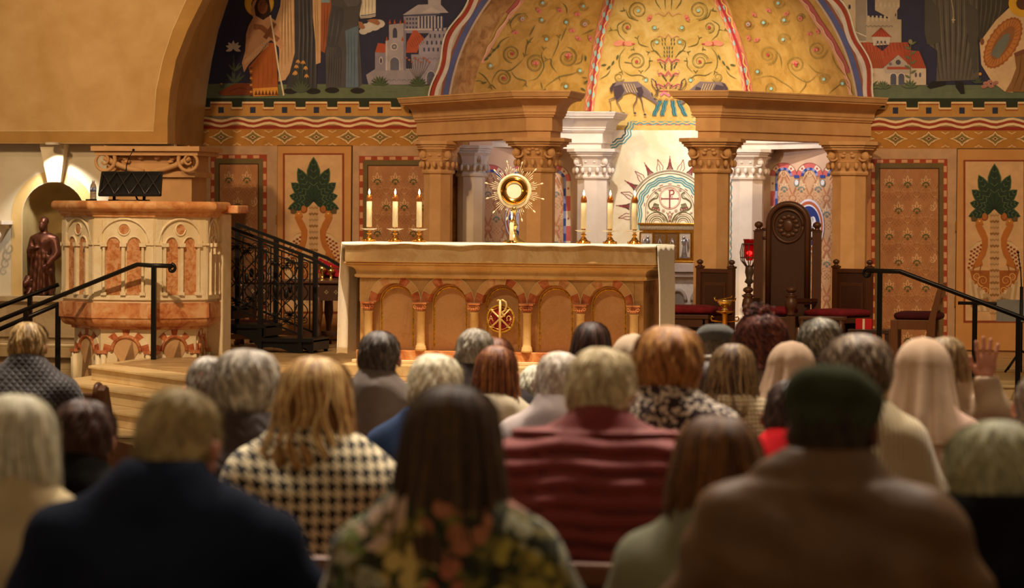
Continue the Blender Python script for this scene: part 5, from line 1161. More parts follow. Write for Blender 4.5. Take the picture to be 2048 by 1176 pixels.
# side arches, seen at the right end
for k in range(7):
    a0 = math.pi*k/7; a1 = math.pi*(k+1)/7; ar.use(red_m if k % 2 == 0 else crm)
    for yc in (.24, .62):
        ar.add([(BR+.004, yc-.12*math.cos(a0), zsp+.12*math.sin(a0)), (BR+.004, yc-.12*math.cos(a1), zsp+.12*math.sin(a1)), (BR+.004, yc-.18*math.cos(a1), zsp+.18*math.sin(a1)), (BR+.004, yc-.18*math.cos(a0), zsp+.18*math.sin(a0))], [(0, 1, 2, 3)])
local(ar.build('arcade', al))
colm = M('#dfc08a', .4, kind='marble', col2='#d0a970', scale=3, vein=.15, vcol='#b88650')
def colonnette(x, y, z0, z1, r, hc, m1, m2, par, label=None):
    c = MB().use(m1, True); c.lathe([(r*1.35, z0), (r*1.35, z0+.02), (r*1.2, z0+.026), (r*1.25, z0+.04), (r*1.02, z0+.05), (r, z0+.07), (r*.95, z1-hc), (r*1.1, z1-hc+.004), (r*1.1, z1-hc+.014), (r, z1-hc+.016)], (x, y, 0), 20)
    o = local(c.build('colonnette', par))
    k = MB().use(m2); k.box((x, y, z1-.008), (r*3.3, r*3.1, .016)); k.use(m2, True); k.lathe([(r*.98, z1-hc+.014), (r*1.15, z1-hc*.5), (r*1.35, z1-.016)], (x, y, 0), 16)
    for s_ in (-1, 1): scroll(k, (x+s_*r*1.15, y-r*1.3, z1-hc*.42), hc*.24, (0, -1, 0), (0, 0, 1), .008, 1.4, .5, s_)
    k.tube([(x-r*1.1, y-r*1.25, z1-hc*.22), (x, y-r*1.2, z1-hc*.35), (x+r*1.1, y-r*1.25, z1-hc*.22)], .006, 5)
    for j in range(3): k.sphere((x+(j-1)*r*.5, y-r*1.15, z1-hc*.62), (.010, .010, .016), 6)
    q = k.build('capital', o); q.matrix_parent_inverse = o.matrix_parent_inverse @ Matrix(); 
    q.matrix_parent_inverse = Matrix()
    return o
for x in cxs: colonnette(x, .005, ZPR+.11, zsp, .036, zsp-z_cb+.012, colm, orange_d, al)
# emblem: red disc with the letters and the gold monogram
cE = P(1001.5, 637, -.03); cE.y = -.045; rE = 28/236
d = MB().use(goldm, True).lathe([(rE*1.02, 0), (rE*1.02, .012), (rE*.9, .016), (rE*.9, 0)], n=40, T=Matrix.Rotation(R(90), 4, 'X')); d.v = [(x+cE.x, y+cE.y+.02, z+cE.z) for x, y, z in d.v]
em = local(d.build('emblem', al)); em['label'] = 'round red and gold emblem with a crossed monogram'
redv = M('#8e1c22', .6, kind='mottle', col2='#741418', col3='#a82a2c', scale=60)
q = MB().use(redv).lathe([(.001, 0), (rE*.91, 0), (rE*.91, .012), (.001, .012)], n=40, T=Matrix.Rotation(R(90), 4, 'X')); q.v = [(x+cE.x, y+cE.y+.018, z+cE.z) for x, y, z in q.v]
q.use(goldw, True); q.tube([(cE.x+rE*.78*math.cos(t*math.pi/20), cE.y, cE.z+rE*.78*math.sin(t*math.pi/20)) for t in range(41)], .003, 5)
gl = M('#e3c98c', .35, .35, kind='metal', col2='#cfae66', scale=40)
q.use(gl, True)
yE = cE.y-.008
for s_ in (-1, 1): 
    q.tube([(cE.x-s_*rE*.62, yE, cE.z-rE*.58), (cE.x+s_*rE*.62, yE, cE.z+rE*.58)], .0085, 6)
    for e_ in (-1, 1): q.bar((cE.x+s_*e_*rE*.62-.02*1, yE, cE.z+e_*rE*.62+.014*s_*e_*0), (cE.x+s_*e_*rE*.62+.02, yE, cE.z+e_*rE*.62), .009)
q.tube([(cE.x, yE-.006, zz(1001, 681, 0)), (cE.x, yE-.006, zz(1001, 600, 0))], .012, 8)
q.tube([(cE.x-.004, yE-.006, cE.z+.145), (cE.x+.02, yE-.006, cE.z+.158), (cE.x+.048, yE-.006, cE.z+.14), (cE.x+.056, yE-.006, cE.z+.105), (cE.x+.044, yE-.006, cE.z+.07), (cE.x+.02, yE-.006, cE.z+.055), (cE.x+.026, yE-.006, cE.z+.03), (cE.x+.044, yE-.006, cE.z+.02)], .0095, 8)
q.tube([(cE.x-.03, yE-.006, cE.z+.152), (cE.x, yE-.006, cE.z+.158)], .008, 6)
def stroke(pts, r=.0042, ox=0): q.tube([(cE.x+ox+x, yE, cE.z+z) for x, z in pts], r, 6)
A = [(-.018, -.017), (-.001, .022), (.016, -.017)]; stroke(A, ox=-rE*.66); stroke([(-.010, -.004), (.009, -.004)], .0034, -rE*.66); stroke([(-.024, -.018), (-.011, -.018)], .0034, -rE*.66); stroke([(.009, -.018), (.022, -.018)], .0034, -rE*.66)
Om = [(-.02, -.017), (-.007, -.017), (-.016, -.003), (-.016, .010), (-.008, .021), (.004, .023), (.014, .014), (.016, .002), (.007, -.017), (.020, -.017)]; stroke(Om, ox=rE*.62)
mo = local(q.build('monogram', al)); 
# cloth on the altar
cw = M('#f2efe8', .8, kind='fabric', col2='#e8e4da', scale=40)
cb = MB().use(cw, True); nx = 120; yf0 = -.20; yb0 = XR*0+.72
top = []
for j, yv in enumerate([None, None, yf0, yf0+.01, .3, yb0]):
    for i in range(nx+1):
        x = XL-.012+(XR-XL+.024)*i/nx; wv = .004*math.sin(i*.31)+.003*math.sin(i*.83+1); dr = .012+.006*math.sin(i*.17+.5)+.004*math.sin(i*.45)
        if j == 0: p_ = (x, yf0-.006-wv, ZTOP-dr)
        elif j == 1: p_ = (x, yf0-.004-wv*.6, ZTOP-dr*.3)
        else: p_ = (x, yv, ZTOP+.006)
        top.append(p_)
W1 = nx+1; cb.add(top, [(r*W1+i, r*W1+i+1, (r+1)*W1+i+1, (r+1)*W1+i) for r in range(5) for i in range(nx)])
for s_, x_ in ((-1, XL-.012), (1, XR+.012)):
    ny, nz = 40, 16; vs = []; zb_ = ZPR+.08 if s_ < 0 else ZPR+.02
    for k in range(nz+1):
        t = k/nz
        for j in range(ny+1):
            y = -.185+(.72+.185)*j/ny; am = .018*min(1, t*3); u = j/ny
            vs.append((x_+s_*(.004+am*(math.sin(u*21+.4)+.5*math.sin(u*9+1))+.015*t*(1-u)), y-(.02*t if s_ < 0 else 0), ZTOP+.006-(ZTOP+.006-zb_)*t+.006*math.sin(u*17)*(t > .9)))
    cb.add(vs, [(k*(ny+1)+j, k*(ny+1)+j+1, (k+1)*(ny+1)+j+1, (k+1)*(ny+1)+j) for k in range(nz) for j in range(ny)])
cl = cb.build('altar_cloth'); tag(cl, 'white cloth over the altar top, hanging down at both ends', 'cloth'); sd = cl.modifiers.new('s', 'SOLIDIFY'); sd.thickness = .004; sd.offset = 1
# candles and holders on the altar
wax = M('#fbf2d8', .5, kind='plain', col2='#eedcae', scale=10); brass = M('#c98f3c', .18, 1, kind='metal', col2='#a8702a', scale=40); flame = M('#ffd890', kind='emit', e=9)
ZA = ZTOP+.012
def candlestick(px, y, name='altar_candlestick'):
    x = px2x(px, y, 480)
    t = thing('candle_holder', 'x', 'candle holder', (x, y, ZA), group='brass holders of the altar candles')
    b = MB().use(brass, True)
    b.lathe([(.062, 0), (.062, .006), (.05, .012), (.048, .018), (.03, .035), (.024, .04), (.027, .046), (.016, .054), (.013, .064), (.022, .07), (.024, .076), (.012, .084), (.012, .092), (.02, .096), (.001, .098)], n=10)
    for k in range(10):
        a = 2*math.pi*k/10; b.sphere((.05*math.cos(a), .05*math.sin(a), .012), (.013, .013, .009), 5)
    b.build('stem', t)
    g_ = MB().use(M('#f6ead2', .12, kind='glass', tr=.55), True); g_.lathe([(.018, .098), (.045, .101), (.075, .112), (.073, .114), (.044, .104), (.018, .102)], n=28); g_.build('drip_dish', t)
    s_ = MB().use(brass, True).lathe([(.013, .098), (.017, .106), (.017, .124), (.013, .126)], n=14); s_.build('socket', t)
    c = thing('candle', 'x', 'candle', (x, y, ZA+.126), group='lit altar candles')
    k = MB().use(wax, True).lathe([(.0235, 0), (.0235, .225), (.022, .228)], n=18); k.build('wax', c)
    k = MB().use(M('#b06a30', .3, .6, kind='metal', col2='#8a4a1c', scale=30), True).lathe([(.0255, .222), (.0265, .226), (.0255, .25), (.018, .272), (.008, .278)], n=18); k.build('follower', c)
    k = MB().use(flame, True).lathe([(.001, .277), (.007, .286), (.009, .296), (.006, .31), (.001, .328)], n=10); k.build('flame', c)
    point('candle_light', (x, y, ZA+.126+.31), 1.2, (1, .62, .25), .01)
    return t, c
LB = {738: 'leftmost of the six', 790: 'second from left of the six', 838: 'third from left of the six', 1167: 'third from right of the six', 1220: 'second from right of the six', 1269: 'rightmost of the six'}
for px, s_ in LB.items():
    t, c = candlestick(px, .12); t['label'] = f'brass candle holder with drip dish on the altar, {s_}'; c['label'] = f'lit white candle with brass cap on the altar, {s_}'
# slim candle and monstrance in the middle
yM = .22; xM = px2x(1028, .1, 480)
t = thing('candle_holder', 'small brass holder under the slim candle in the middle of the altar', 'candle holder', (xM, .0, ZA))
MB().use(brass, True).lathe([(.045, 0), (.042, .006), (.02, .012), (.018, .022), (.001, .024)], n=20).build('foot', t)
c = thing('candle', 'slim lit candle in the middle of the altar, in front of the monstrance', 'candle', (xM, 0, ZA+.024))
MB().use(wax, True).lathe([(.018, 0), (.018, .165), (.001, .166)], n=18).build('wax', c)
MB().use(brass, True).lathe([(.0185, .16), (.023, .165), (.023, .172), (.012, .178), (.001, .178)], n=18).build('follower', c)
MB().use(flame, True).lathe([(.001, .178), (.006, .19), (.0075, .2), (.004, .22), (.001, .245)], n=10).build('flame', c)
cM = P(1029, 382, yM); mo_ = thing('monstrance', 'gold sunburst monstrance with a white host, standing on the altar', 'monstrance', (cM.x, yM, ZA))
hz = cM.z-ZA
b = MB().use(goldw, True); b.lathe([(.10, 0), (.095, .012), (.06, .03), (.03, .07), (.018, .1), (.02, .13), (.035, .15), (.02, .17), (.014, .2), (.014, hz-.17), (.03, hz-.15), (.001, hz-.13)], n=24); b.build('stem', mo_)
ry = Matrix.Rotation(R(90), 4, 'X')
def disc(prof, m, name, par, n=48):
    k = MB().use(m, True).lathe(prof+[prof[0]], n=n, T=ry, cap=False); k.v = [(x, y, z+hz) for x, y, z in k.v]; return k.build(name, par)
disc([(.066, -.004), (.066, .016), (.115, .022), (.122, .012), (.122, -.004)], goldw, 'lunette_rim', mo_)
disc([(.078, .014), (.078, .026), (.112, .024), (.112, .014)], M('#c98a2c', .15, 1, kind='metal', col2='#a8661c', scale=20), 'inner_ring', mo_)
host_ = disc([(.001, 0), (.064, 0), (.064, .017), (.001, .017)], M('#f7f1e0', .7, kind='plain', col2='#f2ead2', scale=10), 'host', mo_)
host_.data.polygons.foreach_set('use_smooth', [False]*len(host_.data.polygons))
disc([(.122, -.002), (.148, -.002), (.148, .008), (.122, .012)], M('#fdf2dc', .3, .1, kind='metal', col2='#f4dfae', scale=30), 'halo_ring', mo_)
rys = MB().use(M('#fdf2dc', .35, .05, kind='metal', col2='#f6e2b4', scale=30), True)
for g_ in range(12):
    for k, (da, l_) in enumerate(((-9.5, .175), (-5, .20), (0, .245), (5, .205), (9.5, .18))):
        a = R(g_*30+15+da); r0, r1 = .145, l_+(.01 if g_ % 2 else 0)
        p0, p1 = (r0*math.cos(a), 0, hz+r0*math.sin(a)), (r1*math.cos(a), 0, hz+r1*math.sin(a)); rys.tube([p0, p1], [.0022, .0018], 5)
        if k != 1 and k != 3:
            rr = .0085 if k == 2 else .005; T = Matrix.Translation(p1) @ Matrix.Rotation(-a, 4, 'Y'); rys.sphere((0, 0, 0), (rr*1.8, rr*.6, rr*.8), 5, T=T)
        elif True:
            pm = ((r1*.86)*math.cos(a), 0, hz+(r1*.86)*math.sin(a)); rys.sphere(pm, .0038, 5)
rys.build('rays', mo_)
# ------------------------------------------------------------------ pulpit
pcx = PZ(250, 719, ZP); pcx.y += .22; 
RP = .75; pc = Vector((px2x(283, pcx.y+.66), pcx.y+.66)); 
def vt(r, t): return [(pc.x+r*math.sin(R(t+45*k)), pc.y-r*math.cos(R(t+45*k))) for k in range(8)]
TW = -35-12+0
Yp = pc.y-RP*.9
def pz(py): return zz(285, py, Yp)
pul = thing('pulpit', 'octagonal marble pulpit with twin arches inlaid in orange marble', 'pulpit', (pc.x, pc.y, ZP-.13))
TW = -17
rb = .64
bs_ = MB().use(cream).lathe([(rb, ZP-.39), (rb, pz(657))], (pc.x, pc.y, 0), 8, rot=R(TW-90)); 
cor = MB(); V8 = vt(1, TW)
def ringpath(r): return vt(r, TW)
def lat8(prof, m, nm, par=pul, smooth=False): return local(MB().use(m, smooth).lathe(prof, (pc.x, pc.y, 0), 8, rot=R(TW-90)).build(nm, par))
base_o = local(bs_.build('base', pul))
z1, z2, z3, z4 = pz(657), pz(637), pz(607), pz(600)
lat8([(rb-.02, z1-.02), (rb+.03, z1-.012), (rb+.03, z1+.01), (rb+.05, z1+.012)]+[(rb+.06+(RP+.03-rb-.06)*math.sin(R(t)), z1+.015+(z2-z1)*(1-math.cos(R(t)))) for t in range(10, 91, 10)]+[(RP+.04, z2), (RP+.04, z3), (RP+.01, z3+.004), (RP-.1, z3+.004)], orange, 'ledge')
lat8([(RP, z3), (RP, pz(434))], cream, 'body')
zt0, zt1 = pz(434), pz(402)
lat8([(RP-.1, zt0), (RP+.02, zt0), (RP+.025, zt0+.02), (RP+.045, zt0+.03), (RP+.05, zt0+.05), (RP+.075, zt0+.06)]+[(RP+.085+.035*math.sin(R(t)), zt0+.065+(zt1-zt0-.065)*(1-math.cos(R(t)))/2) for t in range(0, 181, 15)]+[(RP-.1, zt1)], M('#d9965c', .35, kind='mottle', col2='#c07a44', col3='#e2b07c', scale=5), 'cornice')
# back extension of the parapet towards the stair
ex = MB().use(orange).box((pc.x+.58, pc.y+.45, zt1-.07), (.60, .35, .08)); ex.use(cream).box((pc.x+.5, pc.y+.45, (ZP+zt1)/2-.06), (.44, .28, zt1-ZP-.1)); local(ex.build('parapet', pul, bevel=.015))
om_ = M('#c98a58', .4, kind='mottle', col2='#b06a3a', col3='#d2a276', scale=14, dist=1.6)
crm2 = M('#ead7b2', .45, kind='marble', col2='#dfc598', scale=2.2, vein=.1, vcol='#c9a070')
for k in range(8):
    A_, B_ = Vector((*vt(RP*1.0, TW)[k], 0)), Vector((*vt(RP, TW)[(k+1) % 8], 0)); u = (B_-A_).normalized(); n_ = Vector((u.y, -u.x, 0)); L_ = (B_-A_).length
    zb_ = pz(590); zsp_ = pz(491); f = MB(); ins_ = MB().use(om_); Pt = lambda s, z, o: A_+u*(s*L_)+n_*o+Vector((0, 0, z))
    lx = [(.20, .455), (.545, .80)]; wl_ = .255*L_
    for a0, a1 in lx:
        c_ = (a0+a1)/2; r_ = (a1-a0)/2
        pts = [Pt(a0, zb_, .001), Pt(a1, zb_, .001)]+[Pt(c_+r_*math.cos(R(t)), zsp_+r_*L_*math.sin(R(t))*1.12, .001) for t in range(0, 181, 12)]
        ins_.slab(pts, n_, .004)
        f.use(crm2, True).tube([Pt(a0, zsp_+.02, .008)]+[Pt(c_-r_*math.cos(R(t)), zsp_+r_*L_*math.sin(R(t))*1.12, .010) for t in range(0, 181, 12)]+[Pt(a1, zsp_+.02, .008)], .010, 6)
    ins_.slab([Pt(.5+.085*math.cos(R(t)), pz(459)+.085*L_*math.sin(R(t)), .001) for t in range(0, 360, 15)], n_, .004)
    f.tube([Pt(.5+.095*math.cos(R(t)), pz(459)+.095*L_*math.sin(R(t)), .006) for t in range(0, 361, 15)], .008, 6)
    f.tube([Pt(.5-.42*math.cos(R(t)), zsp_+.02+.40*L_*math.sin(R(t)), .008) for t in range(0, 181, 9)], .013, 6); 
    f.use(crm2)
    for c_, w2 in ((.5, .05), (.175, .035), (.825, .035)):
        a = Pt(c_, zb_-.0, .02); b = Pt(c_, zsp_, .02); f.bar(a, b, w2*L_*1.1, .035, up=n_); f.bar(Pt(c_-.055, zsp_+.005, .024), Pt(c_+.055, zsp_+.005, .024), .035, .05, up=n_); f.bar(Pt(c_-.045, zb_+.01, .02), Pt(c_+.045, zb_+.01, .02), .03, .045, up=n_)
    for c_ in (.07, .93): f.bar(Pt(c_, pz(600), .008), Pt(c_, pz(440), .008), .13*L_, .016, up=n_); f.bar(Pt(c_-.07, zsp_+.012, .014), Pt(c_+.07, zsp_+.012, .014), .02, .03, up=n_)
    f.bar(Pt(0, pz(596), .01), Pt(1, pz(596), .01), .04, .02, up=n_)
    fo = local(f.build('arch_tracery', pul)); io = local(ins_.build('marble_inlay', pul))
    # base facet: arch with alternating wedges
    A2, B2 = Vector((*vt(rb, TW)[k], 0)), Vector((*vt(rb, TW)[(k+1) % 8], 0)); L2 = (B2-A2).length; Pb = lambda s, z, o: A2+u*(s*L2)+n_*o+Vector((0, 0, z))
    g_ = MB(); zs2 = pz(704)
    for j in range(9):
        g_.use(red_m if j % 2 == 0 else crm2); a0, a1 = math.pi*j/9, math.pi*(j+1)/9
        g_.slab([Pb(.5-.29*math.cos(a0), zs2+.29*L2*math.sin(a0), .001), Pb(.5-.46*math.cos(a0), zs2+.42*L2*math.sin(a0), .001), Pb(.5-.46*math.cos(a1), zs2+.42*L2*math.sin(a1), .001), Pb(.5-.29*math.cos(a1), zs2+.29*L2*math.sin(a1), .001)], n_, .008)
    g_.use(orange_d, True).tube([Pb(.5-.28*math.cos(R(t)), zs2+.28*L2*math.sin(R(t)), .01) for t in range(0, 181, 12)], .018, 6)
    g_.use(brownm).slab([Pb(.5-.25*math.cos(R(t)), zs2+.25*L2*math.sin(R(t)), .001) for t in range(180, -1, -12)]+[Pb(.25, ZP-.3, .001), Pb(.75, ZP-.3, .001)][::-1], n_, .006)
    for c_ in (.06, .94): g_.use(orange_d).bar(Pb(c_-.08, zs2-.01, .02), Pb(c_+.08, zs2-.01, .02), .03, .05, up=n_); g_.use(crm2, True).tube([Pb(c_, ZP-.3, .015), Pb(c_, zs2-.03, .015)], .028, 8)
    local(g_.build('base_arch', pul))
# lectern on the pulpit, microphone and bottle
zl_ = zt1; yl = Yp+.25
bk_ = M('#17130f', .45, kind='wood', col2='#0b0908', scale=4)
A = P(189, 345, yl); Bq = P(308, 345, yl); C_ = P(326, 390, yl); D_ = P(204, 390, yl)
le = thing('bookstand', 'black tilted bookstand on top of the pulpit', 'bookstand', ((A.x+Bq.x)/2, yl, zl_))
m = MB().use(bk_); up_ = Vector((0, .25, 0)) 
vs = [A+up_*.9, Bq+up_*.9, C_-up_*.3, D_-up_*.3]; nn = (vs[1]-vs[0]).cross(vs[3]-vs[0]).normalized()
m.slab(vs, nn, .018); m.bar(vs[3]-nn*.0, vs[2]-nn*.0, .03, .03); m.bar(vs[0], vs[1], .022, .03); m.bar(vs[0], vs[3], .022, .03); m.bar(vs[1], vs[2], .022, .03)
local(m.build('board', le, bevel=.003))
fr_ = MB().use(M('#2c241d', .35, spec=.6), True)
for k in range(-1, 5):
    for s_ in (0, 1):
        a, b = (k*.25, 0), (k*.25+.25, 1)
        if s_: a, b = (k*.25+.25, 0), (k*.25, 1)
        f_ = lambda q: vs[0].lerp(vs[1], q[0]).lerp(vs[3].lerp(vs[2], q[0]), q[1])
        if 0 <= a[0] <= 1 and 0 <= b[0] <= 1: fr_.tube([f_(a)-nn*.012, f_(b)-nn*.012], .006, 5)
local(fr_.build('lattice', le))
for px in (228, 288): st = MB().use(black_iron); q0 = P(px, 398, yl+.02); st.bar((q0.x, yl+.02, zl_), (q0.x, yl+.05, zl_+.16), .025, .02); st.box((q0.x, yl+.02, zl_+.008), (.09, .08, .012)); local(st.build('leg', le))
mi = thing('microphone', 'thin gooseneck microphone rising behind the bookstand', 'microphone', (P(254, 395, yl).x, yl+.32, zl_))
g0 = [P(252, 345, yl+.32), P(253, 330, yl+.32), P(258, 315, yl+.32), P(267, 300, yl+.32)]
k = MB().use(black_iron, True).tube([(mi.location.x, yl+.32, zl_), g0[0], g0[1], g0[2], g0[3]], [.009, .008, .005, .004, .004], 6); local(k.build('gooseneck', mi))
k = MB().use(M('#0c0c0c', .8), True).sphere(g0[3], .013, 8); local(k.build('head', mi))
k = MB().use(black_iron, True).lathe([(.04, 0), (.04, .01), (.015, .016), (.001, .02)], n=16); k.build('base', mi)
bo = thing('water_bottle', 'clear plastic water bottle with blue label beside the bookstand', 'bottle', (P(190, 400, yl+.1).x, yl+.05, zl_))
MB().use(M('#e6eef0', .1, kind='glass', tr=.9), True).lathe([(.026, 0), (.03, .005), (.03, .05), (.028, .055), (.03, .06), (.03, .13), (.024, .155), (.013, .17), (.013, .18)], n=18).build('bottle_body', bo)
MB().use(M('#4a5f94', .5, kind='mottle', col2='#d8d8e0', col3='#3a4f84', scale=40), True).lathe([(.0306, .09), (.0306, .125)], n=18).build('label_band', bo)
MB().use(M('#e8e8e8', .5), True).lathe([(.014, .178), (.014, .195), (.001, .195)], n=14).build('cap', bo)
tg = MB().use(black_iron); q0 = P(184, 397, yl); tg.box((q0.x, yl-.02, zl_+.008), (.09, .07, .016)); tag(tg.build('black_book', bevel=.003), 'small flat black book lying at the left edge of the pulpit top', 'book')
# sheet of paper
tg = MB().use(M('#efe9dc', .8)); q0 = P(246, 394, yl); tg.box((q0.x, yl+.08, zl_+.006), (.2, .14, .012)); tag(tg.build('paper_stack'), 'white paper stack on the pulpit under the bookstand', 'paper')
# ------------------------------------------------------------------ iron stair of the pulpit
ZS = ZP+.003
yn = PZ(600, 707, ZP).y; yfz = PZ(626, 704.5, ZP).y+.22
sx = lambda px: px2x(px, yn, 600)
st_ = thing('pulpit_stair', 'black wrought iron stair with scrollwork railings beside the pulpit', 'stair', (sx(520), (yn+yfz)/2, ZS))
def zpx(px, py): return zz(px, py, yn)
x0, x1, x2 = sx(443), sx(521), sx(601)
posts = [(x0, zpx(443, 660), zpx(443, 447)), (x1, zpx(521, 700), zpx(521, 479)), (x2, ZS, zpx(601, 508))]
slope = (posts[2][2]-posts[0][2])/(x2-x0)
lats = []
for yy, nm in ((yn, 'railing'), (yfz, 'railing')):
    r = MB().use(black_iron)
    for x, zb_, zt_ in posts: r.box((x, yy, (zb_+zt_)/2), (.045, .045, zt_-zb_))
    dzr = lambda x, d: posts[0][2]+slope*(x-x0)+d
    r.bar((x0-.02, yy, dzr(x0, 0)), (x2+.12, yy, dzr(x2+.12, 0)), .035, .03); r.bar((x0, yy, dzr(x0, -.105)), (x2, yy, dzr(x2, -.105)), .016, .016)
    zb0 = zpx(443, 605); r.bar((x0, yy, zb0), (x2, yy, zb0+slope*(x2-x0)*1.05), .02, .02)
    r.bar((x2+.12, yy, dzr(x2+.12, 0)), (x2+.30, yy-.0, dzr(x2+.12, -.10)), .035, .03)
    zbf = lambda x: zb0+slope*1.05*(x-x0)
    sc = MB().use(black_iron, True)
    for xa_, xb_ in ((x0, x1), (x1, x2)):
        for t in (.14, .86): x = xa_+(xb_-xa_)*t; r.bar((x, yy, zbf(x)), (x, yy, dzr(x, -.105)), .012)
        w_ = xb_-xa_
        for c_ in (.36, .64):
            xc_ = xa_+w_*c_; zlo, zhi = zbf(xc_)+.02, dzr(xc_, -.12); hh = zhi-zlo
            for s_ in (-1, 1):
                for ph in (0,):
                    pts = [(xc_+s_*w_*.17*math.sin(math.pi*3*k/24), yy, zlo+.05+(hh-.1)*k/24) for k in range(25)]
                    sc.tube(pts, .006, 5)
                for zc_ in (zlo+.05, zhi-.05):
                    ss = 1 if zc_ > zlo+.1 else -1
                    sc.tube([(xc_+s_*(.035+.032*math.cos(a)), yy, zc_+ss*.0+.03*math.sin(a)*ss) for a in [math.pi*(1-.22*k) for k in range(8)]], .005, 5)
            sc.sphere((xc_, yy, zlo+hh*.5), (.026, .016, .05), 6)
            for q in range(7):
                a = math.pi*q/6; 
                for zc_, ss in ((zhi-.05, -1), (zlo+.05, 1)): sc.tube([(xc_, yy-.004, zc_), (xc_+.05*math.cos(a), yy-.006, zc_+ss*.05*math.sin(a))], [.009, .004], 5)
    ro = local(r.build(nm, st_)); so = sc.build('scrollwork', ro); so.matrix_parent_inverse = Matrix()
tr = MB().use(black_iron)
for i, (xa_, xb_, z) in enumerate(((x0-.12, x0+.12, zpx(455, 618)), (x0-.03, x1+.06, zpx(480, 652)), (x1-.0, x2+.14, zpx(560, 680)))):
    tr.box(((xa_+xb_)/2, (yn+yfz)/2, z), (xb_-xa_, yfz-yn+.06, .035)); tr.box((xb_-.01, (yn+yfz)/2, z-.05), (.02, yfz-yn+.04, .1))
tr_o = local(tr.build('tread', st_))
for yy in (yn, yfz):
    for xa_, xb_, z in ((x0-.02, x1, zpx(480, 655)), (x1, x2+.02, zpx(560, 683)), (x2, x2+.13, zpx(560, 683))):
        n = 10; top = [(xa_+(xb_-xa_)*k/n, z) for k in range(n+1)]; bot = [(xa_+(xb_-xa_)*k/n, z-.045-.17*(k/n)**3-.02*(1-k/n)**2) for k in range(n+1)]
        bot = [(x, max(z_, ZS)) for x, z_ in bot]
        br_ = MB().use(black_iron); br_.slab([(x, yy, z_) for x, z_ in top+bot[::-1]], (0, 1, 0), .02); local(br_.build('bracket', st_))
# ------------------------------------------------------------------ hand rails of the steps
rail_m = M('#2b2622', .35, .7, kind='metal', col2='#1c1815', scale=10, spec=.5)
def handrail(label, pts, posts, Yr, scrollend=None, r=.022, zfoot=None):
    w = [P(x, y, Yr+ (dy if len(q) > 2 else 0)) if False else P(x, y, Yr) for q in pts for x, y, dy in [(q+(0,))[:3]]]
    t = thing('handrail', label, 'handrail', (w[-1].x, Yr, 0)); t.location.z = 0
    k = MB().use(rail_m, True).tube(w, r, 10); o = local(k.build('rail', t))
    if scrollend:
        c = P(*scrollend, Yr); s2 = MB().use(rail_m, True); s2.tube([(c.x+.042*(1-k/30)*math.cos(R(90-k*16*scrollend_dir)), Yr-.0, c.z+.042*(1-k/30)*math.sin(R(90-k*16*scrollend_dir))) for k in range(24)], .016, 8)
        local(s2.build('scroll_end', t))
    for x, y, zf in posts:
        a = P(x, y, Yr); k = MB().use(rail_m).box((a.x, Yr, (a.z+zf)/2), (.045, .03, a.z-zf)); local(k.build('post', t))
    return t
Yh = min(PZ(308, 718, ZP).y, pc.y-RP-.12)
scrollend_dir = 1
handrail('dark metal handrail rising to a scrolled end in front of the pulpit', [(-260, 742), (0, 640), (275, 529), (300, 531), (345, 532)], [(308, 534, ZP), (52, 620, ZP-.39), (-120, 690, 0)], Yh, (343, 537))
handrail('dark metal handrail passing behind the pulpit, left of it', [(-200, 690), (0, 613), (117, 569)], [(60, 592, .26)], Yh+1.5)
t = handrail('lower dark rail behind the scrolled handrail, ending at the pulpit base', [(-100, 705), (0, 658), (118, 608)], [(116, 612, .0)], Yh+.6)
Yh2 = PZ(1790, 745, ZP).y
scrollend_dir = -1
handrail('polished handrail descending to the right from a scrolled end beside the side chair', [(1733, 541), (1800, 543), (2048, 637), (2300, 735)], [(1760, 545, ZP), (2037, 636, ZP-.39)], 1.7, (1735, 547))
handrail('short horizontal rail on two posts at the right edge, left of the raised hand', [(1916, 606), (1990, 607), (2200, 611)], [(1950, 608, ZP-.26), (2160, 610, ZP-.26)], 2.6, None, .016)
# ------------------------------------------------------------------ furniture behind the altar
wd = M('#5a3218', .4, kind='wood', col2='#3a1e0d', st=(30, 30, 3), scale=2, spec=.5); wdk = M('#4a2a16', .38, kind='wood', col2='#2c170b', st=(30, 30, 3), scale=2, spec=.5)
wdl = M('#7a4a24', .4, kind='wood', col2='#55300f', st=(30, 30, 3), scale=2, spec=.5)
velvet = M('#7c1420', .85, kind='fabric', col2='#5a0c16', scale=18); velvd = M('#4a0d14', .9, kind='fabric', col2='#350a10', scale=18)
def cushion(mb, c, d, rz=0, n=14):
    x, y, z = d[0]/2, d[1]/2, d[2]/2; vs = []; ca, sa = math.cos(rz), math.sin(rz)
    def sp(u, v):   # superellipsoid
        cu, su = math.cos(u), math.sin(u); cv, sv = math.cos(v), math.sin(v); f = lambda t, e: math.copysign(abs(t)**e, t)
        return (x*f(cu, .25)*f(cv, .45), y*f(su, .25)*f(cv, .45), z*f(sv, .7))
    N = 28
    for j in range(n+1):
        for i in range(N): a, b, c_ = sp(2*math.pi*i/N, -math.pi/2+math.pi*j/n); vs.append((c[0]+a*ca-b*sa, c[1]+a*sa+b*ca, c[2]+c_))
    return mb.add(vs, [(j*N+i, j*N+(i+1) % N, (j+1)*N+(i+1) % N, (j+1)*N+i) for j in range(n) for i in range(N)])
def finial(mb, x, y, z, r=.03, s=1.0):
    return mb.lathe([(r*.8, 0), (r*1.1, .005), (r*.55, .014*s), (r*.6, .02*s), (r*1.0, .032*s), (r*1.12, .045*s), (r*.95, .06*s), (r*.45, .07*s), (.001, .074*s)], (x, y, z), 14)
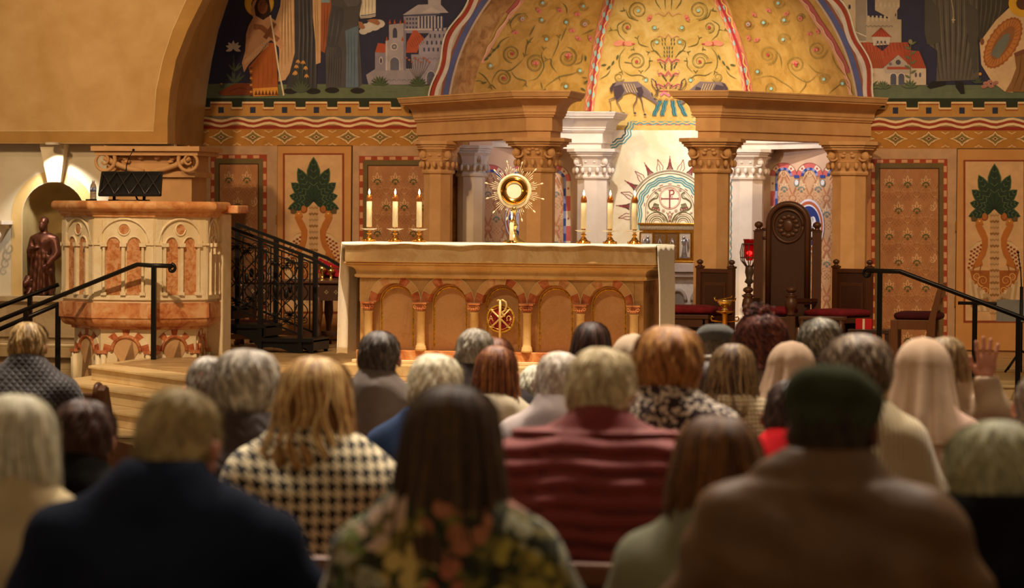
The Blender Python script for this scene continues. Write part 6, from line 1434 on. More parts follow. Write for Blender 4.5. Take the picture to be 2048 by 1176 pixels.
# cathedra
Yc = 4.25; X = lambda px, Y=Yc: px2x(px, Y, 600); Z = lambda py, px=1575, Y=Yc: zz(px, py, Y)
ca_ = thing('celebrant_chair', 'tall round-headed dark wooden chair with turned posts and red seat', 'chair', (X(1575), Yc-.25, ZS))
k = MB().use(wdk); xa_, xb_ = X(1530), X(1620); xc_ = (xa_+xb_)/2; r_ = (xb_-xa_)/2; zs_ = Z(447)
pts = [(xa_, Z(655)), (xa_, zs_)]+[(xc_-r_*math.cos(R(t)), zs_+r_*math.sin(R(t))) for t in range(6, 180, 6)]+[(xb_, zs_), (xb_, Z(655))]
k.slab([(x, Yc, z) for x, z in pts], (0, 1, 0), .06)
k.use(wd, True); k.tube([(xa_+.03, Yc-.01, Z(610)), (xa_+.03, Yc-.01, zs_)]+[(xc_-(r_-.03)*math.cos(R(t)), Yc-.01, zs_+(r_-.03)*math.sin(R(t))) for t in range(6, 180, 6)]+[(xb_-.03, Yc-.01, zs_), (xb_-.03, Yc-.01, Z(610))], .026, 8)
local(k.build('backrest', ca_))
k = MB().use(wd, True).tube([(xc_+r_*.66*math.cos(R(t)), Yc-.008, Z(452)+r_*.72*math.sin(R(t))) for t in range(0, 361, 12)], .014, 8)
for q in range(12): k.sphere((xc_+r_*.38*math.cos(q*.524), Yc-.004, Z(452)+r_*.42*math.sin(q*.524)), (.03, .008, .02), 5)
k.sphere((xc_, Yc-.004, Z(452)), (.05, .012, .06), 6); local(k.build('carved_medallion', ca_))
for px in (1515.5, 1632):
    k = MB().use(wd); x = X(px); k.box((x, Yc+.02, (ZS+Z(462))/2), (.085, .085, Z(462)-ZS)); k.prism([(x-.05, Yc-.03), (x+.05, Yc-.03), (x+.05, Yc+.07), (x-.05, Yc+.07)], Z(463), Z(461)); finial(k.use(wd, True), x, Yc+.02, Z(461), .038, 1.2)
    for py in (459, 477): 
        sg = 1 if px < 1570 else -1; k.box((x+sg*.07, Yc+.02, Z(py)), (.08, .03, .03))
    local(k.build('post', ca_))
for px in (1497, 1583.5):
    yq = Yc-.62; k = MB().use(wd); x = px2x(px, yq); zt_ = zz(px, 592, yq); k.box((x, yq, (ZS+zz(px, 632, yq))/2), (.085, .085, zz(px, 632, yq)-ZS)); k.use(wd, True); zq = zz(px, 632, yq)
    k.lathe([(.035, 0), (.045, .02), (.03, .04), (.05, .07), (.06, .1), (.05, .16), (.04, .17), (.06, .19), (.06, .2)], (x, yq, zq), 14); finial(k, x, yq, zq+.2, .045, 1.1); local(k.build('front_post', ca_))
    k = MB().use(wd); xb2 = X(1515.5 if px < 1540 else 1632); k.bar((x, yq+.03, zz(px, 600, yq)), (xb2, Yc, Z(600)), .05, .035); k.bar((x, yq+.03, zz(px, 606, yq)), (xb2, Yc, Z(606)), .03, .02); local(k.build('armrest', ca_))
ys = Yc-.33; k = MB().use(wd); xm_ = px2x(1540, ys); k.box((xm_+.03, ys, (ZS+zz(1540, 632, ys))/2), (.44, .5, zz(1540, 632, ys)-ZS)); 
for q in (-1, 1): k.use(wdk).box((xm_+.03+q*.1, ys-.252, ZS+.2), (.15, .008, .22))
local(k.build('seat', ca_, bevel=.004))
k = MB().use(velvet, True); cushion(k, (xm_+.01, ys-.02, zz(1540, 621, ys)), (.50, .5, .085)); local(k.build('seat_cushion', ca_))
def sidechair(px0, px1, ytop, rz, label, Y=4.35):
    x0_, x1_ = px2x(px0, Y), px2x(px1, Y); w_ = (x1_-x0_)/math.cos(rz); xc = (x0_+x1_)/2; t = thing('side_chair', label, 'chair', (xc, Y, ZS), rz, group='low panelled chairs')
    h = zz(px0, ytop+11, Y)-ZS; hw = w_/2
    k = MB().use(wdk); k.box((0, 0, h*.62), (w_-.05, .03, h*.72)); k.use(wd).box((0, -.004, h-.015), (w_, .045, .04)); k.box((0, -.01, h*.66), (w_*.62, .03, h*.38)); k.use(wdk).box((0, -.016, h*.66), (w_*.52, .03, h*.32)); k.build('backrest', t, bevel=.004)
    for s_ in (-1, 1):
        k = MB().use(wd).box((s_*(hw-.02), 0, (h+.01)/2), (.055, .055, h+.01)); k.prism([(s_*(hw-.02)-.035, -.035), (s_*(hw-.02)+.035, -.035), (s_*(hw-.02)+.035, .035), (s_*(hw-.02)-.035, .035)], h+.01, h+.03); finial(k.use(wd, True), s_*(hw-.02), 0, h+.03, .03, .9); k.build('post', t)
        k = MB().use(wd).box((s_*(hw-.03), -.46, .2), (.05, .05, .40)); k.build('leg', t)
    k = MB().use(wd).box((0, -.24, .39), (w_+.02, .50, .055)); k.use(wdk).box((0, -.47, .32), (w_-.08, .03, .10)); k.build('seat', t, bevel=.004)
    k = MB().use(velvet, True); cushion(k, (0, -.26, .455), (w_+.06, .52, .085)); k.build('seat_cushion', t)
    return t
sidechair(1394, 1470, 527, R(-28), 'low panelled wooden chair with red cushion, left of the tall round-headed chair')
sidechair(1667, 1745, 527, R(-28), 'low panelled wooden chair with red cushion, right of the tall round-headed chair')
# wide low bench with red cushion seen left of the side chair
Yb = 3.9
be = thing('bench', 'low wooden bench with a long red cushion beside the right end of the altar', 'bench', (px2x(1370, Yb), Yb, ZS))
xl_, xr_ = px2x(1300, Yb), px2x(1424, Yb); zt_ = zz(1370, 628, Yb)
k = MB().use(wd).box(((xl_+xr_)/2, Yb, zt_-.02), (xr_-xl_, .42, .04)); k.box(((xl_+xr_)/2, Yb-.18, zt_-.08), (xr_-xl_-.06, .03, .08)); local(k.build('bench_seat', be, bevel=.004))
for x in (xl_+.03, xr_-.03):
    for dy in (-.17, .17): local(MB().use(wd).box((x, Yb+dy, (ZS+zt_-.04)/2), (.05, .05, zt_-.04-ZS)).build('leg', be))
k = MB().use(velvet, True); cushion(k, ((xl_+xr_)/2+.02, Yb, zt_+.045), (xr_-xl_+.06, .42, .09)); local(k.build('cushion', be))
# kneeler in front of the right chair, red box on a low shelf
Yk = 3.35
kn = thing('kneeler', 'low wooden kneeler in front of the right side chair', 'kneeler', (px2x(1650, Yk), Yk, ZS))
xl_, xr_ = px2x(1602, Yk), px2x(1692, Yk); zt_ = zz(1650, 633, Yk)
k = MB().use(wd).box(((xl_+xr_)/2, Yk, zt_-.015), (xr_-xl_, .3, .03)); k.box(((xl_+xr_)/2, Yk-.1, (ZS+zt_)/2), (xr_-xl_-.06, .03, zt_-ZS-.03)); k.use(wdk).box(((xl_+xr_)/2, Yk-.12, (ZS+zt_)/2), (xr_-xl_-.2, .012, (zt_-ZS)*.6)); local(k.build('panel', kn, bevel=.004))
for x in (xl_+.03, xr_-.03): local(MB().use(wd, True).lathe([(.022, 0), (.03, .05), (.02, .08), (.028, .2), (.02, .3), (.03, zt_-ZS-.03)], (x, Yk-.12, ZS), 12).build('leg', kn))
sh = thing('low_shelf', 'low dark wooden shelf between the right side chair and the handrail', 'shelf', (px2x(1730, 3.9), 3.9, ZS))
xl_, xr_ = px2x(1700, 3.9), px2x(1782, 3.9); zt_ = zz(1730, 658, 3.9)
local(MB().use(wdk).box(((xl_+xr_)/2, 3.9, zt_-.02), (xr_-xl_, .3, .04)).build('board', sh, bevel=.003))
for x in (xl_+.02, xr_-.02): local(MB().use(wdk).box((x, 3.9, (ZS+zt_-.04)/2), (.04, .28, zt_-.04-ZS)).build('side_panel', sh))
xb_ = px2x(1731, 3.9); hb = zz(1731, 637, 3.9)-zt_
rb_ = thing('gift_box', 'small bright red box with a white ribbon beside the right side chair', 'box', (xb_, 3.85, zt_))
MB().use(M('#c4161c', .6)).box((0, 0, hb/2), (.155, .12, hb)).build('box_body', rb_, bevel=.003); MB().use(M('#f0e2c8', .6)).box((0, -.061, hb/2), (.02, .003, hb)).build('ribbon', rb_)
# chair seen from the side
Ys = 3.3
sc_ = thing('oak_chair', 'light oak chair seen from the side with dark red seat, facing left', 'chair', (px2x(1835, Ys), Ys, ZS))
xf_, xbk = px2x(1790, Ys), px2x(1862, Ys); zse = zz(1830, 640, Ys)
for dy in (0, .42):
    local(MB().use(wdl).box((xf_, Ys+dy, (ZS+zse)/2), (.065, .06, zse-ZS)).build('leg', sc_, bevel=.004))
    k = MB().use(wdl).slab([(xbk-.04, Ys+dy-.02, ZS), (xbk+.03, Ys+dy-.02, ZS), (xbk+.05, Ys+dy-.02, zse), (px2x(1888, Ys), Ys+dy-.02, zz(1885, 566, Ys)), (px2x(1879, Ys), Ys+dy-.02, zz(1885, 566, Ys)), (xbk-.03, Ys+dy-.02, zse-.05)], (0, 1, 0), .045); local(k.build('back_post', sc_, bevel=.004))
    local(MB().use(wdl).box(((xf_+xbk)/2, Ys+dy, zse-.045), (xbk-xf_, .035, .09)).build('apron', sc_, bevel=.003))
local(MB().use(wdl).box((xbk+.1, Ys+.21, zz(1885, 585, Ys)), (.03, .42, .1)).build('top_rail', sc_)); local(MB().use(wdl).box((xbk+.06, Ys+.21, zse+.12), (.03, .42, .06)).build('cross_rail', sc_))
k = MB().use(velvd, True); cushion(k, ((xf_+xbk)/2+.05, Ys+.21, zse+.035), (xbk-xf_+.12, .46, .085)); local(k.build('seat', sc_))
# sanctuary lamp on its stand
Yl = 5.6; xl_ = px2x(1499, Yl); t = thing('sanctuary_lamp', 'red glass sanctuary lamp in a wrought iron stand behind the tall chair', 'lamp', (xl_, Yl, ZS)); zl0 = zz(1499, 525, Yl)-ZS; zl1 = zz(1499, 478, Yl)-ZS
k = MB().use(M('#9c0810', .15, kind='glass', tr=.4), True).lathe([(.03, zl0+.02), (.05, zl0+.05), (.055, zl0+.14), (.06, zl1-.02), (.068, zl1), (.062, zl1)], n=24); k.build('red_glass', t)
k = MB().use(M('#ff5040', kind='emit', e=6), True).lathe([(.001, zl0+.07), (.008, zl0+.08), (.006, zl0+.1), (.001, zl0+.12)], n=8); k.build('flame', t)
k = MB().use(M('#6a5a50', .5, .5, kind='metal', col2='#463a34', scale=30), True)
for q in range(8): a = q*math.pi/4; k.tube([(.02*math.cos(a), .02*math.sin(a), zl0-.06), (.085*math.cos(a), .085*math.sin(a), zl0+.02), (.095*math.cos(a), .095*math.sin(a), zl0+.1), (.075*math.cos(a), .075*math.sin(a), zl0+.19)], .006, 5)
for z_, r_ in ((zl0+.05, .092), (zl0+.19, .076)): k.tube([(r_*math.cos(R(t_)), r_*math.sin(R(t_)), z_) for t_ in range(0, 361, 15)], .006, 5)
k.build('cage', t)
k = MB().use(M('#6a5a50', .5, .5, kind='metal', col2='#463a34', scale=30), True).lathe([(.13, 0), (.13, .02), (.05, .06), (.02, .1), (.02, zl0-.22), (.05, zl0-.2), (.03, zl0-.16), (.045, zl0-.1), (.04, zl0-.05), (.03, zl0-.03)], n=16); k.build('stand', t)
point('sanctuary_light', (xl_, Yl, ZS+zl0+.1), .4, (1, .1, .05), .02)
# gilt incense boat on a stand
Yg = 2.6; xg = px2x(1451, Yg); zg = zz(1451, 622, Yg)-ZS
t = thing('incense_stand', 'tall gilt stand with a small round tray, right of the altar', 'stand', (xg, Yg, ZS)); 
MB().use(gold, True).lathe([(.12, 0), (.12, .015), (.03, .04), (.024, .08), (.024, zg-.03), (.05, zg-.02), (.08, zg-.008), (.085, zg), (.001, zg)], n=20).build('pole', t)
k = MB().use(gold, True)
for s_ in (-1, 1): k.tube([(s_*.024, 0, zg-.10), (s_*.12, 0, zg-.09), (s_*.13, 0, zg-.07), (s_*.12, 0, zg-.05), (s_*.10, 0, zg-.06)], .008, 6)
k.build('hook', t)
t = thing('incense_bowl', 'gilt bowl with curled handles on the stand right of the altar', 'bowl', (xg, Yg, ZS+zg+.002))
k = MB().use(goldw, True).lathe([(.03, 0), (.035, .01), (.02, .02), (.03, .035), (.055, .055), (.075, .085), (.078, .1), (.07, .1), (.05, .06), (.001, .045)], n=24); k.build('bowl_body', t)
k = MB().use(gold, True)
for s_ in (-1, 1): k.tube([(s_*.07, 0, .09), (s_*.095, 0, .1), (s_*.10, 0, .12), (s_*.085, 0, .125)], [.009, .008, .007, .004], 6)
k.tube([(-.06, 0, .1), (0, 0, .112), (.06, 0, .125), (.065, 0, .14)], .006, 6); k.build('handle', t)
# stone altar and tabernacle in the apse
Yt = YR-.62; za = zz(1330, 526, Yt)
t = thing('stone_altar', 'grey stone altar against the apse wall with arched front, under the tabernacle', 'altar', (px2x(1345, Yt), Yt+.3, ZP))
grs = M('#a39286', .6, kind='marble', col2='#8d7c70', scale=3); xl_, xr_ = px2x(1236, Yt), px2x(1474, Yt)
k = MB().use(grs).box(((xl_+xr_)/2, Yt+.30, za-.05), (xr_-xl_, .62, .1)); k.box(((xl_+xr_)/2, Yt+.30, za-.13), (xr_-xl_-.06, .56, .05)); local(k.build('table_slab', t, bevel=.008))
k = MB().use(M('#b3a79c', .6, kind='marble', col2='#9d9084', scale=3)).box(((xl_+xr_)/2, Yt+.33, (ZP+za-.155)/2), (xr_-xl_-.1, .5, za-.155-ZP)); local(k.build('body', t))
n_ar = 5
for q in range(n_ar):
    c_ = xl_+.05+(xr_-xl_-.1)*(q+.5)/n_ar; r_ = (xr_-xl_-.1)/n_ar/2; zz_ = za-.42
    k = MB().use(M('#8a7c70', .6, kind='marble', col2='#75685e', scale=3), True); k.tube([(c_-r_*.72*math.cos(R(t_)), Yt+.07, zz_+r_*.95*math.sin(R(t_))) for t_ in range(0, 181, 12)], .02, 6)
    for s_ in (-1, 1): k.tube([(c_+s_*r_*.95, Yt+.06, ZP+.03), (c_+s_*r_*.95, Yt+.06, zz_-.02)], .03, 8)
    k.use(M('#6f6258', .7)).slab([(c_-r_*.6*math.cos(R(t_)), Yt+.078, zz_+r_*.8*math.sin(R(t_))) for t_ in range(0, 181, 12)]+[(c_+r_*.6, Yt+.078, ZP+.04), (c_-r_*.6, Yt+.078, ZP+.04)], (0, -1, 0), .004)
    local(k.build('arch', t))
Yt2 = Yt+.06; ZT_ = lambda py, px=1330: zz(px, py, Yt2)
t = thing('tabernacle', 'gilt tabernacle with silver angel panels and an inscribed top rail', 'tabernacle', (px2x(1332, Yt2), Yt2+.2, za))
xl_, xr_ = px2x(1275, Yt2), px2x(1390, Yt2); k = MB().use(gold); zt_ = ZT_(446); k.box(((xl_+xr_)/2, Yt2+.22, (za+zt_)/2), (xr_-xl_-.03, .4, zt_-za)); k.box(((xl_+xr_)/2, Yt2+.22, zt_-.012), (xr_-xl_, .46, .024)); k.box(((xl_+xr_)/2, Yt2+.22, za+.012), (xr_-xl_, .46, .024)); local(k.build('casing', t, bevel=.004))
k = MB().use(M('#8f7a5c', .45, .6, kind='metal', col2='#6f5a40', scale=40)).box(((xl_+xr_)/2, Yt2+.012, ZT_(455)), (xr_-xl_-.035, .02, .05)); k.use(M('#d8c49c', .5)); 
for q in range(34):      # worn raised lettering of the rail, not readable in the photograph
    x = xl_+.03+q*(xr_-xl_-.06)/33; hh = .011; kk = q % 4
    k.box((x-.004, Yt2, ZT_(455)), (.0025, .004, hh*2))
    if kk in (0, 2): k.box((x, Yt2, ZT_(455)+hh-.002), (.009, .004, .003))
    if kk in (0, 1, 3): k.box((x, Yt2, ZT_(455)-hh+.002), (.009, .004, .003))
    if kk in (1, 2): k.box((x, Yt2, ZT_(455)), (.008, .004, .003))
local(k.build('inscribed_rail', t))
silver = M('#b9b4b4', .3, .9, kind='metal', col2='#8a8488', scale=40); bg_ = M('#c4b4a0', .5, .3, kind='metal', col2='#a8967e', scale=30)
zb2, zt2 = ZT_(517), ZT_(465)
for q, (a_, b_) in enumerate(((1281, 1305), (1308, 1331), (1333, 1355), (1358, 1381))):
    xa_, xb_ = px2x(a_, Yt2), px2x(b_, Yt2); k = MB().use(bg_ if q in (0, 3) else M('#8d6a40', .4, .7, kind='metal', col2='#6a4a28', scale=60)).box(((xa_+xb_)/2, Yt2+.012, (zb2+zt2)/2), (xb_-xa_, .014, zt2-zb2)); xm_ = (xa_+xb_)/2; h_ = zt2-zb2
    k.use(gold, False)
    for x in (xa_, xb_): k.box((x, Yt2+.004, (zb2+zt2)/2), (.009, .02, h_+.01))
    for z_ in (zb2, zt2): k.box((xm_, Yt2+.004, z_), (xb_-xa_, .02, .009))
    k.use(silver, True)
    if q in (0, 3):
        s_ = 1 if q == 3 else -1
        k.sphere((xm_-s_*.012, Yt2, zt2-.055), (.017, .012, .02), 7); k.sphere((xm_-s_*.008, Yt2, zt2-.11), (.022, .012, .04), 7); k.lathe([(.034, 0), (.026, .05), (.018, .12), (.014, h_-.13)], (xm_-s_*.006, Yt2+.004, zb2+.02), 10, sc=(1, .5))
        k.tube([(xm_+s_*.008, Yt2, zt2-.075), (xm_+s_*.034, Yt2, zt2-.08), (xm_+s_*.038, Yt2, zt2-.16), (xm_+s_*.034, Yt2, zt2-.22)], [.01, .017, .014, .003], 6); k.tube([(xm_-s_*.012, Yt2-.006, zt2-.095), (xm_-s_*.035, Yt2-.008, zt2-.1), (xm_-s_*.03, Yt2-.008, zt2-.075)], .006, 5); k.box((xm_, Yt2, zb2+.012), (xb_-xa_-.02, .012, .012))
    else:
        for s_ in (-1, 1): k.tube([(xm_+s_*.022, Yt2+.002, zb2+.03), (xm_+s_*.022, Yt2+.002, zb2+.15), (xm_, Yt2+.002, zt2-.06)], .0035, 5); k.tube([(xm_+s_*.011, Yt2+.002, zb2+.03), (xm_+s_*.011, Yt2+.002, zb2+.12), (xm_, Yt2+.002, zb2+.155)], .003, 5)
        for j in range(5):
            for s_ in (-1, 1): k.sphere((xm_+s_*.04, Yt2+.002, zb2+.03+j*.055), .0055, 5)
    local(k.build('door_panel', t))
# credence table behind the stair
Yd = 5.6; xl_, xr_ = px2x(474, Yd), px2x(760, Yd); ztd = zz(640, 560, Yd)
t = thing('credence_table', 'dark wooden side table with pierced apron behind the stair', 'table', ((xl_+xr_)/2, Yd, ZS))
local(MB().use(wd).box(((xl_+xr_)/2, Yd, ztd-.015), (xr_-xl_, .55, .03)).build('tabletop', t, bevel=.005))
k = MB().use(wdk); za_ = zz(640, 600, Yd); k.box(((xl_+xr_)/2, Yd-.22, (ztd-.03+za_)/2), (xr_-xl_-.08, .04, ztd-.03-za_)); k.use(M('#8c7a5c', .8))
for px in (505, 528, 552, 576, 600, 653, 672): 
    x = px2x(px, Yd-.25); 
    for dx, dz in ((.014, 0), (-.014, 0), (0, .014), (0, -.014)): k.box((x+dx, Yd-.242, (ztd-.03+za_)/2+dz), (.014, .004, .014), T=None)
local(k.build('apron', t))
for px in (480, 634, 756):
    for dy in (-.2, .2):
        k = MB().use(wd, True); x = px2x(px, Yd-.2)+.02; k.lathe([(.035, 0), (.03, .05), (.045, .08), (.03, .12), (.028, .2), (.05, .34), (.045, .5), (.03, .55), (.045, .6), (.045, ztd-.03-ZS)], (x, Yd+dy, ZS), 12); local(k.build('leg', t))
k = MB().use(wdk).box(((xl_+xr_)/2, Yd, ZS+.12), (xr_-xl_-.1, .06, .05)); local(k.build('stretcher', t))
def on(px, py, Y=Yd): return (px2x(px, Y, py), Y, ztd)
x, y, z = on(662, 530); t = thing('missal_stand', 'sloping red cushioned book rest on the side table, beside the altar cloth', 'book rest', (x, y, z))
k = MB().use(M('#b0142a', .8, kind='fabric', col2='#8c0f20', scale=20)); k.add([(-.16, -.1, .12), (.16, -.1, .06), (.16, .1, .1), (-.16, .1, .24), (-.16, -.1, .08), (.16, -.1, .02), (.16, .1, .06), (-.16, .1, .2)], [(0, 1, 2, 3), (7, 6, 5, 4), (4, 5, 1, 0), (5, 6, 2, 1), (6, 7, 3, 2), (7, 4, 0, 3)]); k.build('cushion', t, bevel=.012)
MB().use(wd).box((0, 0, .012), (.24, .2, .024)).box((0, .05, .07), (.2, .03, .12)).build('base', t)
for px, s_, nm, lb in ((645, 1.0, 'chalice', 'small gold covered cup on the side table, left of the red book rest'), (662, .8, 'chalice', 'gold cup standing in front of the red book rest')):
    x, y, z = on(px, 545, Yd-.14); t = thing(nm, lb, 'cup', (x, y, z)); MB().use(goldw, True).lathe([(.045*s_, 0), (.04*s_, .008), (.012, .03), (.015, .05), (.012, .07), (.04*s_, .1*s_), (.045*s_, .15*s_), (.038*s_, .15*s_), (.001, .09*s_)], n=20).build('cup_body', t)
    MB().use(gold, True).lathe([(.046*s_, .151*s_), (.03*s_, .17*s_), (.008, .18*s_), (.01, .19*s_), (.001, .2*s_)], n=16).build('lid', t)
for px, h_ in ((541, .06), (600, .02), (580, .02)):
    x, y, z = on(px, 545, Yd-.1)
    if h_ > .03:
        t = thing('cruet', 'small clear glass cruet on the side table, seen through the stair railing', 'cruet', (x, y, z)); MB().use(M('#eef2f2', .1, kind='glass', tr=.9), True).lathe([(.03, 0), (.035, .02), (.032, .07), (.012, .1), (.016, .13)], n=16).build('glass_body', t); MB().use(M('#eef2f2', .1, kind='glass', tr=.9), True).tube([(.03, 0, .03), (.055, 0, .05), (.05, 0, .09), (.015, 0, .115)], .005, 6).build('handle', t)
x, y, z = on(597, 545, Yd-.12); o = MB().use(M('#e8e4dc', .3), True).lathe([(.05, 0), (.1, .012), (.105, .016), (.05, .006)], (x, y, z), 24).build('tray'); tag(o, 'flat white dish on the side table, seen through the stair railing', 'dish')
# stool under the stair
Yo = 5.0; xl_, xr_ = px2x(458, Yo), px2x(548, Yo); zo = zz(500, 652, Yo)
t = thing('stool', 'low brown wooden stool with dark cushion beneath the pulpit stair', 'stool', ((xl_+xr_)/2, Yo, ZS))
local(MB().use(wdk).box(((xl_+xr_)/2, Yo, zo-.02), (xr_-xl_, .4, .04)).build('seat', t, bevel=.004)); k = MB().use(velvd, True); cushion(k, ((xl_+xr_)/2, Yo, zo+.03), (xr_-xl_, .4, .07)); local(k.build('cushion', t))
for x in (xl_+.04, xr_-.04):
    for dy in (-.16, .16): local(MB().use(wdl, True).lathe([(.025, 0), (.035, .03), (.02, .05), (.035, .1), (.035, zo-.04-ZS)], (x, Yo+dy, ZS), 10).build('leg', t))
local(MB().use(wdl).box(((xl_+xr_)/2, Yo-.16, ZS+.1), (xr_-xl_-.1, .03, .05)).build('stretcher', t))
# music stand at the right edge
Ym = 2.4; xm_ = px2x(2044, Ym); t = thing('music_stand', 'black stand with a tilted grey desk and thin microphone at the right edge', 'stand', (xm_, Ym, ZS)); zp = zz(2030, 643, Ym)-ZS; zq = zz(2030, 600, Ym)-ZS
MB().use(black_iron, True).lathe([(.015, 0), (.015, zq+.35*0+.12)], n=10).build('pole', t)
k = MB().use(black_iron, True)
for q in range(3): a = q*2.09; k.tube([(0, 0, .2), (.25*math.cos(a), .25*math.sin(a), .01)], .01, 6)
k.build('tripod', t)
k = MB().use(M('#6f6a62', .4, .3, kind='metal', col2='#5c5750', scale=20)); k.add([(-.22, -.03, zp), (.22, -.03, zp), (.22, .08, zq), (-.22, .08, zq), (-.22, -.02, zp), (.22, -.02, zp), (.22, .09, zq), (-.22, .09, zq)], [(0, 1, 2, 3), (7, 6, 5, 4), (0, 4, 5, 1), (1, 5, 6, 2), (2, 6, 7, 3), (3, 7, 4, 0)]); k.build('desk', t)
zm = zz(2037, 505, Ym)-ZS; MB().use(black_iron, True).tube([(0, .0, zq+.1), (-.01, .02, (zq+zm)/2+.05), (-.035, .02, zm)], [.006, .005, .004], 6).sphere((-.036, .02, zm), .012, 6).build('microphone', t)
# ------------------------------------------------------------------ bronze figure in the niche
Yz = YN+.16; x0_, z0_, = P(88, 590, Yz).x, zn0; sH = (zz(88, 433, Yz)-z0_)
t = thing('statue', 'bronze statue of a bearded robed man with a lion, standing in the niche', 'statue', (x0_, Yz, z0_), R(-8)); u = sH/1.0
k_ = .035
pr = [(s_cap((0, 0, .12), (0, 0, .36), .155, .13), .05), (s_cap((.0, 0, .36), (0, 0, .66), .12, .125), .05), (s_cap((-.085, 0, .72), (.085, 0, .72), .07), .06), (s_cap((0, 0, .72), (0, -.01, .86), .045), .03),
      (s_ell((0, -.02, .91), (.052, .062, .075)), .012), (s_ell((0, -.065, .865), (.036, .035, .055)), .015), (s_ell((0, .0, .945), (.058, .06, .055)), .012), (s_ell((0, -.082, .905), (.010, .016, .02)), .006), (s_ell((-.025, -.07, .935), (.02, .012, .006)), .006), (s_ell((.025, -.07, .935), (.02, .012, .006)), .006),
      (s_cap((-.15, 0, .71), (-.17, -.05, .56), .055, .05), .03), (s_cap((-.17, -.05, .56), (-.06, -.14, .60), .045, .028), .03), (s_ell((-.03, -.15, .605), (.035, .022, .018)), .01), (s_cap((-.17, -.03, .56), (-.19, .0, .38), .05, .025), .04),
      (s_cap((.15, 0, .71), (.2, -.04, .53), .055, .055), .03), (s_cap((.2, -.04, .53), (.14, -.14, .40), .05, .035), .03), (s_ell((.125, -.15, .36), (.028, .02, .045)), .01), (s_ell((.12, -.12, .33), (.07, .035, .05), rotm(0, 20, 0)), .01)]
for q in range(5): a = -.12+.06*q; pr.append((s_cap((a*.8, -.11, .55), (a*1.3, -.15+.02*abs(q-2), .03), .018, .028), .02))
pr += [(s_cap((-.16, -.08, .50), (.17, -.10, .47), .03, .03), .03), (s_cap((.05, -.12, .02), (.10, -.19, .02), .03, .024), .01), (s_cap((-.04, -.12, .02), (-.06, -.18, .02), .03, .024), .01)]
def fold(p): return .0028*np.sin(p[:, 0]*70+np.sin(p[:, 2]*9)*2)*(p[:, 2] < .70)+.0014*np.sin(p[:, 2]*45+p[:, 0]*50)*(p[:, 2] < .74)
bronze = M('#5c3628', .4, .6, kind='metal', col2='#4a2a1e', scale=12)
V, Fq = sdf_mesh([(f, k2) for f, k2 in pr], .0095, fold); o = from_arrays('robed_figure', V*u, Fq, bronze, t)
lp = [(s_ell((-.17, -.10, .17), (.075, .08, .085)), .02), (s_ell((-.17, -.17, .15), (.045, .05, .045)), .02), (s_ell((-.17, -.07, .13), (.10, .09, .12)), .03), (s_cap((-.15, .0, .08), (-.02, .05, .07), .09, .07), .04), (s_cap((-.2, -.1, .08), (-.22, -.17, .02), .035, .028), .02), (s_cap((-.12, -.12, .08), (-.12, -.19, .02), .03, .028), .02), (s_ell((-.21, -.06, .25), (.02, .015, .02)), .01), (s_ell((-.13, -.06, .25), (.02, .015, .02)), .01)]
def mane(p): return .009*np.sin(p[:, 0]*120)*np.sin(p[:, 2]*110+p[:, 1]*60)*(p[:, 1] > -.15)
V, Fq = sdf_mesh(lp, .009, mane); from_arrays('lion', V*u, Fq, bronze, t)
MB().use(M('#b0a498', .6, kind='marble', col2='#9a8e82', scale=3)).box((.0, .02, -.001), (.1, .1, .002)).build('base', t)
# ------------------------------------------------------------------ fabrics with patterns
def patmat(name, fn, rough=.85, bmp=None, sheen=.2, spec=.2):
    if name in _M: return _M[name]
    m, nt, bs = newmat(name); bs.inputs['Roughness'].default_value = rough; bs.inputs['Specular IOR Level'].default_value = spec; bs.inputs['Sheen Weight'].default_value = sheen
    t = nd(nt, 'ShaderNodeTexCoord'); sp = nd(nt, 'ShaderNodeSeparateXYZ'); nt.links.new(t.outputs['Object'], sp.inputs[0])
    x, y, z = sp.outputs; u = mth(nt, 'ADD', x, mth(nt, 'MULTIPLY', y, .6)); c, h = fn(nt, u, z, t.outputs['Object'])
    nt.links.new(c, bs.inputs[0])
    if h is not None: bump(nt, bs, h, bmp or .4, .01)
    _M[name] = m; return m
def hound(nt, u, z, o):
    k = 1/.0047; U = mth(nt, 'FLOOR', mth(nt, 'MULTIPLY', u, k)); V = mth(nt, 'FLOOR', mth(nt, 'MULTIPLY', z, k))
    m8 = lambda a, n: mth(nt, 'FLOORED_MODULO', a, n)
    wa = mth(nt, 'LESS_THAN', m8(U, 8), 3.5); we = mth(nt, 'LESS_THAN', m8(V, 8), 3.5); tw = mth(nt, 'LESS_THAN', m8(mth(nt, 'ADD', U, V), 4), 1.5)
    f = mth(nt, 'ADD', mth(nt, 'MULTIPLY', tw, wa), mth(nt, 'MULTIPLY', mth(nt, 'SUBTRACT', 1, tw), we))
    return mixc(nt, f, '#e6d6b0', '#15110e'), noise(nt, o, 120)
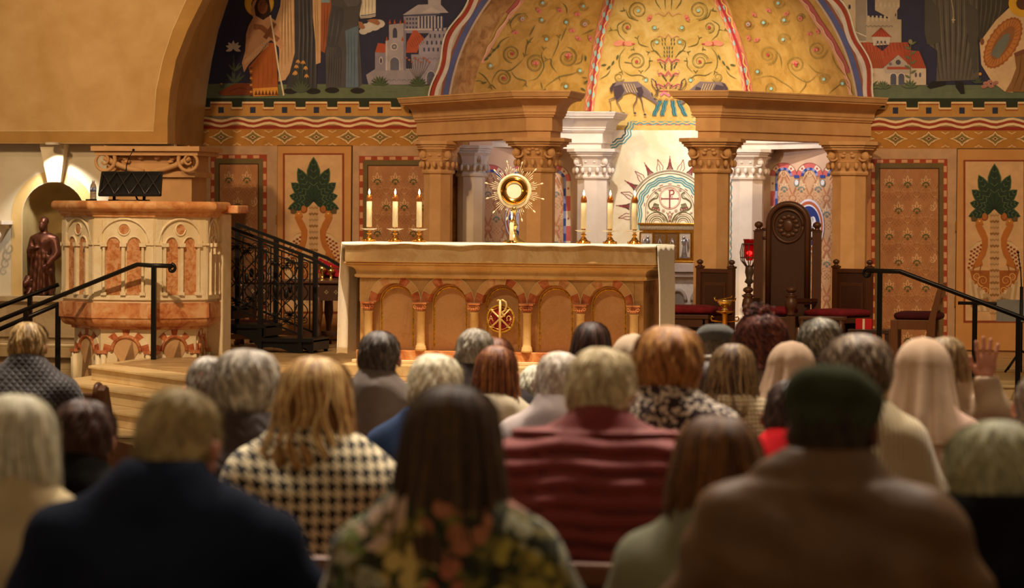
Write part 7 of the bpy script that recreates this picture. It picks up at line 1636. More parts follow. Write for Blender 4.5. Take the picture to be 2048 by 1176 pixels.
def floral(nt, u, z, o):
    v = nd(nt, 'ShaderNodeTexVoronoi'); nt.links.new(o, v.inputs['Vector']); v.inputs['Scale'].default_value = 26
    v2 = nd(nt, 'ShaderNodeTexVoronoi'); nt.links.new(o, v2.inputs['Vector']); v2.inputs['Scale'].default_value = 8.5
    sp = nd(nt, 'ShaderNodeSeparateColor'); nt.links.new(v2.outputs['Color'], sp.inputs[0])
    bloom = ramp(nt, sp.outputs[0], [(.0, '#d8c8a8'), (.24, '#b8544a'), (.34, '#7c8a44'), (.5, '#c9a844'), (.62, '#e0d4b8'), (.8, '#5c6e40')])
    for e in nt.nodes[-1:]: pass
    dots = mth(nt, 'LESS_THAN', v.outputs['Distance'], .55); near = mth(nt, 'LESS_THAN', v2.outputs['Distance'], .68)
    n = noise(nt, o, 26); bgc = ramp(nt, n, [(.35, '#221e14'), (.5, '#3c4226'), (.6, '#8a7a34'), (.7, '#2a2416')])
    return mixc(nt, mth(nt, 'MULTIPLY', dots, near), bgc, bloom), noise(nt, o, 60)
def leopard(nt, u, z, o):
    v = nd(nt, 'ShaderNodeTexVoronoi'); nt.links.new(o, v.inputs['Vector']); v.inputs['Scale'].default_value = 70
    n = noise(nt, o, 38, 3, 1.0); f = mth(nt, 'GREATER_THAN', mth(nt, 'ADD', v.outputs['Distance'], mth(nt, 'MULTIPLY', n, .35)), .62)
    return mixc(nt, f, '#d9c8b4', '#34262a'), n
def diam(col, col2, size=.034, depth=.5):
    def fn(nt, u, z, o):
        k = 1/size; a = mth(nt, 'ADD', mth(nt, 'MULTIPLY', u, k), mth(nt, 'MULTIPLY', z, k)); b = mth(nt, 'SUBTRACT', mth(nt, 'MULTIPLY', u, k), mth(nt, 'MULTIPLY', z, k))
        pp = lambda q: mth(nt, 'PINGPONG', q, .5)
        h = mth(nt, 'MINIMUM', pp(a), pp(b)); h = mth(nt, 'POWER', mth(nt, 'MULTIPLY', h, 2), .5)
        return mixc(nt, noise(nt, o, 9), col2, col), h
    return fn
def wavequilt(col, col2):
    def fn(nt, u, z, o):
        zz_ = mth(nt, 'ADD', z, mth(nt, 'MULTIPLY', mth(nt, 'PINGPONG', mth(nt, 'MULTIPLY', u, 12), .5), .07))
        h = mth(nt, 'POWER', mth(nt, 'MULTIPLY', mth(nt, 'PINGPONG', mth(nt, 'MULTIPLY', zz_, 21), .5), 2), .4)
        return mixc(nt, noise(nt, o, 9), col2, col), h
    return fn
def knit(col, col2, kx=75, kz=75):
    def fn(nt, u, z, o):
        h = mth(nt, 'MULTIPLY', mth(nt, 'PINGPONG', mth(nt, 'MULTIPLY', u, kx), .5), 2)
        if kz: h = mth(nt, 'MULTIPLY', h, mth(nt, 'MULTIPLY', mth(nt, 'PINGPONG', mth(nt, 'MULTIPLY', z, kz), .5), 2))
        return mixc(nt, mth(nt, 'MULTIPLY', h, .9), col2, col), h
    return fn
def F_(c, c2=None, sc=7, **k): return M(c, .92, spec=.12, kind='fabric', col2=c2 or tuple(x*.72 for x in lin(c)), scale=sc, bmp=.12, bscale=60, **k)
SKIN = M('#c98c6c', .55, kind='skin', col2='#b8745a'); SKD = M('#7a4c34', .55, kind='skin', col2='#653c28')
# ------------------------------------------------------------------ hair
def hairtones(base, spread=.35, hi=None):
    b = np.array(lin(base)); T = [b*(1-spread), b, np.minimum(b*(1+spread), .95), b*(1-spread*.5)]
    if hi: T[2] = np.array(lin(hi)); T.append(.5*(b+T[2]))
    out = []
    for c in T:
        m = M(tuple(float(x) for x in np.clip(c*1.3, .002, .95)), .55, kind='fabric', col2=tuple(float(x) for x in np.clip(c*.85, .002, 1)), scale=30, spec=.35); out.append(m)
    return out
PROF = {   # (dz from the top of the head, half width, back y, front y)
 'short': [(0, .0, -.02, .02), (-.006, .035, -.05, .04), (-.022, .06, -.078, .07), (-.05, .078, -.098, .09), (-.09, .085, -.106, .098), (-.125, .083, -.104, .09), (-.155, .077, -.095, .05), (-.185, .067, -.08, .02), (-.205, .058, -.068, .0)],
 'full': [(0, .0, -.02, .02), (-.005, .04, -.06, .05), (-.02, .07, -.088, .08), (-.05, .09, -.113, .10), (-.09, .099, -.122, .105), (-.13, .100, -.120, .09), (-.165, .092, -.11, .05), (-.195, .078, -.092, .02), (-.22, .06, -.07, .0)],
 'bob': [(0, .0, -.02, .02), (-.005, .04, -.06, .05), (-.02, .066, -.086, .08), (-.05, .086, -.108, .10), (-.09, .095, -.117, .10), (-.14, .102, -.120, .08), (-.19, .108, -.118, .06), (-.235, .106, -.112, .05), (-.265, .096, -.10, .03)],
 'long': [(0, .0, -.02, .02), (-.005, .04, -.055, .05), (-.02, .064, -.082, .08), (-.05, .082, -.103, .095), (-.09, .090, -.112, .095), (-.14, .096, -.117, .08), (-.20, .103, -.120, .07), (-.27, .112, -.130, .06), (-.36, .122, -.142, .04), (-.44, .110, -.148, .0), (-.48, .08, -.148, -.04)],
}
def hair(par, style, tones, H, hwk=1.0, length=1.0, n=1500, wave=(.0, 0), curl=0, clump=60, seed=1, fade=0, stretch=1.0, wd=.0032, lay=.06, frz=0.0):
    rg = np.random.RandomState(seed); pf = np.array(PROF[style], float); pf[:, 1] *= hwk; pf[:, 2] *= (1+(hwk-1)*.6)
    top = pf[:, 0] > -.21; pf[~top, 0] = -.21+(pf[~top, 0]+.21)*length; pf[:, 0] *= stretch
    d = np.r_[0, np.cumsum(np.hypot(np.diff(pf[:, 0]), np.diff(pf[:, 1])*.7)+.001)]; tt = d/d[-1]; Lm = d[-1]
    def E(u, t, rad):
        t = np.clip(t, 0, 1.03); z, hw, yb, yf = [np.interp(t, tt, pf[:, i]) for i in range(4)]
        over = np.clip(t-1, 0, 1)*Lm; yc, ry = (yb+yf)/2, (yf-yb)/2
        return np.stack([hw*rad*np.sin(u), yc-ry*rad*np.cos(u), z-over], -1)
    long_ = style in ('long', 'bob'); shortcut = style in ('short', 'full')
    def hairline(u):    # lowest t allowed at angle u (|u|>~1.9 is towards the face)
        au = np.abs((u+np.pi) % (2*np.pi)-np.pi); zlow = np.interp(au, [0, 1.25, 1.55, 1.8, 2.2, 3.15] if shortcut else [0, 1.5, 1.9, 2.05, 2.3, 3.15], [pf[-1, 0], pf[-1, 0]*.9, -.12, -.10, -.055, -.045] if shortcut else [pf[-1, 0], pf[-1, 0]*.98, pf[-1, 0]*.85, -.12, -.06, -.05])
        return np.interp(-zlow, -pf[:, 0], tt)
    # shell
    NU, NT = 56, 34; U, Tn = np.meshgrid(np.linspace(-np.pi, np.pi, NU, endpoint=False), np.linspace(0, 1, NT)); TL = Tn*hairline(U)
    lk = 1.0 if shortcut else .6
    def lumps(u, t): return lk*(.028*np.sin(u*5+t*7+seed)*np.sin(t*13+seed*2-u*2)+.022*np.sin(u*11-t*17+seed*3)+.014*np.sin(u*19+t*31+seed))
    lump = 1+lumps(U, TL)
    V = E(U, TL, .95*lump).reshape(-1, 3); q = np.arange(NU*NT).reshape(NT, NU); r2 = np.roll(q, -1, 1)
    Fs = np.stack([q[:-1], r2[:-1], r2[1:], q[1:]], -1).reshape(-1, 4)[:, ::-1]; mi = [np.full(len(Fs), 0)]
    Vs = [V]; Fss = [Fs]; base = len(V)
    cu = rg.uniform(-np.pi, np.pi, clump); cph = rg.uniform(0, 6.28, clump); ctone = rg.randint(0, len(tones), clump)
    S = 16 if (long_ or curl) else 9
    u0 = rg.uniform(-np.pi, np.pi, n); ci = np.argmin(np.abs((u0[:, None]-cu[None]+np.pi) % (2*np.pi)-np.pi), 1)
    tl = hairline(u0)
    if long_ or curl: t0 = rg.uniform(0, .18, n)*tl; t1 = tl*rg.uniform(.86, 1.02, n)
    else: t0 = rg.uniform(-.05, .85, n).clip(0)*tl; t1 = np.minimum(t0+rg.uniform(.22, .40, n), tl*1.01)
    s_ = np.linspace(0, 1, S)[None]; t = t0[:, None]+(t1-t0)[:, None]*s_
    du = (cu[ci]-u0+np.pi) % (2*np.pi)-np.pi; amp, fr = wave
    grow = np.clip(t*1.4-.1, 0, 1)
    u = u0[:, None]+du[:, None]*grow*.55+amp*grow*np.sin(fr*t*Lm*10+cph[ci][:, None])+.02*rg.randn(n, 1)
    if shortcut: u = u+(rg.randn(n, 1)*.26+.10+.35*np.sin(u0*3+t0*9+seed)[:, None])*s_*(.6 if curl else 1)
    rad = .965+lay*rg.rand(n, 1)+(.04*amp/.15 if amp else 0)*grow*np.cos(fr*t*Lm*10+cph[ci][:, None])+.012*np.sin(np.pi*s_)*(1 if shortcut else .3)+frz*rg.rand(n, 1)*s_+lumps(u, t)+np.where(rg.rand(n, 1) < .07, .10*rg.rand(n, 1), 0)*s_+.03*rg.rand(clump)[ci][:, None]*grow
    if curl:
        ph = rg.uniform(0, 6.28, (n, 1)); u = u+curl*1.1*np.sin(fr*s_*6+ph); rad = rad+curl*1.0*np.cos(fr*s_*6+ph)+.05*rg.rand(n, 1)
    Pp = E(u, t, rad); tan = np.gradient(Pp, axis=1); ctr = np.stack([np.zeros_like(u), np.full_like(u, -.01), Pp[..., 2]], -1); nor = Pp-ctr
    sd = np.cross(tan, nor); sd /= (np.linalg.norm(sd, axis=-1, keepdims=True)+1e-9)
    w_ = wd*(.35+.65*np.sin(np.pi*np.clip(s_*.86+.10, 0, 1)))[..., None]*rg.uniform(.6, 1.3, (n, 1, 1))
    A, B = Pp+sd*w_/2, Pp-sd*w_/2; VV = np.stack([A, B], 2).reshape(-1, 3); ids = np.arange(n*S*2).reshape(n, S, 2)+base
    Q = np.stack([ids[:, :-1, 0], ids[:, :-1, 1], ids[:, 1:, 1], ids[:, 1:, 0]], -1).reshape(-1, 4)
    pt_ = (np.floor((np.sin(u0*4+seed)+np.sin(t0*11+u0*2.3)+np.sin(u0*9-t0*6+2)+3)/6.01*len(tones))).astype(int).clip(0, len(tones)-1)
    tone = np.where(rg.rand(n) < (.45 if shortcut else .30), pt_ if shortcut else ctone[ci], rg.randint(0, len(tones), n)); Vs.append(VV); Fss.append(Q); mi.append(np.repeat(tone, S-1))
    V = np.concatenate(Vs); V = H(V); return from_arrays('hair', V, np.concatenate(Fss), tones, par, True, np.concatenate(mi))
def veil(par, m, H, top=.012, bot=.34, hw=.105, hwb=.15, back=-.17, seed=3, folds=7, amp=.012):
    NU, NT = 120, 40; U, Tn = np.meshgrid(np.linspace(-2.25, 2.25, NU), np.linspace(0, 1, NT))
    z = top-(bot+top)*Tn**1.0; a = np.clip(Tn/.28, 0, 1); rr = np.sqrt(1-(1-a)**2); w_ = np.where(Tn < .28, hw*rr, hw+(hwb-hw)*(np.clip(Tn-.28, 0, 1)/.72)**1.3)
    yb = np.where(Tn < .28, .12*rr, .12+(-back-.12)*(np.clip(Tn-.28, 0, 1)/.72)**1.3); f = 1+amp/.1*np.clip(Tn*1.6-.15, 0, 1)*(np.sin(U*folds+seed)+.6*np.sin(U*folds*1.7+Tn*2))+.012*np.sin(U*23+Tn*3)*np.clip(Tn*2-.2, 0, 1)
    X_ = w_*f*np.sin(U); Y_ = -.01-yb*f*np.cos(U); V = np.stack([X_, Y_, z], -1).reshape(-1, 3); q = np.arange(NU*NT).reshape(NT, NU)
    Fs = np.stack([q[:-1, :-1], q[:-1, 1:], q[1:, 1:], q[1:, :-1]], -1).reshape(-1, 4); o = from_arrays('veil', H(V), Fs, m, par, True)
    s = o.modifiers.new('s', 'SOLIDIFY'); s.thickness = .004; return o
# ------------------------------------------------------------------ people
NP_ = [0]
def person(label, px, py, s, yaw=0, bow=6, turn=0, sk=SKIN, hr=None, garment=None, sw=.21, bulk=.03, vl=None, cap=None, dsp=None, extra=None, up=.085, collar=None, tilt=0, gvox=.0135, drop=.0, arms=True, hood=None, floor=0.0, cx=0, clipz=None, pony=0):
    NP_[0] += 1; seed = NP_[0]
    pos = PD(px, py, CF/s); zt = pos.z-floor; t = thing('person', label, 'person', (pos.x, pos.y, floor), R(yaw), group=None)
    piv = np.array([0, -.02, zt-.25]); Rm = rotm(-bow, tilt, turn)
    def Hw(V):      # head frame (origin at head top) -> person frame; what hangs below the neck follows less
        W = V+np.array([0, 0, zt]); q = (W-piv)@Rm.T+piv; w_ = np.clip((W[:, 2]-(zt-.42))/.16, 0, 1)[:, None]; w_ = w_*w_*(3-2*w_)
        # keep the top of the head where it was measured
        off = np.array([0, .0, .0]); return W+(q-W)*w_+off
    inv = Rm.T
    def hp(c): return tuple(Hw(np.array([c], float))[0])
    B = []
    E_ = lambda c, r, k=.012, rot=None: B.append((s_ell(hp(c), r, Rm if rot is None else Rm@rot), k))
    E_((0, -.008, -.095), (.074, .092, .092)); E_((0, .02, -.155), (.056, .062, .07), .02); E_((0, .055, -.195), (.033, .03, .026), .02)
    E_((0, .088, -.135), (.013, .022, .024), .01); E_((0, .078, -.118), (.010, .014, .022), .01)
    for x in (-1, 1):
        E_((x*.030, .073, -.112), (.020, .014, .008), .01); E_((x*.030, .074, -.122), (.013, .010, .009), .004); E_((x*.087, -.005, -.128), (.012, .020, .032), .006, rotm(0, 0, x*20)); E_((x*.04, .06, -.15), (.022, .022, .02), .015)
    E_((0, .08, -.168), (.022, .010, .005), .006); E_((0, .078, -.177), (.019, .010, .006), .006)
    B.append((s_cap((0, -.04, zt+up-.33), hp((0, -.01, -.17)), .058, .054), .03))
    zu = zt+up; zs = zu-.34; zh = max(.42, zu-.88)
    B += [(s_ell((0, -.01, zu-.48), (.15, .10, .17)), .05), (s_cap((0, -.03, zu-.33), (.14, -.02, zs-.06), .05), .04), (s_cap((0, -.03, zu-.33), (-.14, -.02, zs-.06), .05), .04), (s_ell((0, 0, zu-.68), (.125, .095, .17)), .05), (s_ell((0, -.01, zh), (.16, .12, .11)), .05)]
    kneel = zh > .52
    for x in (-1, 1):
        sh_ = (x*(sw-.06), -.02, zs-.075-drop); el = (x*(sw+.03), .06, zu-.62); wr = (x*.075, .30, zu-.56)
        if extra and x == 1: wr, el = extra['wrist'], extra['elbow']
        B += [(s_cap(sh_, el, .042, .036), .03), (s_cap(el, wr, .034, .024), .02)]
        if kneel: kn_ = (x*.10, zh*.0+.12, .17); B += [(s_cap((x*.085, 0, zh), kn_, .08, .055), .04), (s_cap(kn_, (x*.1, -.28, .14), .05, .035), .02), (s_cap((x*.1, -.28, .14), (x*.1, -.33, .05), .034, .028), .02)]
        else: kn_ = (x*.10, .42, zh); B += [(s_cap((x*.085, 0, zh), kn_, .08, .055), .04), (s_cap(kn_, (x*.1, .40, .07), .05, .035), .02), (s_cap((x*.1, .38, .05), (x*.1, .52, .03), .034, .026), .02)]
        if not (extra and x == 1):
            pm = np.array(wr)+np.array([-x*.02, .05, .01]); B.append((s_ell(pm, (.022, .048, .034)), .015))
            for f_ in range(4): b0 = pm+np.array([0, .035, .024-.016*f_]); B.append((s_cap(b0, b0+np.array([-x*.022, .035-.004*f_, .006]), .0095, .008), .004))
            B.append((s_cap(pm+np.array([-x*.008, -.01, .03]), pm+np.array([-x*.02, .03, .05]), .011, .009), .006))
    V, Q = sdf_mesh(B, .0125); body = from_arrays('body', V, Q, [sk], t, True)
    # garment
    G_ = []; b = bulk
    G_ += [(s_ell((cx, -.02, zu-.50), (.155+b*1.6, .105+b*1.5, .19)), .06), (s_cap((.02, -.03, zu-.325), (sw-.07, -.025, zs-.07-drop*.6), .058+b*.6, .05+b*.8), .06), (s_cap((-.02, -.03, zu-.325), (-(sw-.07), -.025, zs-.07-drop*.6), .058+b*.6, .05+b*.8), .06), (s_ell((0, -.01, zu-.72), (.135+b*2.0, .10+b*1.7, .20)), .07), (s_ell((0, -.02, zh-.02), (.165+b*1.6, .125+b*1.5, .15)), .06), (s_cap((0, -.03, zu-.34), (0, -.03, zu-.29), .085+b*.4, .066+b*.2), .05)]
    for x in (-1, 1):
        sh_ = (x*(sw-.045), -.02, zs-.085-drop); el = (x*(sw+.035+b*.4), .05, zu-.63); wr = (x*.10, .27, zu-.56)
        if extra and x == 1: wr, el = tuple(np.array(extra['wrist'])*.93+np.array(extra['elbow'])*.07), extra['elbow']
        if arms: G_ += [(s_cap(sh_, el, .052+b*.75, .045+b*.65), .045), (s_cap(el, wr, .044+b*.6, .036+b*.4), .03)]
        if kneel: G_ += [(s_cap((x*.09, 0, zh-.02), (x*.10, .11, .22), .10+b*.5, .075+b*.3), .05)]
        else: G_ += [(s_cap((x*.09, 0, zh), (x*.10, .40, zh), .10+b*.5, .075+b*.3), .05)]
    if collar == 'high': G_.append((s_cap((0, -.032, zu-.32), (0, -.02, zu-.265), .078, .072), .02))
    if collar == 'turtle': G_.append((s_cap((0, -.03, zu-.32), (0, -.025, zu-.285), .072, .066), .012))
    if collar == 'lapel':
        for x in (-1, 1): G_.append((s_cap((0, -.075, zu-.265), (x*.09, -.03, zu-.285), .030, .022), .02))
    if hood: G_ += [(s_ell((0, -.10, zu-.33), (.10, .055, .055)), .03), (s_ell((0, -.12, zu-.38), (.075, .05, .06)), .03)]
    def dd(p, f=dsp, sd=seed): 
        d = .0035*np.sin(p[:, 0]*22+p[:, 2]*34+sd)+.0035*np.sin(p[:, 2]*41-p[:, 0]*13+sd*2)*np.cos(p[:, 0]*19)
        if f: d = d+f(p, zu)
        return d
    zc = zt-.15 if collar else zt-.19
    V, Q = sdf_mesh(G_, gvox, dd, clip=lambda p: np.maximum(p[..., 2]-(zc), (.12 if kneel else .30)-p[..., 2]))
    gar = from_arrays('clothing', V, Q, [garment], t, True)
    # blend away the sampling steps
    sm = gar.modifiers.new('sm', 'SMOOTH'); sm.factor = .5; sm.iterations = 1 if dsp is puff else 2
    sm = body.modifiers.new('sm', 'SMOOTH'); sm.factor = .5; sm.iterations = 2
    if hr: hair(t, H=Hw, seed=seed*7, **hr)
    if vl: veil(t, H=Hw, seed=seed, **vl)
    if cap:
        C = [(s_ell(hp((0, -.005, -.052)), cap['r'], Rm@rotm(cap.get('a', -8), 0, 0)), .02), (s_ell(hp((0, .09, -.078)), (.07, .05, .012), Rm), .03)]
        if cap.get('band'): C.append((s_ell(hp((0, -.006, -.095)), (.086, .104, .05), Rm), .02))
        V, Q = sdf_mesh(C, .009, lambda p: .002*np.sin(p[:, 0]*60+p[:, 1]*40)); o = from_arrays('cap', V, Q, [cap['m']], t, True); sm = o.modifiers.new('sm', 'SMOOTH'); sm.iterations = 2
    return t, zt, Hw, hp
hs = lambda style, col, hi=None, spread=.35, **k: dict(style=style, tones=hairtones(col, spread, hi), **k)
puff = lambda p, zt: .032*np.sqrt(np.abs(np.sin((p[:, 2]+.25*p[:, 0]**2+.004*np.sin(p[:, 0]*25))*math.pi/.049)))*(p[:, 2] < zt-.31)-.006
def leath(p, zt): return .007*np.sin(p[:, 0]*26+p[:, 2]*38)*np.sin(p[:, 2]*21-p[:, 0]*9)-.010*np.exp(-((p[:, 2]-(zt-.315))/.010)**2)
def sag(p, zt): return .006*np.sin(p[:, 2]*70+3*np.abs(p[:, 0]))*np.exp(-((p[:, 2]-(zt-.52))/.12)**2)
# nearest row
person('white-haired woman in a cream coat at the far left edge', 32, 786, 880, 0, 6, 0, hr=hs('bob', '#d8cca8', '#efe6cc', .3, hwk=.98, n=2200, length=1.2, wave=(.05, 3)), garment=F_('#d8c49c', '#c4ae84'), sw=.20, bulk=.03, collar='turtle')
person('man with thin fair grey hair in a navy sweater, head bowed', 335, 768, 985, 8, 16, -18, hr=hs('short', '#a8905c', '#c4ae7c', .3, n=2600, hwk=1.0, lay=.03), garment=F_('#20283c', '#161c2c', 4), sw=.262, bulk=.035, collar='high', drop=.015, up=.10)
person('woman with very long dark brown hair and a flowered tapestry shawl', 905, 768, 1000, 0, 3, 0, hr=hs('long', '#3c2612', '#5e421e', .45, hwk=1.08, n=3200, length=1.06, wave=(.06, 2.2), wd=.004), garment=patmat('floral', floral), sw=.215, bulk=.03, drop=.02)
person('woman with loose brown hair in a sage green top, right of the red puffer vest', 1440, 828, 930, -6, 4, 10, hr=hs('bob', '#5c3614', '#8a5c22', .45, hwk=1.02, n=2600, length=1.0, wave=(.05, 2.5), wd=.004), garment=F_('#8a8b74', '#787a64'), sw=.20, bulk=.03)
person('man in a dark flat cap and brown leather jacket', 1660, 742, 1000, 4, 6, -12, sk=SKD, hr=hs('short', '#3a2c1c', None, .3, n=800, lay=.02), garment=M('#74522e', .5, kind='fabric', col2='#543a1e', scale=5, spec=.4, bmp=.3, bscale=14), sw=.235, bulk=.04, collar='high', drop=.0, up=.11, dsp=leath, cap=dict(r=(.098, .122, .062), m=F_('#444a34', '#30341f', 12), a=-14, band=1))
person('person with pale grey-green hair in a black coat at the right edge', 2000, 838, 960, -8, 12, 20, hr=hs('full', '#a8a47c', '#c4c29c', .2, n=2600, hwk=1.0, lay=.04, curl=.05, wave=(0, 2.2)), garment=F_('#15151a', '#0c0c10', 4), sw=.27, bulk=.055, collar='high', drop=.0, up=.11)
# second rows
person('person with dark brown hair in a black coat, left of the man in navy', 163, 796, 690, 0, 12, 0, hr=hs('full', '#3c2216', '#54321e', .3, n=1800, hwk=.93), garment=F_('#17130f', '#0e0b09'), sw=.20, bulk=.03, collar='high')
person('balding man with a fringe of grey hair beside the woman in the dark quilted coat', 418, 712, 560, 0, 4, 0, hr=hs('short', '#8a7f70', '#b0a698', .3, n=1200, hwk=.96, lay=.03), garment=F_('#2c3a54', '#20293c'), sw=.21, collar='turtle')
person('woman with tousled silver grey hair in a dark quilted coat', 492, 697, 660, 0, 5, 0, hr=hs('full', '#8f8272', '#d2c8b4', .5, n=2600, hwk=.98, curl=.05, wave=(0, 1.6)), garment=patmat('wq', wavequilt('#3a2a26', '#2a1e1c'), .6, .6, spec=.25), sw=.215, bulk=.045)
person('woman with long wavy blonde hair in a black and cream houndstooth cape', 632, 712, 700, -4, 3, 0, hr=hs('long', '#a87238', '#ecc480', .5, hwk=1.12, n=4000, length=.44, wave=(.14, 3.4), wd=.0034, frz=.05), garment=patmat('hound', hound), sw=.235, bulk=.05, drop=.04)
person('white-haired man in a dark red padded vest over a red sweater', 1200, 693, 735, 0, 7, -6, hr=hs('full', '#c2ab80', '#e0d0a8', .3, n=2600, hwk=.94, lay=.04), garment=patmat('vest', lambda nt, u, z, o: (mixc(nt, noise(nt, o, 8), '#702826', '#883834'), noise(nt, o, 40)), .7, .15, spec=.25), sw=.24, bulk=.045, collar='high', dsp=puff, gvox=.009)
person('woman with short copper hair in a black and white spotted wrap', 1336, 650, 655, 0, 4, -5, hr=hs('full', '#8a5428', '#c9924e', .5, n=3000, hwk=1.04, curl=.03, wave=(0, 1.4), stretch=1.08), garment=patmat('leo', leopard), sw=.215, bulk=.035, collar='turtle')
person('woman with wavy grey-brown hair in a cream ribbed cardigan', 1716, 666, 640, -6, 10, 12, hr=hs('full', '#5c4634', '#a08a70', .5, n=2600, hwk=1.06, curl=.07, wave=(0, 1.5)), garment=patmat('rib', knit('#dcc9a4', '#a8946c', 60, 0), .9, .6), sw=.20, bulk=.03, drop=.01)
person('veiled nun in beige beside the woman with a raised hand', 1846, 682, 600, 0, 6, 0, vl=dict(m=F_('#c4a88e', '#b09478'), bot=.345, hw=.090, hwb=.132, back=-.17, amp=.012), garment=F_('#bfa08c', '#a88a78'), sw=.19, bulk=.025)
person('person with dark hair in a bright red top, left of the dark flat cap', 1575, 755, 640, 0, 14, -10, sk=SKD, hr=hs('short', '#2c1a14', '#4a3024', .3, n=1500, hwk=.95), garment=F_('#c81e24', '#a8141a'), sw=.19, bulk=.02, collar='turtle')
person('person at the right edge in a white shirt, only shoulder and ear showing', 2082, 742, 600, 0, 6, 0, hr=hs('short', '#8a7a68', None, .3, n=900), garment=F_('#f0e6dc', '#e0d4c8'), sw=.21, bulk=.03)
# third rows
person('person with short tousled blond hair in a black diamond-quilted jacket at left', 56, 643, 418, 0, 6, 0, hr=hs('full', '#8a6a3c', '#d8b478', .5, n=2200, hwk=.86, curl=.03, wave=(0, 1.2)), garment=patmat('dq', diam('#2a201c', '#1e1714', .036), .6, .5, spec=.25), sw=.225, bulk=.05, collar='high', drop=.02)
person('man with dark grey curly hair in a grey fleece pullover', 759, 661, 475, 0, 2, 0, hr=hs('short', '#3c322a', '#6e6054', .4, n=2200, hwk=.98, curl=.03, wave=(0, 1.2), stretch=1.03), garment=F_('#7c7069', '#6a5f58'), sw=.235, bulk=.03, collar='high', hood=1, dsp=sag)
person('woman with smooth white hair in a denim blue jacket behind the long-haired woman', 868, 706, 560, 0, 8, -6, hr=hs('full', '#d8c8a4', '#f2e8cc', .25, n=2200, hwk=.98, lay=.03), garment=F_('#2c3c5c', '#223048', 10), sw=.235, bulk=.03, drop=.03)
person('man with cropped grey hair in a dark charcoal jacket before the altar', 949, 656, 450, 0, 3, -6, hr=hs('short', '#8a8070', '#b8ae9c', .25, n=2200, hwk=.98, lay=.02), garment=F_('#4a4340', '#383230'), sw=.20, bulk=.035, collar='high')
person('woman with straight auburn hair in a white hooded top', 993, 690, 490, 0, 5, 0, hr=hs('long', '#6e3416', '#c07c40', .5, n=2600, hwk=.96, length=.0+.36, wave=(.04, 2), wd=.003), garment=F_('#e6d8bc', '#d8c8a8'), sw=.19, bulk=.03, hood=1)
person('red-brown haired woman partly hidden behind the auburn-haired woman', 990, 674, 440, 0, 4, 0, hr=hs('bob', '#5c3018', '#8a5028', .4, n=1500, hwk=.9), garment=F_('#3a3434', '#2c2828'), sw=.19)
person('small white-haired person with navy collar, low before the altar', 1068, 728, 430, 0, 16, 0, hr=hs('full', '#d8cfb4', '#f0e8d0', .25, n=1600, hwk=.82), garment=patmat('nv', lambda nt, u, z, o: (mixc(nt, mth(nt, 'GREATER_THAN', noise(nt, o, 24), .52), '#20263c', '#d8d0bc'), None)), sw=.19)
person('fair pinkish-haired person in a pale lilac grey hooded jacket', 1118, 702, 540, 0, 6, 4, hr=hs('full', '#c4b09c', '#e6dccc', .3, n=2000, hwk=.88, lay=.03), garment=F_('#b8a8a4', '#a09490'), sw=.21, bulk=.035, collar='high', hood=1)
person('woman with straight dark brown hair directly before the right arches of the altar', 1183, 643, 440, 0, 2, 0, hr=hs('long', '#2c1812', '#5c3a2c', .4, n=2400, hwk=.97, length=.5, wave=(.01, 1), wd=.0026), garment=F_('#3a302c'), sw=.19)
person('veiled nun in beige, mostly hidden behind the copper-haired woman', 1268, 674, 470, 0, 4, 0, vl=dict(m=F_('#c8b298', '#b49e84'), bot=.30, hw=.090, hwb=.125, back=-.18), garment=F_('#c4ac94'), sw=.19)
person('woman with glossy brown hair and pale headband in a teal jacket', 1416, 722, 500, 0, 5, 0, hr=hs('bob', '#3c2a24', '#6e584c', .35, n=2200, hwk=.90, length=1.0, wave=(.02, 2)), garment=F_('#1f6a6c', '#164e52', 12), sw=.22, bulk=.04, collar='high')
person('grey-white haired person just behind the woman in teal', 1424, 706, 440, 0, 4, 0, hr=hs('bob', '#a89c8c', '#e0d8c8', .35, n=1600, hwk=.92), garment=F_('#6a6058'), sw=.19)
person('man in a grey tweed flat cap near the gilt stand', 1433, 650, 455, 0, 4, 0, hr=hs('short', '#6a5c4c', '#8a7a68', .3, n=900, lay=.02), garment=F_('#4c4038'), sw=.20, cap=dict(r=(.092, .118, .055), m=patmat('tweed', lambda nt, u, z, o: (mixc(nt, noise(nt, o, 150, 2), '#3c3c38', '#6e6c66'), noise(nt, o, 150))), a=-10), collar='turtle')
person('woman with highlighted brown hair in a cream waffle-knit sweater', 1466, 686, 520, 4, 5, 0, hr=hs('long', '#5a3e26', '#b08c58', .45, n=2600, hwk=1.0, length=.28, wave=(.08, 3), wd=.003), garment=patmat('waf', knit('#e2cdaa', '#a88f68', 62, 62), .9, .7), sw=.215, bulk=.04)
person('woman with curly dark red hair gathered in a top knot', 1522, 626, 480, 0, 3, 0, hr=hs('long', '#4a1c14', '#8a4a34', .5, n=3200, hwk=1.12, length=.10, curl=.10, wave=(0, 3.0), clump=90, wd=.003), garment=F_('#a08a74'), sw=.195)
person('veiled nun in beige before the tall wooden chair', 1583, 689, 510, -6, 6, 4, vl=dict(m=F_('#c8ac92', '#b2967c'), bot=.33, hw=.090, hwb=.15, back=-.2, amp=.013), garment=F_('#bfa08c'), sw=.19)
person('man with curly grey hair and a mauve scarf before the right side chair', 1640, 634, 480, 0, 3, 0, hr=hs('short', '#5c5448', '#b0a690', .5, n=2400, hwk=1.02, curl=.07, wave=(0, 2.0), stretch=1.04), garment=patmat('scarf', lambda nt, u, z, o: (mixc(nt, mth(nt, 'PINGPONG', mth(nt, 'MULTIPLY', z, 40), .5), '#3c3434', '#8a7a78'), None)), sw=.20, collar='high')
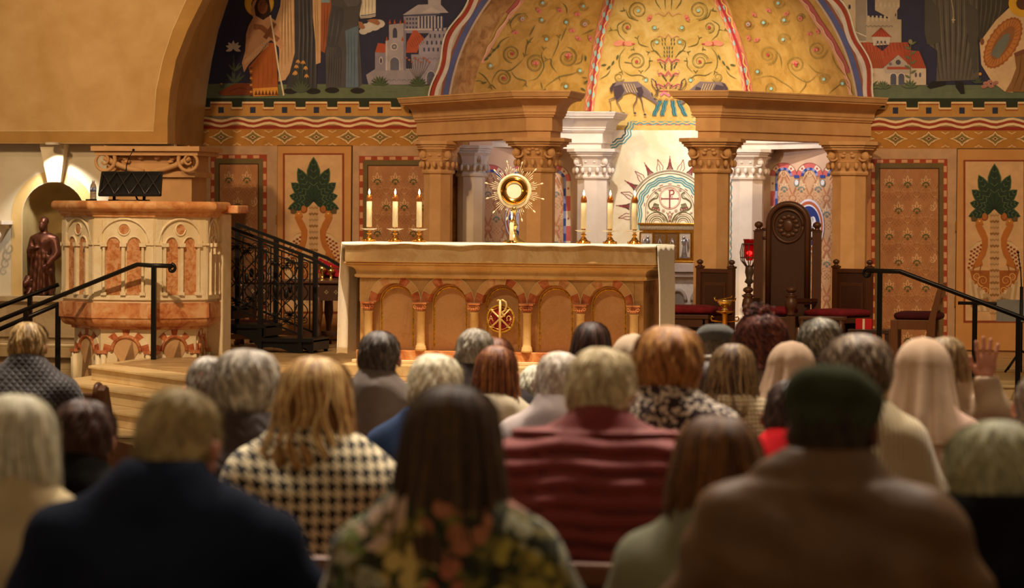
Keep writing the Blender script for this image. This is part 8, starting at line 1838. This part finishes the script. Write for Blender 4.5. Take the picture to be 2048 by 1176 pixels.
# woman with a raised hand
sH_ = 500; pW = PD(1893, 672, CF/sH_); hand = PD(1972, 757, CF/sH_*.985); elb = PD(1990, 828, CF/sH_*.985)
wr_ = (hand.x-pW.x, hand.y-pW.y, hand.z); el_ = (elb.x-pW.x, elb.y-pW.y, elb.z)
t, zt_, Hw_, hp_ = person('woman with long blonde hair in a beige trench coat raising her open right hand', 1893, 672, sH_, 0, 5, 10, hr=hs('long', '#8a6c44', '#d2b484', .5, n=2800, hwk=.98, length=.42, wave=(.05, 2.5), wd=.003, frz=.06), garment=M('#b89c7c', .6, kind='fabric', col2='#a3876a', scale=7, bmp=.12, bscale=60), sw=.225, bulk=.045, collar='lapel', extra=dict(wrist=wr_, elbow=el_))
w0 = np.array(wr_); pr = [(s_cap(w0+[0, 0, -.03], w0+[0, 0, .01], .026, .028), .01), (s_ell(w0+[.0, 0, .05], (.040, .015, .048)), .012)]
for q, (dx, ln_, an) in enumerate(((-.030, .066, -9), (-.010, .078, -2), (.011, .073, 4), (.031, .058, 13))):
    b0 = w0+np.array([dx, 0, .082-.004*abs(q-1.3)]); d_ = np.array([math.sin(R(an)), .12, math.cos(R(an))]); m_ = b0+d_*ln_*.5; pr += [(s_cap(b0, m_, .0095, .009), .003), (s_cap(m_, m_+(d_+[0, .12, 0])*ln_*.5, .009, .0075), .003)]
b0 = w0+np.array([-.033, 0, .02]); pr += [(s_cap(b0, b0+np.array([-.024, .004, .030]), .013, .011), .008), (s_cap(b0+np.array([-.024, .004, .030]), b0+np.array([-.030, .008, .062]), .0105, .008), .004)]
V, Q = sdf_mesh(pr, .0035); o = from_arrays('hand', V, Q, [SKIN], t, True)
# top knot of the curly-haired woman and the pale headband
for ob in [o for o in bpy.data.objects if o.get('category') == 'person']:
    L_ = ob.get('label', '')
    if 'top knot' in L_:
        zt_ = (PD(1522, 626, CF/480)).z; rg = np.random.RandomState(5); k = MB(); tn = hairtones('#4a1c14', .5, '#8a4a34'); 
        for q in range(70):
            k.use(tn[q % len(tn)], True); c0 = rg.randn(3)*np.array([.022, .02, .012])+np.array([0, -.03, zt_+.004]); r_ = rg.uniform(.010, .02); a0 = rg.uniform(0, 6.28); ax = rg.randn(3); ax /= np.linalg.norm(ax); e1 = np.cross(ax, [0, 0, 1.01]); e1 /= np.linalg.norm(e1); e2 = np.cross(ax, e1)
            k.tube([tuple(c0+r_*(e1*math.cos(a0+w_*.6)+e2*math.sin(a0+w_*.6))+ax*.003*w_) for w_ in range(8)], .0026, 4)
        k.build('hair_knot', ob)
    if 'headband' in L_:
        zt_ = (PD(1416, 722, CF/500)).z; k = MB().use(F_('#e6ddd0'), True); pts = [(.094*math.sin(a), .02, zt_-.10+.115*math.cos(a)) for a in np.linspace(-1.7, 1.7, 20)]; k.tube(pts, .008, 6); k.build('headband', ob)
# ------------------------------------------------------------------ pews
pewm = M('#7a4a26', .38, kind='wood', col2='#522c12', st=(2, 30, 30), scale=2, spec=.5); pewd = M('#4c2a14', .4, kind='wood', col2='#341a0a', st=(2, 30, 30), scale=2, spec=.5)
def pew(label, x0, x1, Y, h=.90, ends=True):
    t = thing('pew', label, 'pew', ((x0+x1)/2, Y, 0), group='church pews'); L_ = x1-x0
    k = MB().use(pewm).box((0, 0, h-.03), (L_, .06, .06)); k.build('top_rail', t, bevel=.012)
    k = MB().use(pewd).box((0, .02, h*.5+.1), (L_, .03, h-.28)); k.use(pewm).box((0, -.03, h*.62), (L_, .06, .025)); k.build('back', t)
    k = MB().use(pewm).box((0, .26, .43), (L_, .44, .04)); k.build('seat', t, bevel=.006)
    if ends:
        for s_ in (-1, 1):
            k = MB().use(pewm); pts = [(-.05, 0), (.48, 0), (.48, .56), (.40, .62), (.16, .66), (.04, h-.02), (.02, h+.03), (-.02, h+.045), (-.06, h+.02), (-.06, h-.04)]
            k.slab([(s_*L_/2, a, b) for a, b in pts], (s_, 0, 0), .05); k.use(pewm, True).tube([(s_*(L_/2+.0), -.01+.045*math.cos(R(a)), h+.0+.045*math.sin(R(a))) for a in range(-60, 271, 30)], .018, 6); k.build('pew_end', t, bevel=.006)
    return t
def pews_at(px, py, x0, x1, label, h=.90):
    p0 = PZ(px, py, h); pew(label, x0, x1, p0.y, h)
p_ = PZ(640, 1112, .96); xa2 = PZ(676, 1112, .96).x
pew('wooden pew whose left end shows below the houndstooth cape', p_.x-2.6, xa2+.02, p_.y, .96)
p2 = PZ(1165, 1124, .95); pew('long wooden pew whose pale top rail shows below the red padded vest', xa2+.12, p2.x+3.0, p2.y, .95)
p3 = PZ(1880, 915, .96); pew('wooden pew seen between the cream cardigan and the black coat at right', p3.x-.9, p3.x+2.6, p3.y, .96)
p4 = PZ(90, 795, .92); pew('wooden pew with a rounded end at the far left, before the steps', p4.x-2.6, p4.x+.02, p4.y, .92)
p5 = PZ(187, 786, .92); pew('wooden pew with a scrolled end rising left of the fair-haired man in navy', p5.x-3.0, p5.x+.03, p5.y, .92)
